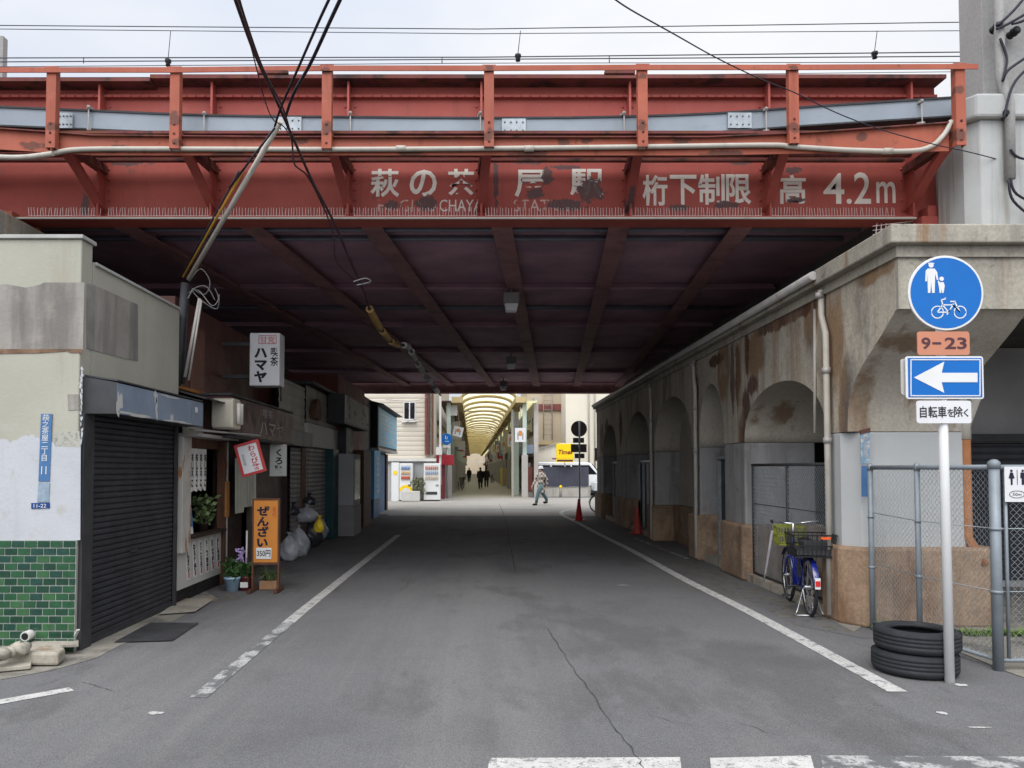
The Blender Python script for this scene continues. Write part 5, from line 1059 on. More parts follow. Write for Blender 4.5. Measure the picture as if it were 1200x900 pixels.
# ---- shopping arcade
AX = lambda x, y: x - (y - 42) * .0075
ar = thing('shopping_arcade', 'long shopping arcade with a yellow translucent vaulted roof on pale green columns', 'arcade', (.5, 42.3, 0))
YE = 226
def vault(k): a = math.pi * k / 12; return (.62 + 1.56 * math.cos(a), 5.62 + .52 * math.sin(a))
b = MB(); vs = []; n = 60
for i in range(n + 1):
    y = 42.5 + (YE - 42.5) * i / n
    for k in range(13): x, z = vault(k); vs.append((AX(x, y), y, z))
b.add(vs, [(i * 13 + k, i * 13 + k + 1, i * 13 + 14 + k, i * 13 + 13 + k) for i in range(n) for k in range(12)], True); b.build('roof_sheet', m_roof, ar)
for i in range(46):
    y = 43 + i * 4.0; b = MB(); b.tube([(AX(x, y), y, z - .11) for x, z in map(vault, range(13))], .095, 5); b.build('roof_rib', m_gold, ar)
for sx, w_ in ((-1.15, .30), (2.4, .30)):
    b = MB(); b.prism([(AX(sx - w_, 42.4), 42.4, 5.25), (AX(sx + w_, 42.4), 42.4, 5.25), (AX(sx + w_, YE), YE, 5.25), (AX(sx - w_, YE), YE, 5.25)], (0, 0, .32)); b.build('eaves_beam', m_gold, ar)
    b = MB(); o_ = -.65 if sx < 0 else .55; b.prism([(AX(sx + o_ - .32, 42.4), 42.4, 5.3), (AX(sx + o_ + .32, 42.4), 42.4, 5.3), (AX(sx + o_ + .32, YE), YE, 5.3), (AX(sx + o_ - .32, YE), YE, 5.3)], (0, 0, .05)); b.build('side_canopy', m_brown_sheet if sx < 0 else m_roof, ar)
for i in range(11):
    y = 42.9 + i * 9.0
    for x in (-1.62, 2.62):
        xx = AX(x, y); b = MB(); b.box(xx - .11, xx + .11, y - .11, y + .11, 2.35, 5.28); co = b.build('column', m_green_col, ar)
        b = MB(); b.box(xx - .17, xx + .17, y - .17, y + .17, 0, 2.36); b.build('column_sleeve', m_grey_col, co, bevel=.01)
    if i < 8:
        b = MB(); b.tube([(AX(-1.3, y + 2), y + 2, 4.95), (AX(2.5, y + 2), y + 2, 4.95)], .03, 5); b.build('tie_rod', m_gold, ar)
b = MB(); b.box(AX(2.0, 44) - .06, AX(2.0, 44) + .06, 44, 44.12, 0, 5); b.build('drain_pipe', m_pipe, ar)
b = MB(); b.box(AX(2.32, 46) - .16, AX(2.32, 46) + .16, 46, 46.3, 0, 5); b.build('side_post', m_green_col, ar)
b = MB(); q0, q1 = P(601, 500, 45), P(608, 491, 45); b.box(q0.x, q1.x, 45, 45.1, q0.z, q1.z); b.build('speaker_box', m_siding_dark, ar)
# shop rows
def arcade_shop(side, i, y0, y1, label):
    x0 = -2.05 if side < 0 else 2.95; t = thing('arcade_shop', label, 'shop', (AX(x0, y0), y0, 0), group='shops lining the arcade on the %s' % ('left' if side < 0 else 'right')); s_ = side
    f = lambda a: AX(x0 + s_ * a, (y0 + y1) / 2)
    ht = random.uniform(5.6, 6.4) + (2.2 if side < 0 and y0 < 60 else 0)
    b = MB(); b.box(f(.3), f(4 if side < 0 else (.55 if y0 < 80 else 4)), y0 + .02, y1 - .02, 0, ht); b.build('wall', mat('arcade_wall_%d' % (i % 4), ((.46, .42, .35), (.30, .24, .20), (.38, .35, .32), (.42, .35, .26))[i % 4], .85, .2, 1), t)
    n = 3
    for k in range(n):
        a, c = y0 + (y1 - y0) * k / n + .1, y0 + (y1 - y0) * (k + 1) / n - .1
        b = MB(); shutter(b, (f(.29), a), (f(.29), c), .1, 2.3, .14, .015, (-s_, 0, 0)); b.build('shutter', (m_shutter_grey, m_shop_brown, m_brown_wood, m_darkmetal)[(i + k) % 4], t)
        b = MB(); b.box(f(.29), f(-.25), a, c, 2.45, 2.95); b.build('fascia', (m_offwhite, m_brown_sign, m_redcloth, m_tan_wall, m_bluebox)[(i * 2 + k) % 5], t)
        b = MB(); b.box(f(.29), f(.25), a + .5, c - .5, 3.5, 4.5); b.build('upper_window', m_glass_dark, t)
for i in range(8):
    for s_ in (-1, 1): arcade_shop(s_, i + (s_ > 0) * 2, 43.2 + i * 22, 43.2 + i * 22 + 22, 'shuttered shop front lining the %s side of the covered arcade' % ('left' if s_ < 0 else 'right'))
b = MB(); b.box(-6, 6, 231, 233, 0, 3.6); b.box(-6, 6, 231, 233, 3.7, 12); one(b, 'end_building', m_tan_wall, 'pale building closing the far end of the arcade', 'building')
def signboard(px0, px1, y0, y1, Y, label, tilt=0, m=m_signwhite, marks=True):
    a, c = P(px0, y1, Y), P(px1, y0, Y); q = (a + c) / 2; ri = Vector((math.cos(R(tilt)), 0, math.sin(R(tilt)))); uu = Vector((-ri.z, 0, ri.x)); w_, h_ = abs(c.x - a.x) / 2, abs(c.z - a.z) / 2
    t = thing('hanging_signboard', label, 'sign', q, group='boards hung at the arcade entrance'); b = MB(); b.obox(q, ri, YP, uu, w_, .04, h_); b.build('board', m, t)
    b = MB(); b.tube([q + uu * h_, Vector((q.x, q.y, min(4.99, q.z + 1.6)))], .015, 4); b.build('hanger', m_conduit, t)
    if marks:
        b = MB(); b.obox(q + uu * h_ * .25 - YP * .045, ri, YP, uu, w_ * .30, .004, h_ * .35); b.build('orange_mark', m_orange, t); b = MB()
        for k in (-.45, .45): b.obox(q - uu * h_ * .15 + ri * w_ * k - YP * .045, ri, YP, uu, w_ * .10, .004, h_ * .5)
        b.build('ink_strokes', m_ink_grey, t)
signboard(522.5, 536, 475, 487, 43, 'plain pale board on the left arcade column, uppermost', 0, m_offwhite, False)
signboard(531, 542.5, 500, 511.5, 44, 'white board tilted clockwise at the left of the arcade mouth', -14)
signboard(537, 545, 517, 527, 52, 'pale board deeper in on the left side of the arcade', 0, m_offwhite, False)
signboard(603.5, 616, 501.5, 518, 42.3, 'largest white board with an orange mark by the right arcade column')
signboard(595, 603, 508.5, 523.5, 48, 'white board with an orange mark just inside the largest one', 0)
signboard(587, 594, 516, 527, 60, 'brownish board third in from the right arcade column', 0, m_beige_tin)
signboard(581, 586.5, 521, 530, 75, 'brownish board fourth in from the right arcade column', 0, m_beige_tin)
signboard(600, 608, 490, 500, 46, 'small grey board high by the right arcade column', 0, m_siding_dark, False)
# pennants and lamps hung in rows along both sides of the arcade
PB = [m_offwhite, m_brown_sign, m_redcloth, m_beige_tin, m_gold, m_ink_grey, m_bluebox]
for i in range(16):
    for s_ in (-1, 1):
        y = 50 + i * 5.0 + (s_ > 0) * 1.5; x = AX(-1.35 if s_ < 0 else 2.45, y); zt_ = random.uniform(3.9, 4.7); hh = random.uniform(.7, 1.5)
        t = thing('hanging_pennant', 'narrow pennant in the row hung along the %s side of the arcade' % ('left' if s_ < 0 else 'right'), 'pennant', (x, y, zt_ - hh), group='pennants along the arcade, %s side' % ('left' if s_ < 0 else 'right'))
        b = MB(); w_ = random.uniform(.18, .34); b.box(x - w_, x + w_, y, y + .02, zt_ - hh, zt_); b.build('cloth', PB[(i * 3 + (s_ > 0)) % 7], t)
        b = MB(); b.tube([(x, y, zt_), (x, y, 5.3)], .012, 4); b.tube([(x - w_, y, zt_), (x + w_, y, zt_)], .015, 4); b.build('rod', m_conduit, t)
b = MB(); a, c = P(586.5, 569, 72), P(595, 548, 72); b.box(a.x, c.x, 72, 72.25, 0.02, c.z); t = one(b, 'yellow_standing_sign', m_yellow, 'bright yellow standing sign on the right inside the arcade', 'sign', bevel=.02)
b = MB(); b.box(-.1, .12, -.14, -.13, .9, 1.45); b.build('brown_strokes', m_ink_brown, t, local=True)
# blue round sign on its pole
p = P(524, 583, 41.2); p.z = 0; t = thing('round_traffic_sign', 'small round blue traffic sign on a grey pole in front of the left arcade column', 'traffic sign', p)
b = MB(); b.tube([p, p + ZP * 3.45], .045, 8); b.build('pole', m_galv, t); q = P(523.5, 514.5, 41.1); b = MB(); b.lathe(q, [(.30, 0), (.30, -.02)], 24, 'y'); b.build('disc', m_sign_blue, t)
b = MB(); b.lathe(q + Vector((.0, -.03, .0)), [(.022, 0), (.022, -.003)], 10, 'y'); b.box(q.x - .08, q.x - .04, q.y - .027, q.y - .022, q.z, q.z + .18); b.box(q.x + .02, q.x + .05, q.y - .027, q.y - .022, q.z + .02, q.z + .12); b.box(q.x - .1, q.x + .12, q.y - .027, q.y - .022, q.z - .14, q.z - .11); b.build('pictogram', m_signwhite, t)
b = MB(); b.box(q.x - .2, q.x + .2, q.y - .02, q.y, q.z - .46, q.z - .34); b.build('plate', m_signwhite, t)

# right: tan house, tall cream building, fence and parking
t = thing('tan_house', 'tan plastered house with a maroon beam right of the arcade', 'house', (5, 52, 0))
b = MB(); b.box(3.35, 6.2, 52, 60, 0, 8.5); b.build('wall', m_tan_wall, t)
for z0, z1, m in ((P(630, 481, 51.9).z, P(630, 473.5, 51.9).z, m_maroon), (P(630, 521, 51.9).z, P(630, 518, 51.9).z, m_gold)): b = MB(); b.box(3.5, 6.2, 51.85, 51.99, z0, z1); b.build('beam', m, t)
b = MB()
for px in (637, 647): q = P(px, 500, 51.7); b.tube([(q.x, 51.7, P(px, 515, 51.7).z), (q.x, 51.7, 9)], .035, 5)
for k in range(16): z = 3.9 + k * .33; b.tube([(P(637, 500, 51.7).x, 51.7, z), (P(647, 500, 51.7).x, 51.7, z)], .018, 4)
b.build('wall_ladder', m_conduit, t)
t = thing('cream_building', 'tall cream building with a narrow side window behind the parking sign', 'building', (8, 50, 0))
xa = P(663, 500, 50).x; xb = P(652, 500, 54).x
b = MB(); b.prism([(xa, 50, 0), (16, 50, 0), (16, 60, 0), (xb + .2, 60, 0), (xb, 54, 0)], (0, 0, 12)); b.build('wall', m_cream_wall, t)
b = MB(); q0, q1 = P(656, 503, 52.5), P(661, 473, 52.5); d_ = (Vector((xb, 54, 0)) - Vector((xa, 50, 0))).normalized(); nn = Vector((d_.y * -1, d_.x, 0)); 
c_ = Vector((xa, 50, 0)) + d_ * 2.6; c_.z = 4.9; b.obox(c_ + nn * .02, d_, nn, ZP, .55, .05, .85); wn = b.build('window', m_gold, t); b = MB(); b.obox(c_ + nn * .075, d_, nn, ZP, .45, .005, .75); b.build('pane', m_glass_dark, wn)
for px in (690, 697): b = MB(); q = P(px, 500, 49.9); b.tube([(q.x, 49.9, 0), (q.x, 49.9, 12)], .05, 6); b.build('down_pipe', m_pipe, t)
t = thing('lean_to_roof', 'pale sloping wall of a low lean-to behind the dark fence', 'wall', (4.5, 48, 0))
b = MB(); b.prism([P(617, 560, 48), P(617, 531, 48), P(655, 519, 48), P(672, 519, 48), P(672, 560, 48)], (0, .3, 0)); b.build('wall', m_cream_wall, t); b = MB(); b.bar(P(617, 530.5, 47.95), P(655, 518.5, 47.95), .3, .06); b.build('flashing', m_conduit, t)
t = thing('parking_fence', 'dark navy corrugated fence on a low block wall in front of the parked van', 'fence', (5, 43.5, 0))
x0, x1 = P(626, 570, 43.5).x, P(690, 570, 43.5).x; zt_ = P(650, 547, 43.5).z
b = MB(); k = int((x1 - x0) / .07); vs = []
for i in range(k + 1): x = x0 + (x1 - x0) * i / k; d = .02 * (i % 2); vs += [(x, 43.5 - d, .58), (x, 43.5 - d, zt_)]
b.add(vs, [(2 * i, 2 * i + 1, 2 * i + 3, 2 * i + 2) for i in range(k)]); b.build('corrugated_sheet', m_navy_fence, t)
b = MB(); b.box(x0 - .35, x1 + .1, 43.55, 43.75, 0, .57); b.build('block_wall', m_block, t, bevel=.01)
b = MB(); b.box(x0 - .36, x0 - .1, 43.5, 43.54, .3, zt_); b.build('end_board', m_maroon, t)
p = P(657, 583, 42.8); p.z = 0; b = MB(); b.lathe(p, [(.075, 0), (.075, .58), (.07, .60), (.04, .66)], 12); t = one(b, 'bollard', m_block, 'short stone-coloured bollard with yellow top before the block wall', 'bollard')
b = MB(); b.lathe((0, 0, .50), [(.08, 0), (.08, .10), (.045, .17)], 12); b.build('yellow_band', m_yellow, t, local=True)
# van
def make_van():
    t = thing('parked_van', 'white van parked behind the dark fence', 'van', (5.0, 46.5, 0)); L0, L1, y0, y1 = 3.0, 7.6, 45.7, 47.3
    b = MB(); b.prism([(L0, y0, .35), (L1, y0, .35), (L1, y0, .95), (L1 - .28, y0, 1.15), (L1 - .85, y0, 1.9), (L1 - 1.1, y0, 1.98), (L0 + .1, y0, 1.98), (L0, y0, 1.85)], (0, y1 - y0, 0)); b.build('body', m_van, t, bevel=.06)
    for a, c in ((L0 + .25, L0 + 1.3), (L0 + 1.4, L0 + 2.5)): b = MB(); b.box(a, c, y0 - .012, y0 - .002, 1.25, 1.8); b.build('side_window', m_glass_dark, t)
    b = MB(); b.prism([(L0 + 2.6, y0 - .012, 1.25), (L1 - .5, y0 - .012, 1.25), (L1 - .98, y0 - .012, 1.8), (L0 + 2.6, y0 - .012, 1.8)], (0, .01, 0)); b.build('side_window', m_glass_dark, t)
    b = MB(); b.prism([(L1 - .26, y0 + .1, 1.2), (L1 - .8, y0 + .1, 1.87), (L1 - .8, y1 - .1, 1.87), (L1 - .26, y1 - .1, 1.2)], (.02, 0, .02)); b.build('windscreen', m_glass_dark, t)
    for x in (L0 + .8, L1 - .8):
        for y in (y0, y1 - .2): b = MB(); b.lathe((x, y - .01, .31), [(.2, 0), (.31, .0), (.31, .2), (.2, .2)], 20, 'y'); wh = b.build('wheel', m_rubber, t); b = MB(); b.lathe((x, y - .02, .31), [(.19, .0), (.19, .03)], 16, 'y'); b.build('rim', m_galv, wh)
    for y in (y0 + .2, y1 - .35): b = MB(); b.box(L1 - .01, L1 + .012, y, y + .2, .75, .9); b.build('headlight', m_lamp, t)
    return t
make_van()
t = thing('parked_car', 'pale grey car nosing out beyond the right end of the dark fence', 'car', (7.7, 45, 0)); y0, y1, x0, x1 = 44.2, 45.6, 6.65, 10.4
b = MB(); b.prism([(x0, y0, .3), (x1, y0, .3), (x1, y0, .9), (x1 - .4, y0, 1.0), (x0 + .9, y0, .98), (x0 + .1, y0, .8)], (0, y1 - y0, 0)); b.build('body', mat('pale_car_paint', (.50, .53, .53), .25, .03, 2, coat=.5), t, bevel=.05)
b = MB(); b.prism([(x0 + .8, y0 + .08, .98), (x1 - .5, y0 + .08, .98), (x1 - 1.1, y0 + .16, 1.5), (x0 + 1.5, y0 + .16, 1.5)], (0, y1 - y0 - .2, 0)); b.build('cabin', m_glass_dark, t, bevel=.04)
b = MB(); b.box(x0 + 1.5, x1 - 1.1, y0 + .15, y1 - .15, 1.50, 1.54); b.build('roof', m_van, t)
for x in (x0 + .7, x1 - .7):
    for y in (y0 - .01, y1 - .19): b = MB(); b.lathe((x, y, .3), [(.2, 0), (.3, 0), (.3, .2), (.2, .2)], 20, 'y'); b.build('wheel', m_rubber, t)
# yellow parking sign
a, c = P(652, 542, 43), P(672, 520, 43); t = thing('parking_sign', 'square yellow parking sign with dark red lettering above the dark fence', 'sign', ((a.x + c.x) / 2, 43, 0))
b = MB(); b.box(a.x, c.x, 43, 43.15, a.z + .22, c.z); b.build('board', m_yellow, t, bevel=.015); b = MB(); b.box(a.x, c.x, 43.01, 43.14, a.z, a.z + .215); lw = b.build('lower_board', m_yellow, t)
b = MB(); b.box(a.x + .04, c.x - .04, 42.995, 43.008, a.z + .06, a.z + .16); b.build('brown_strip', m_ink_brown, lw)
text('Times', t, mat('dark_red_lettering', (.16, .012, .012), .6, .1, 4), ((a.x + c.x) / 2 + .02, 43, (a.z + c.z) / 2 + .06), XP, ZP, .80, .27, bold=.03, lean=.18)
b = MB(); b.tube([((a.x + c.x) / 2 + .1, 43.95, 0), ((a.x + c.x) / 2 + .1, 43.95, a.z + .5)], .04, 8); b.build('pole', m_galv, t)
b = MB(); q = P(650, 538, 43.1); b.box(q.x - .15, a.x, 43.05, 43.1, q.z - .02, q.z + .06); b.build('arm', m_maroon, t)
# traffic sign seen from behind
Y = 28.6; p = P(679, 560, Y); t = thing('traffic_sign', 'round traffic sign with three plates seen from behind on a thin pole by the cone', 'traffic sign', (p.x, Y, 0))
b = MB(); b.tube([(p.x, Y - .05, 0), (p.x, Y - .05, P(679, 494, Y).z)], .033, 8); b.build('pole', m_galv, t)
m_back = mat('sign_back_grey', (.155, .13, .125), .6, .12, 5); q = P(678.5, 502.5, Y); b = MB(); b.lathe(q, [(.30, 0), (.30, .015)], 28, 'y'); b.build('disc', m_back, t)
for x0, x1, y0, y1 in ((671.5, 684.5, 513, 519), (669, 687.5, 520.5, 530), (673.5, 685, 531.5, 537)): a, c = P(x0, y1, Y), P(x1, y0, Y); b = MB(); b.box(a.x, c.x, Y, Y + .015, a.z, c.z); b.build('plate', m_back, t)
b = MB(); q0, q1 = P(697.5, 540, 27), P(702, 525, 27); b.box(q0.x, q1.x, 27, 27.1, q0.z, q1.z); one(b, 'wall_plate', m_back, 'small dark plate fixed at the far end of the viaduct wall', 'sign')
# ================================================================== RIGHT FOREGROUND
# chain-link fence
A0, A1, A2 = Vector((3.92, 7.68, 0)), Vector((4.13, 6.15, 0)), Vector((7.2, 6.15, 0))
f = thing('chain_link_fence', 'grey chain link fence on round posts beside the corner pier', 'fence', A1)
HZ = 1.63
def post(p, r, h): b = MB(); b.tube([p + ZP * .0, p + ZP * h], r, 12); b.lathe(p + ZP * h, [(r * 1.15, -.05), (r * 1.15, .0), (r * .6, .02), (.004, .025)], 12); return b
Am = A0.lerp(A1, .43)
post(A0, .026, HZ).build('post', m_galv_pole, f); post(Am, .024, HZ).build('post', m_galv_pole, f); post(A1, .040, HZ + .02).build('post', m_galv_pole, f); post(A1 + XP * 1.55, .024, HZ).build('post', m_galv_pole, f)
for a, c in ((A0, A1), (A1, A2)):
    b = MB(); b.tube([a + ZP * (HZ - .02), c + ZP * (HZ - .02)], .021, 10); b.build('top_rail', m_galv_pole, f); b = MB(); b.tube([a + ZP * .08, c + ZP * .08], .018, 8); b.build('bottom_rail', m_galv_pole, f)
d0 = (A1 - A0).normalized(); off = Vector((.012, 0, 0))
b = MB(); chainlink(b, A0 + d0 * .03 + off, A1 - d0 * .05 + off, .09, HZ - .04, .026, .0024); b.build('wire_mesh', m_galv, f)
b = MB(); chainlink(b, A1 + XP * .12, A2 - XP * 1.2, .09, HZ - .04, .026, .0024); b.build('wire_mesh', m_galv, f)
b = MB(); b.tube([A1 + XP * .085 + ZP * .09, A1 + XP * .085 + ZP * (HZ - .04)], .014, 8); b.build('gate_stile', m_galv_pole, f)
for z in (.62, 1.12):
    b = MB(); b.tube([A0 + off + ZP * (z + .04), Am + off + ZP * z, A1 + off + ZP * z], .004, 5); b.tube([A1 + XP * .05 + ZP * z, A2 + ZP * z], .004, 5); b.build('tension_wire', m_galv, f)
    for p, r in ((A0, .026), (Am, .024), (A1, .040)): b = MB(); b.tube([p + ZP * (z - .012), p + ZP * (z + .012)], r * 1.18, 12); b.build('post_clip', m_galv_pole, f)
t = thing('restroom_sign', 'white restroom sign with figure pictograms hung on the chain link fence', 'sign', (4.6, 6.1, 1.4))
x0, x1, z0, z1 = 4.19, 4.87, 1.335, 1.615; yq = 6.12
b = MB(); b.box(x0, x1, yq - .004, yq, z0, z1); b.build('board', m_signwhite, t)
def figure(mb, cx, cz, h, y, skirt=False):
    mb.lathe((cx, y, cz + h * .43), [(h * .085, 0), (h * .085, -.002)], 14, 'y')
    if skirt: body = [(-.09, .32), (.09, .32), (.2, -.08), (.07, -.08), (.06, -.5), (-.06, -.5), (-.07, -.08), (-.2, -.08)]
    else: body = [(-.15, .32), (.15, .32), (.17, -.05), (.09, -.05), (.085, -.5), (.01, -.5), (0, -.1), (-.01, -.5), (-.085, -.5), (-.09, -.05), (-.17, -.05)]
    mb.prism([(cx + x * h, y, cz + z * h) for x, z in body], (0, -.002, 0))
b = MB(); figure(b, 4.245, 1.53, .12, yq - .0045, True); figure(b, 4.335, 1.53, .12, yq - .0045); b.box(4.288, 4.292, yq - .0065, yq - .0045, 1.47, 1.59); b.build('pictogram', m_ink_navy, t)
b = MB()
for k in range(24):
    a, c = 2 * math.pi * k / 24, 2 * math.pi * (k + 1) / 24; b.bar((4.285 + .06 * math.cos(a), yq - .006, 1.395 + .028 * math.sin(a)), (4.285 + .06 * math.cos(c), yq - .006, 1.395 + .028 * math.sin(c)), .003, .003)
b.build('oval', m_ink, t); text('50m', t, m_ink, (4.285, yq - .004, 1.395), XP, ZP, .07, .022)
b = MB(); b.box(4.37, 4.51, yq - .007, yq - .005, 1.388, 1.402); b.prism([(4.51, yq - .005, 1.37), (4.55, yq - .005, 1.395), (4.51, yq - .005, 1.42)], (0, -.002, 0)); b.build('red_arrow', m_ink_red, t)
text('公衆トイレ', t, m_ink, (4.63, yq - .004, 1.56), XP, ZP, .36, .055, bold=.01)
# grass tufts along the fence foot (nobody could count the blades)
b = MB()
for px, py, n_, L in ((1034, 738, 160, .16), (1046, 739, 140, .15), (1060, 741, 90, .12), (1098, 748, 120, .13), (1084, 745, 70, .1), (1128, 744, 100, .10), (1140, 745, 110, .10), (1160, 744, 160, .12), (1182, 744, 110, .10), (1196, 746, 160, .13)):
    q = G(px, py)
    for _ in range(n_ // 10): blades(b, (q.x + random.uniform(-.11, .11), q.y + random.uniform(-.06, .06), .005), 10, L, 1.0, .006, .03)
o = b.build('grass', m_grass); tag(o, 'bright green weeds growing along the foot of the fence', 'grass', kind='stuff')
# worn blue address plate on the pier
t = thing('address_plate', 'peeling pale blue address plate on the white painted corner pier', 'address plate', P(1014, 520, 7.8))
b = MB(); b.prism([P(1008.5, 507, 7.80), P(1019.5, 503.5, 7.80), P(1019, 542, 7.80), P(1009, 543, 7.80)], (0, .008, 0)); b.build('plate', mat('peeling_blue_plate', (.16, .25, .33), .6, .25, 22, layers=[dict(col=(.4, .4, .38), sc=26, lo=.52, hi=.58, amt=.9)]), t)
b = MB(); b.prism([P(1008, 504.5, 7.79), P(1020, 501, 7.79), P(1020, 506, 7.79), P(1008.5, 509, 7.79)], (0, .02, 0)); b.build('rusty_top', m_brown_sheet, t); text('\n'.join('萩之茶屋'), t, m_ink_pale, P(1014, 523, 7.80), XP, ZP, .045, .22)
b = MB(); b.prism([P(1010, 546, 7.80), P(1019, 546, 7.80), P(1018.5, 582, 7.80), P(1010, 582, 7.80)], (0, .008, 0)); b.build('lower_plate', m_address_blue, t)
# tyres
def tyre(p, label, j):
    t = thing('old_tyre', label, 'tyre', p); r, h = .308, .168
    prof = [(.19, .03), (.195, .012), (.235, .002), (.27, .0), (.294, .012), (.305, .03)]
    for k in range(4): z = .040 + k * .030; prof += [(r, z), (r, z + .018), (r - .006, z + .020), (r - .006, z + .0255)]
    prof += [(.305, h - .03), (.294, h - .012), (.27, h), (.235, h - .002), (.195, h - .012), (.19, h - .03)]
    prof += [(.215, h - .045), (.27, h - .06), (.28, h / 2), (.27, .06), (.215, .045), (.19, .03)]
    b = MB(); b.lathe(p, prof, 56, caps=False); b.build('carcass', m_rubber, t)
    b = MB(); b.torus(p + ZP * (h - .004), .262, .006, 'z', 48, 6); b.torus(p + ZP * (h - .010), .205, .006, 'z', 48, 6); b.build('sidewall_rib', m_rubber, t); return t
q = G(1072, 783); q.y = 6.12
q.x -= .045
tyre(Vector((q.x - .01, q.y, .005)), 'lower of two old black tyres stacked by the white sign pole', 0); tyre(Vector((q.x + .015, q.y + .01, .176)), 'upper of two old black tyres stacked by the white sign pole', 1)
# sign pole
p = G(1113, 800); Y = p.y; t = thing('traffic_sign', 'white sign pole with round blue shared path sign and one way arrow beside the tyres', 'traffic sign', p)
zc = P(1104, 345, Y).z; xc_ = P(1104, 345, Y).x
b = MB(); b.tube([p, Vector((p.x - .015, Y, zc + .2))], .034, 14); b.build('pole', m_white, t)
yf = Y - .045
q = Vector((xc_, yf, zc)); b = MB(); b.lathe(q, [(.285, .012), (.285, .0), (.282, -.003)], 48, 'y'); ds = b.build('round_plate', m_white, t)
b = MB(); b.lathe(q - YP * .0031, [(.268, 0), (.268, -.002)], 48, 'y'); b.build('blue_field', m_sign_blue, ds)
def path(mb, pts, wd, y):
    for i in range(len(pts) - 1): mb.bar((pts[i][0], y, pts[i][1]), (pts[i + 1][0], y, pts[i + 1][1]), .003, wd)
s_ = Y / F
def q2(px, py): v_ = P(px, py, yf); return (v_.x, v_.z)
b = MB(); yy = yf - .0052
def disc(px, py, r): c = q2(px, py); b.lathe((c[0], yy, c[1]), [(r * s_, 0), (r * s_, -.0025)], 16, 'y')
def poly(pts): b.prism([(q2(x, y)[0], yy, q2(x, y)[1]) for x, y in pts], (0, -.0025, 0))
disc(1090.5, 311, 3.0); b.prism([(q2(x, y)[0], yy, q2(x, y)[1]) for x, y in ((1087, 309.5), (1094, 309.5), (1094, 308.3), (1087, 308.3))], (0, -.003, 0))
poly([(1086.5, 315), (1094.5, 315), (1097.5, 319), (1099, 328), (1097.3, 328.6), (1095.2, 321), (1095, 330), (1094.6, 343.5), (1091.6, 343.5), (1090.6, 331), (1089.6, 343.5), (1086.8, 343.5), (1086.4, 330), (1086.2, 321.5), (1085.6, 330), (1083.6, 330), (1084.2, 318)])
disc(1102.8, 327, 2.6); poly([(1100.6, 331), (1105, 331), (1106.4, 335), (1106, 338), (1105, 343.5), (1103.2, 343.5), (1102.7, 338), (1102, 343.5), (1100.4, 343.5), (1099.8, 337), (1098.2, 330), (1099.2, 329)])
for cx in (1098, 1124.5):
    for k in range(28):
        a, c = 2 * math.pi * k / 28, 2 * math.pi * (k + 1) / 28; path(b, [q2(cx + 7 * math.cos(a), 366 + 7 * math.sin(a)), q2(cx + 7 * math.cos(c), 366 + 7 * math.sin(c))], .008, yy)
for pts in ([(1098, 366), (1104, 357.5), (1116, 357.5), (1124.5, 366)], [(1098, 366), (1111, 366), (1117, 356)], [(1104, 357.5), (1111, 366)], [(1116, 357.5), (1124.5, 366)], [(1104.5, 358), (1102.5, 351.5), (1107.5, 350.5), (1107, 349)], [(1113, 353.5), (1119.5, 353.5)], [(1118, 353.5), (1124.5, 366)], [(1109, 369), (1113, 363)]): path(b, [q2(*v_) for v_ in pts], .009, yy)
b.build('pictogram', m_white, ds)
def plate(px0, px1, py0, py1, m, name, y=yf, r=.02):
    a, c = P(px0, py1, y), P(px1, py0, y); b = MB(); k = 5; pts = []
    for cx, cz, a0 in ((c.x - r, c.z - r, 0), (a.x + r, c.z - r, 90), (a.x + r, a.z + r, 180), (c.x - r, a.z + r, 270)):
        for i in range(k + 1): an = R(a0 + 90 * i / k); pts.append((cx + r * math.cos(an), y, cz + r * math.sin(an)))
    b.prism(pts, (0, .010, 0)); return b.build(name, m, t), Vector(((a.x + c.x) / 2, y, (a.z + c.z) / 2)), c.x - a.x, c.z - a.z
o, c, w_, h_ = plate(1075.5, 1136, 388.5, 416, m_sign_brown, 'hours_plate'); text('9', o, m_ink_brown, c + XP * -w_ * .34, XP, ZP, .068, .088, bold=.02); text('23', o, m_ink_brown, c + XP * w_ * .23, XP, ZP, .165, .088, bold=.02)
b = MB(); b.box(c.x - .085, c.x - .02, yf - .003, yf - .001, c.z - .008, c.z + .008); b.build('dash', m_ink_brown, o)
o, c, w_, h_ = plate(1062, 1152, 417.5, 467.5, m_white, 'arrow_plate'); t2 = o
b = MB(); a_, c2 = P(1064.5, 465.5, yf), P(1150, 419.5, yf); b.box(a_.x, c2.x, yf - .003, yf - .001, a_.z, c2.z); b.build('blue_field', m_sign_blue, t2)
b = MB(); yy = yf - .0035; poly([(1070.5, 442.5), (1106, 424), (1103, 437), (1145, 437), (1145, 448), (1103, 448), (1106, 460.5)]); 
for x0, x1, y0, y1 in ((1066.5, 1148.5, 421, 422.2), (1066.5, 1148.5, 463.2, 464.4), (1066.5, 1067.7, 422.3, 463.1), (1147.3, 1148.5, 422.3, 463.1)): poly([(x0, y0), (x1, y0), (x1, y1), (x0, y1)])
b.build('arrow', m_white, t2)
o, c, w_, h_ = plate(1056.5, 1090, 420.5, 463, m_offwhite, 'rear_plate', yf + .03)
o, c, w_, h_ = plate(1074.5, 1138, 469.5, 496, m_signwhite, 'exception_plate'); text('自転車', o, m_ink, c - XP * w_ * .20, XP, ZP, .20, .088, bold=.012); text('を', o, m_ink, c + Vector((w_ * .12, 0, -.006)), XP, ZP, .052, .06, bold=.012); text('除', o, m_ink, c + XP * w_ * .26, XP, ZP, .066, .085, bold=.012); text('く', o, m_ink, c + Vector((w_ * .40, 0, -.006)), XP, ZP, .036, .06, bold=.012)
b = MB()
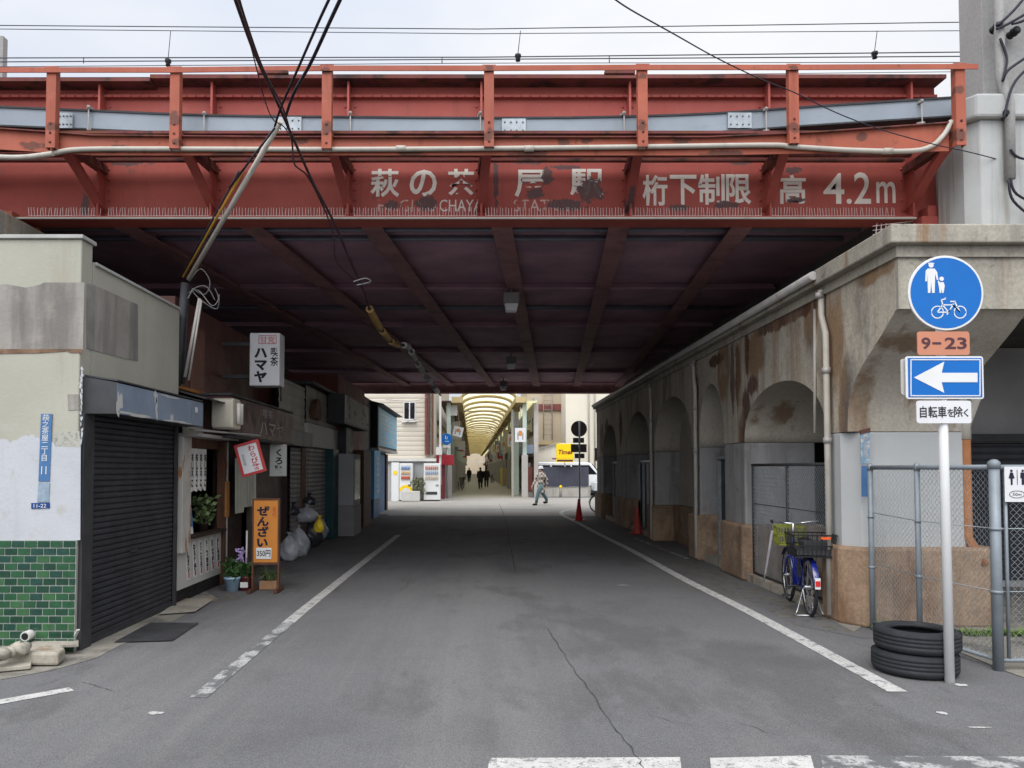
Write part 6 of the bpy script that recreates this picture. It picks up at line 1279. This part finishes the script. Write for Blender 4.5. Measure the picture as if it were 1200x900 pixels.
for z in (zc + .1, zc - .12, P(0, 432, Y).z, P(0, 455, Y).z, P(0, 482, Y).z): b.tube([(p.x - .012, Y, z - .015), (p.x - .012, Y, z + .015)], .039, 12); b.box(p.x - .08, p.x + .06, Y - .036, Y - .03, z - .012, z + .012)
b.build('bracket', m_galv, t)
# cones
def cone(p, s, label, m=m_redpaint):
    t = thing('traffic_cone', label, 'traffic cone', p); b = MB(); b.lathe(p + ZP * .025, [(.135 * s, 0), (.12 * s, .03), (.035 * s, .66 * s), (.03 * s, .67 * s)], 20); b.build('body', m, t)
    b = MB(); b.box(p.x - .19 * s, p.x + .19 * s, p.y - .19 * s, p.y + .19 * s, .006, .028); b.build('base', m, t, bevel=.008); return t
cone(G(678.5, 610), .95, 'bright red traffic cone on the sunlit edge line at the far end of the bridge')
p = G(751, 626); cone(Vector((XR(p.y) - .05, p.y, 0)), .95, 'dull red traffic cone in the shade against the arched wall', mat('dull_red_plastic', (.32, .05, .035), .6, .1, 3))
p = G(738, 622)
# bicycles (local: forward is +x, origin on the ground under the rear hub)
def wheel(t, x):
    b = MB(); b.torus((x, 0, .33), .315, .019, 'y', 40, 8); w_ = b.build('wheel', m_rubber, t, local=True)
    b = MB(); b.torus((x, 0, .33), .292, .010, 'y', 36, 6); b.build('rim', m_chrome, w_, local=True)
    b = MB()
    for k in range(28): a = 2 * math.pi * k / 28; b.tube([(x + .02 * math.cos(a + .9), .03 * (-1) ** k, .33 + .02 * math.sin(a + .9)), (x + .29 * math.cos(a), 0, .33 + .29 * math.sin(a))], .0016, 3, False)
    b.tube([(x, -.06, .33), (x, .06, .33)], .022, 8); b.build('spokes', m_chrome, w_, local=True)
def arc(x, r, a0, a1, n=16): return [(x + r * math.cos(R(a0 + (a1 - a0) * k / n)), 0, .33 + r * math.sin(R(a0 + (a1 - a0) * k / n))) for k in range(n + 1)]
def crate(t, name, x0, x1, w_, z0, z1, m, flare=.03):
    b = MB()
    for z, fl in ((z0, 0), ((z0 + z1) / 2, flare / 2), (z1, flare)):
        P4 = [(x0 - fl, -w_ - fl, z), (x1 + fl, -w_ - fl, z), (x1 + fl, w_ + fl, z), (x0 - fl, w_ + fl, z)]
        for i in range(4): b.bar(P4[i], P4[(i + 1) % 4], .012, .016)
    k = 9
    for i in range(k + 1):
        u = i / k
        for sy in (-1, 1): b.bar((x0 + (x1 - x0) * u, sy * w_, z0), (x0 - flare + (x1 - x0 + 2 * flare) * u, sy * (w_ + flare), z1), .006, .006)
        for xx, s_ in ((x0, -1), (x1, 1)): b.bar((xx, -w_ + 2 * w_ * u, z0), (xx + s_ * flare, (-w_ - flare) + 2 * (w_ + flare) * u, z1), .006, .006)
        b.bar((x0 + (x1 - x0) * u, -w_, z0), (x0 + (x1 - x0) * u, w_, z0), .006, .006)
    b.box(x0, x1, -w_, w_, z0 - .004, z0 + .002); return b.build(name, m, t, local=True)
def bicycle(label, loc, rz, m_frame, full=True, group=None):
    t = thing('bicycle', label, 'bicycle', loc, rz, group); wheel(t, 0); wheel(t, 1.06)
    b = MB(); b.tube([(.80, 0, .82), (.86, 0, .62)], .022, 10); b.tube(smooth_path([(.85, 0, .64), (.70, 0, .46), (.50, 0, .33), (.42, 0, .29)]), .024, 10); b.tube(smooth_path([(.83, 0, .73), (.65, 0, .55), (.45, 0, .45), (.345, 0, .46)]), .018, 10)
    b.tube([(.42, 0, .28), (.27, 0, .78)], .020, 10)
    for s_ in (-1, 1): b.tube([(.42, .02 * s_, .28), (0, .055 * s_, .33)], .011, 8); b.tube([(.32, .02 * s_, .62), (0, .055 * s_, .33)], .010, 8)
    for s_ in (-1, 1): b.tube(smooth_path([(.86, .01 * s_, .61), (.885, .05 * s_, .56), (1.0, .055 * s_, .40), (1.06, .055 * s_, .33)]), .012, 8)
    b.build('frame', m_frame, t, local=True)
    b = MB(); b.tube([(.80, 0, .80), (.765, 0, 1.0)], .014, 8); hb = smooth_path([(.56, -.29, 1.03), (.70, -.27, 1.04), (.79, -.12, 1.01), (.77, 0, 1.0), (.79, .12, 1.01), (.70, .27, 1.04), (.56, .29, 1.03)], 5); b.tube(hb, .011, 8); h_ = b.build('handlebar', m_chrome, t, local=True)
    for s_ in (-1, 1): b = MB(); b.tube([(.545, .291 * s_, 1.03), (.66, .278 * s_, 1.037)], .017, 8); b.build('grip', m_black, h_, local=True); b = MB(); b.tube([(.72, .25 * s_, 1.0), (.62, .30 * s_, .99)], .006, 6); b.build('brake_lever', m_chrome, h_, local=True)
    b = MB(); b.ell((.22, 0, .84), .14, .09, .04, 16, 8); b.map(lambda v_: Vector((v_.x, v_.y * (1.15 - (v_.x - .08) * 2.3), v_.z))); sd_ = b.build('saddle', m_black, t, local=True); b = MB(); b.tube([(.28, 0, .75), (.245, 0, .83)], .012, 8); b.build('seat_post', m_chrome, sd_, local=True)
    for x, a0, a1 in ((0, 20, 175), (1.06, 40, 195)):
        pts = arc(x, .355, a0, a1); b = MB(); vs = []
        for q in pts: vs += [(q[0], -.028, q[2] - .008), (q[0], 0, q[2] + .004), (q[0], .028, q[2] - .008)]
        b.add(vs, [(i * 3 + k, i * 3 + k + 1, i * 3 + 4 + k, i * 3 + 3 + k) for i in range(len(pts) - 1) for k in range(2)], True); b.build('mudguard', m_frame, t, local=True)
    b = MB(); b.lathe((.42, -.05, .28), [(.085, 0), (.085, .006)], 24, 'y'); b.tube([(.42, -.09, .28), (.42, .09, .28)], .012, 8)
    for s_ in (-1, 1): b.tube([(.42, .085 * s_, .28), (.42 + .10 * s_, .09 * s_, .28 - .13 * s_)], .009, 6); b.box(.42 + .10 * s_ - .045, .42 + .10 * s_ + .045, min(.10 * s_, .19 * s_), max(.10 * s_, .19 * s_), .27 - .13 * s_, .29 - .13 * s_)
    b.build('crank', m_darkmetal, t, local=True)
    b = MB(); b.bar((.42, -.055, .335), (0, -.055, .36), .02, .012); b.bar((.42, -.055, .225), (0, -.055, .30), .02, .012); b.build('chain_case', m_darkmetal, t, local=True)
    b = MB()
    for s_ in (-1, 1): b.tube(smooth_path([(.03, .06 * s_, .31), (.02, .13 * s_, .06), (-.02, .16 * s_, .015)]), .008, 6)
    b.tube([(-.02, -.16, .015), (-.06, .16, .015)], .008, 6); b.build('kick_stand', m_chrome, t, local=True)
    crate(t, 'front_basket', .92, 1.20, .14, .72, .95, m_lime if full else m_darkmetal)
    if full:
        b = MB(); b.bar((-.20, -.06, .70), (.25, -.06, .70), .012, .012); b.bar((-.20, .06, .70), (.25, .06, .70), .012, .012)
        for s_ in (-1, 1): b.tube([(0, .06 * s_, .33), (-.05, .065 * s_, .70)], .006, 6)
        b.build('rear_rack', m_darkmetal, t, local=True); rb = crate(t, 'rear_basket', -.25, .12, .20, .70, .94, m_black)
        b = MB(); b.box(-.23, .10, -.18, .18, .715, .78); b.box(-.2, .05, -.15, .10, .78, .86); b.build('basket_load', m_darkmetal, rb, local=True)
        b = MB(); b.box(-.302, -.288, -.16, -.06, .90, .925); b.build('orange_tag', m_orange_cap, rb, local=True)
        b = MB(); b.box(-.375, -.36, -.028, .028, .36, .48); b.build('rear_reflector', m_white, t, local=True); b = MB(); b.box(-.382, -.376, -.024, .024, .39, .45); b.build('red_lens', m_redpaint, t, local=True)
        b = MB(); b.box(.30, .40, -.045, .045, .40, .62); b.build('battery', m_darkmetal, t, local=True)
    return t
pr, pf_ = G(948, 722), G(922, 706)
bk = bicycle('blue bicycle with black rear basket parked facing away against the arched wall', Vector((pr.x + .01, pr.y, 0)), R(80), m_bike_blue)
bk.scale = (.95, .95, .95)
b = MB(); q = Vector((bk.location.x - .22, bk.location.y + .62, 0)); b.tube([q + Vector((-.03, .05, .28)), q + Vector((-.012, .02, .40)), q + Vector((.02, 0, .62)), q + Vector((.05, -.03, .88))], [.005, .013, .019, .013], 10); b.tube([q + Vector((.05, -.03, .88)), q + Vector((.06, -.04, .98))], .006, 6); one(b, 'folded_umbrella', m_ink_grey, 'pale folded umbrella hooked beside the handlebar of the blue bicycle', 'umbrella')
far_bk = bicycle('dark bicycle parked crosswise behind the end of the viaduct wall', (4.35, 27.9, 0), R(12), m_darkmetal, False)
c1 = dup(far_bk, (-1.35, 56, 0), R(80), 'dark bicycle parked on the left inside the arcade'); c2_ = dup(far_bk, (1.6, 82, 0), R(100), 'dark bicycle parked on the right inside the arcade beyond the yellow sign')
c3 = dup(far_bk, (-1.2, 60, 0), R(85), 'second dark bicycle in the arcade, behind the first on the left')

# ================================================================== PEOPLE
def skin_body(name, parent, verts, edges, radii, mats_fn=None):
    me = bpy.data.meshes.new('tmp'); me.from_pydata(verts, edges, []); o = bpy.data.objects.new('tmp', me); COL.objects.link(o)
    sk = o.modifiers.new('s', 'SKIN'); sk.use_smooth_shade = True
    for i, r in enumerate(radii): me.skin_vertices[0].data[i].radius = r
    me.skin_vertices[0].data[0].use_root = True
    ss = o.modifiers.new('u', 'SUBSURF'); ss.levels = 2; ss.render_levels = 2
    m2 = bpy.data.meshes.new_from_object(o.evaluated_get(bpy.context.evaluated_depsgraph_get())); bpy.data.objects.remove(o); m2.materials.clear(); m2.materials.append(m_skin)
    r_ = bpy.data.objects.new(name, m2); COL.objects.link(r_); r_.parent = parent; return r_
def loft(rings, n=18):
    b = MB(); vs = []
    for (cx, cy, z, rx, ry) in rings:
        for k in range(n): a = 2 * math.pi * k / n; vs.append((cx + rx * math.cos(a), cy + ry * math.sin(a), z))
    b.add(vs, [(j * n + k, j * n + (k + 1) % n, (j + 1) * n + (k + 1) % n, (j + 1) * n + k) for j in range(len(rings) - 1) for k in range(n)], True); return b
def person(label, loc, rz, stride, coat, trouser, hat=None, pack=False, group=None, coat_len=.62, sleeve=None):
    # local: faces -y, stands on z = 0, 1.68 m tall
    t = thing('person', label, 'person', loc, rz, group); s = stride
    J = dict(pelvis=(0, 0, .92), waist=(0, 0, 1.06), chest=(0, .01, 1.26), neck=(0, .0, 1.43), head0=(0, -.015, 1.50), head1=(0, -.03, 1.58), head2=(0, -.015, 1.65))
    V = []; E_ = []; Rr = []
    def add(p, r, par=None):
        V.append(p); Rr.append(r); 
        if par is not None: E_.append((par, len(V) - 1))
        return len(V) - 1
    pe = add(J['pelvis'], (.14, .11)); wa = add(J['waist'], (.125, .095), pe); chh = add(J['chest'], (.15, .11), wa); ne = add(J['neck'], (.05, .05), chh); h0 = add(J['head0'], (.065, .075), ne); h1 = add(J['head1'], (.075, .09), h0); add(J['head2'], (.06, .07), h1)
    add((0, -.125, 1.57), (.012, .014), h1)
    hands = []
    for sx in (-1, 1):
        k = s * sx
        sh_ = add((.17 * sx, .01, 1.36), (.055, .055), chh); el = add((.225 * sx, .02 + .14 * k, 1.10), (.042, .042), sh_); wr_ = add((.22 * sx, -.06 + .22 * k, .88), (.028, .028), el); ha = add((.215 * sx, -.09 + .24 * k, .81), (.034, .018), wr_)
        for fx, fl in ((-.022, .055), (-.008, .066), (.006, .064), (.020, .052)): f1 = add((.215 * sx + fx, -.105 + .24 * k, .765), (.0095, .0095), ha); add((.215 * sx + fx, -.10 + .24 * k, .765 - fl), (.0075, .0075), f1)
        add((.215 * sx - .03 * sx, -.125 + .24 * k, .79), (.010, .010), ha)
        hp = add((.09 * sx, 0, .88), (.088, .09), pe); kn = add((.095 * sx, -.03 - .20 * k, .48), (.058, .06), hp); an = add((.09 * sx, (-.30 * k) if k > 0 else (-.36 * k), .09 + (.07 * s if k < 0 else 0)), (.036, .038), kn); add((.092 * sx, ((-.30 * k) if k > 0 else (-.36 * k)) - .14, .035 + (.02 * s if k < 0 else 0)), (.036, .026), an)
        hands.append((sx, k))
    skin_body('body', t, V, E_, Rr)
    loft([(0, 0, .93 - coat_len * .5, .205, .165), (0, 0, .80, .20, .16), (0, .0, 1.0, .175, .135), (0, .01, 1.2, .185, .14), (0, .01, 1.36, .19, .125), (0, .005, 1.43, .11, .085), (0, 0, 1.47, .065, .065)]).build('coat', coat, t, local=True)
    for sx, k in hands:
        b = MB(); b.tube([(.165 * sx, .01, 1.37), (.195 * sx, .012 + .06 * k, 1.25), (.228 * sx, .02 + .14 * k, 1.10), (.225 * sx, -.02 + .18 * k, .98), (.222 * sx, -.06 + .215 * k, .875)], [.085, .075, .066, .06, .055], 12); b.build('sleeve', sleeve or coat, t, local=True)
        ay = (-.30 * k) if k > 0 else (-.36 * k); az = .09 + (.07 * s if k < 0 else 0)
        b = MB(); b.tube([(.085 * sx, 0, .90), (.092 * sx, -.02 - .10 * k, .68), (.096 * sx, -.03 - .20 * k, .48), (.092 * sx, ay * .9, .28), (.09 * sx, ay, az + .01)], [.115, .098, .078, .068, .062], 12); b.build('trouser_leg', trouser, t, local=True)
        b = MB(); b.ell((.091 * sx, ay - .07, az - .045), .048, .135, .052, 12, 8); b.build('shoe', m_ink, t, local=True)
    b = MB(); b.ell((0, .02, 1.60), .088, .092, .095, 16, 10); b.map(lambda v_: Vector((v_.x, max(v_.y, -.055 - .5 * (1.68 - v_.z) * 0), v_.z))); b.build('hair', m_hair, t, local=True)
    for sx in (-1, 1): b = MB(); b.ell((.032 * sx, -.107, 1.592), .011, .008, .008, 8, 6); b.build('eye', m_ink, t, local=True); b = MB(); b.ell((.082 * sx, .0, 1.575), .012, .02, .03, 8, 6); b.build('ear', m_skin, t, local=True)
    b = MB(); b.ell((0, -.105, 1.527), .022, .008, .006, 8, 6); b.build('mouth', m_ink_red, t, local=True)
    if hat: b = MB(); b.lathe((0, -.005, 1.625), [(.135, -.03), (.13, -.025), (.10, .0), (.098, .05), (.075, .085), (.02, .098)], 20); b.build('hat', hat, t, local=True)
    if pack: b = MB(); b.ell((0, .20, 1.18), .15, .10, .20, 16, 10); b.build('backpack', m_bag_navy, t, local=True)
    return t
p = G(634, 592); p.z = 0
person('person in checked coat, white hat and teal trousers carrying a dark backpack across the street', p, R(-62), 1.0, m_check, m_trouser, m_hat, True, coat_len=.75)
p = G(563, 573); person('person in long black coat walking away down the arcade', (p.x, p.y, 0), R(180), .7, m_coat_dark, m_trouser_dark, coat_len=.8)
p = G(570, 571); person('second person in dark clothes walking close beside the one in the long coat', (p.x, p.y, 0), R(176), -.6, m_coat_dark, m_trouser_dark)
person('distant person in dark clothes on the left in the depth of the arcade', (-1.0, 88, 0), R(180), .5, m_coat_dark, m_trouser_dark)

# ================================================================== HANGING CABLES IN FRONT
def cable(pts, r, name, label, m=m_cable, n=7, grp=None, k=8):
    b = MB(); b.tube(smooth_path([P(*q) for q in pts], k), r, n); return one(b, name, m, label, 'cable', grp)
cable([(404, -12, 5.2), (388, 22, 5.6), (364, 74, 6.3), (344, 110, 6.9), (334, 139, 7.4)], .0145, 'power_cable', 'thicker of two dark cables falling from the upper right to the service conduit')
cable([(390, -10, 5.2), (374, 24, 5.6), (352, 74, 6.3), (330, 124, 7.0), (322, 148, 7.38)], .011, 'power_cable', 'thinner dark cable running just left of the thick one to the service conduit')
cable([(272, -12, 5.3), (283, 20, 5.6), (300, 66, 6.2), (324, 118, 7.0), (348, 172, 7.6), (366, 212, 8.1), (392, 262, 8.7), (408, 300, 9.3), (426, 340, 10.1), (433, 362, 10.6)], .0145, 'hanging_cable', 'brown cable hanging from the top edge down under the bridge to the yellow guards', m_cable_brown)
cable([(278, -10, 5.3), (288, 24, 5.6), (308, 80, 6.3), (332, 128, 7.0), (342, 165, 7.5), (345, 192, 7.7), (360, 206, 8.0), (376, 236, 8.4), (390, 272, 8.8), (394, 305, 9.2), (412, 325, 9.7), (420, 335, 10.0)], .009, 'hanging_cable', 'thin looping brown wire hanging alongside the brown cable', m_cable_brown)
cable([(276, -10, 5.35), (296, 62, 6.2), (310, 116, 6.9), (320, 140, 7.3), (334, 150, 7.5), (352, 180, 7.7)], .0055, 'hanging_cable', 'thin slack wire looping left of the cable crossing', m_cable_brown)
cable([(716, -4, 5.0), (740, 12, 5.3), (790, 40, 5.9), (840, 68, 6.6), (890, 92, 7.1), (930, 108, 7.4), (980, 132, 7.6), (1030, 151, 7.75), (1090, 168, 7.8), (1135, 178, 7.95), (1170, 187, 8.14)], .0055, 'power_cable', 'thin dark cable curving down across the right of the sky to the concrete mast')
t = thing('guarded_cable', 'sagging cable wrapped in faded yellow and grey guards under the bridge', 'cable', P(433, 362, 10.6))
cpts = smooth_path([P(x, y, Y) for x, y, Y in ((433, 362, 10.6), (446, 385, 11.3), (462, 403, 12.2), (478, 406, 13.4), (486, 420, 15), (497, 438, 18), (508, 452, 22), (516, 463, 27.5), (516, 462, 30))], 8)
b = MB(); b.tube(cpts, .03, 8); b.build('cable', m_cable, t)
for i0, i1, r, m in ((0, 8, .054, m_guard_yellow), (9, 13, .052, m_guard_yellow), (14, 18, .050, m_guard_yellow), (21, 25, .055, m_guard_white), (28, 32, .06, m_guard_white), (35, 39, .066, m_guard_white), (42, 45, .075, m_guard_white), (48, 52, .085, m_guard_white)):
    b = MB(); b.tube(cpts[i0:i1 + 1], r, 10); b.build('cable_guard', m, t)
b = MB(); b.tube(smooth_path([P(414, 330, 9.8), P(428, 326, 9.8), P(434, 330, 9.9), P(418, 334, 9.9)]), .01, 5); b.build('tie', m_guard_white, t)
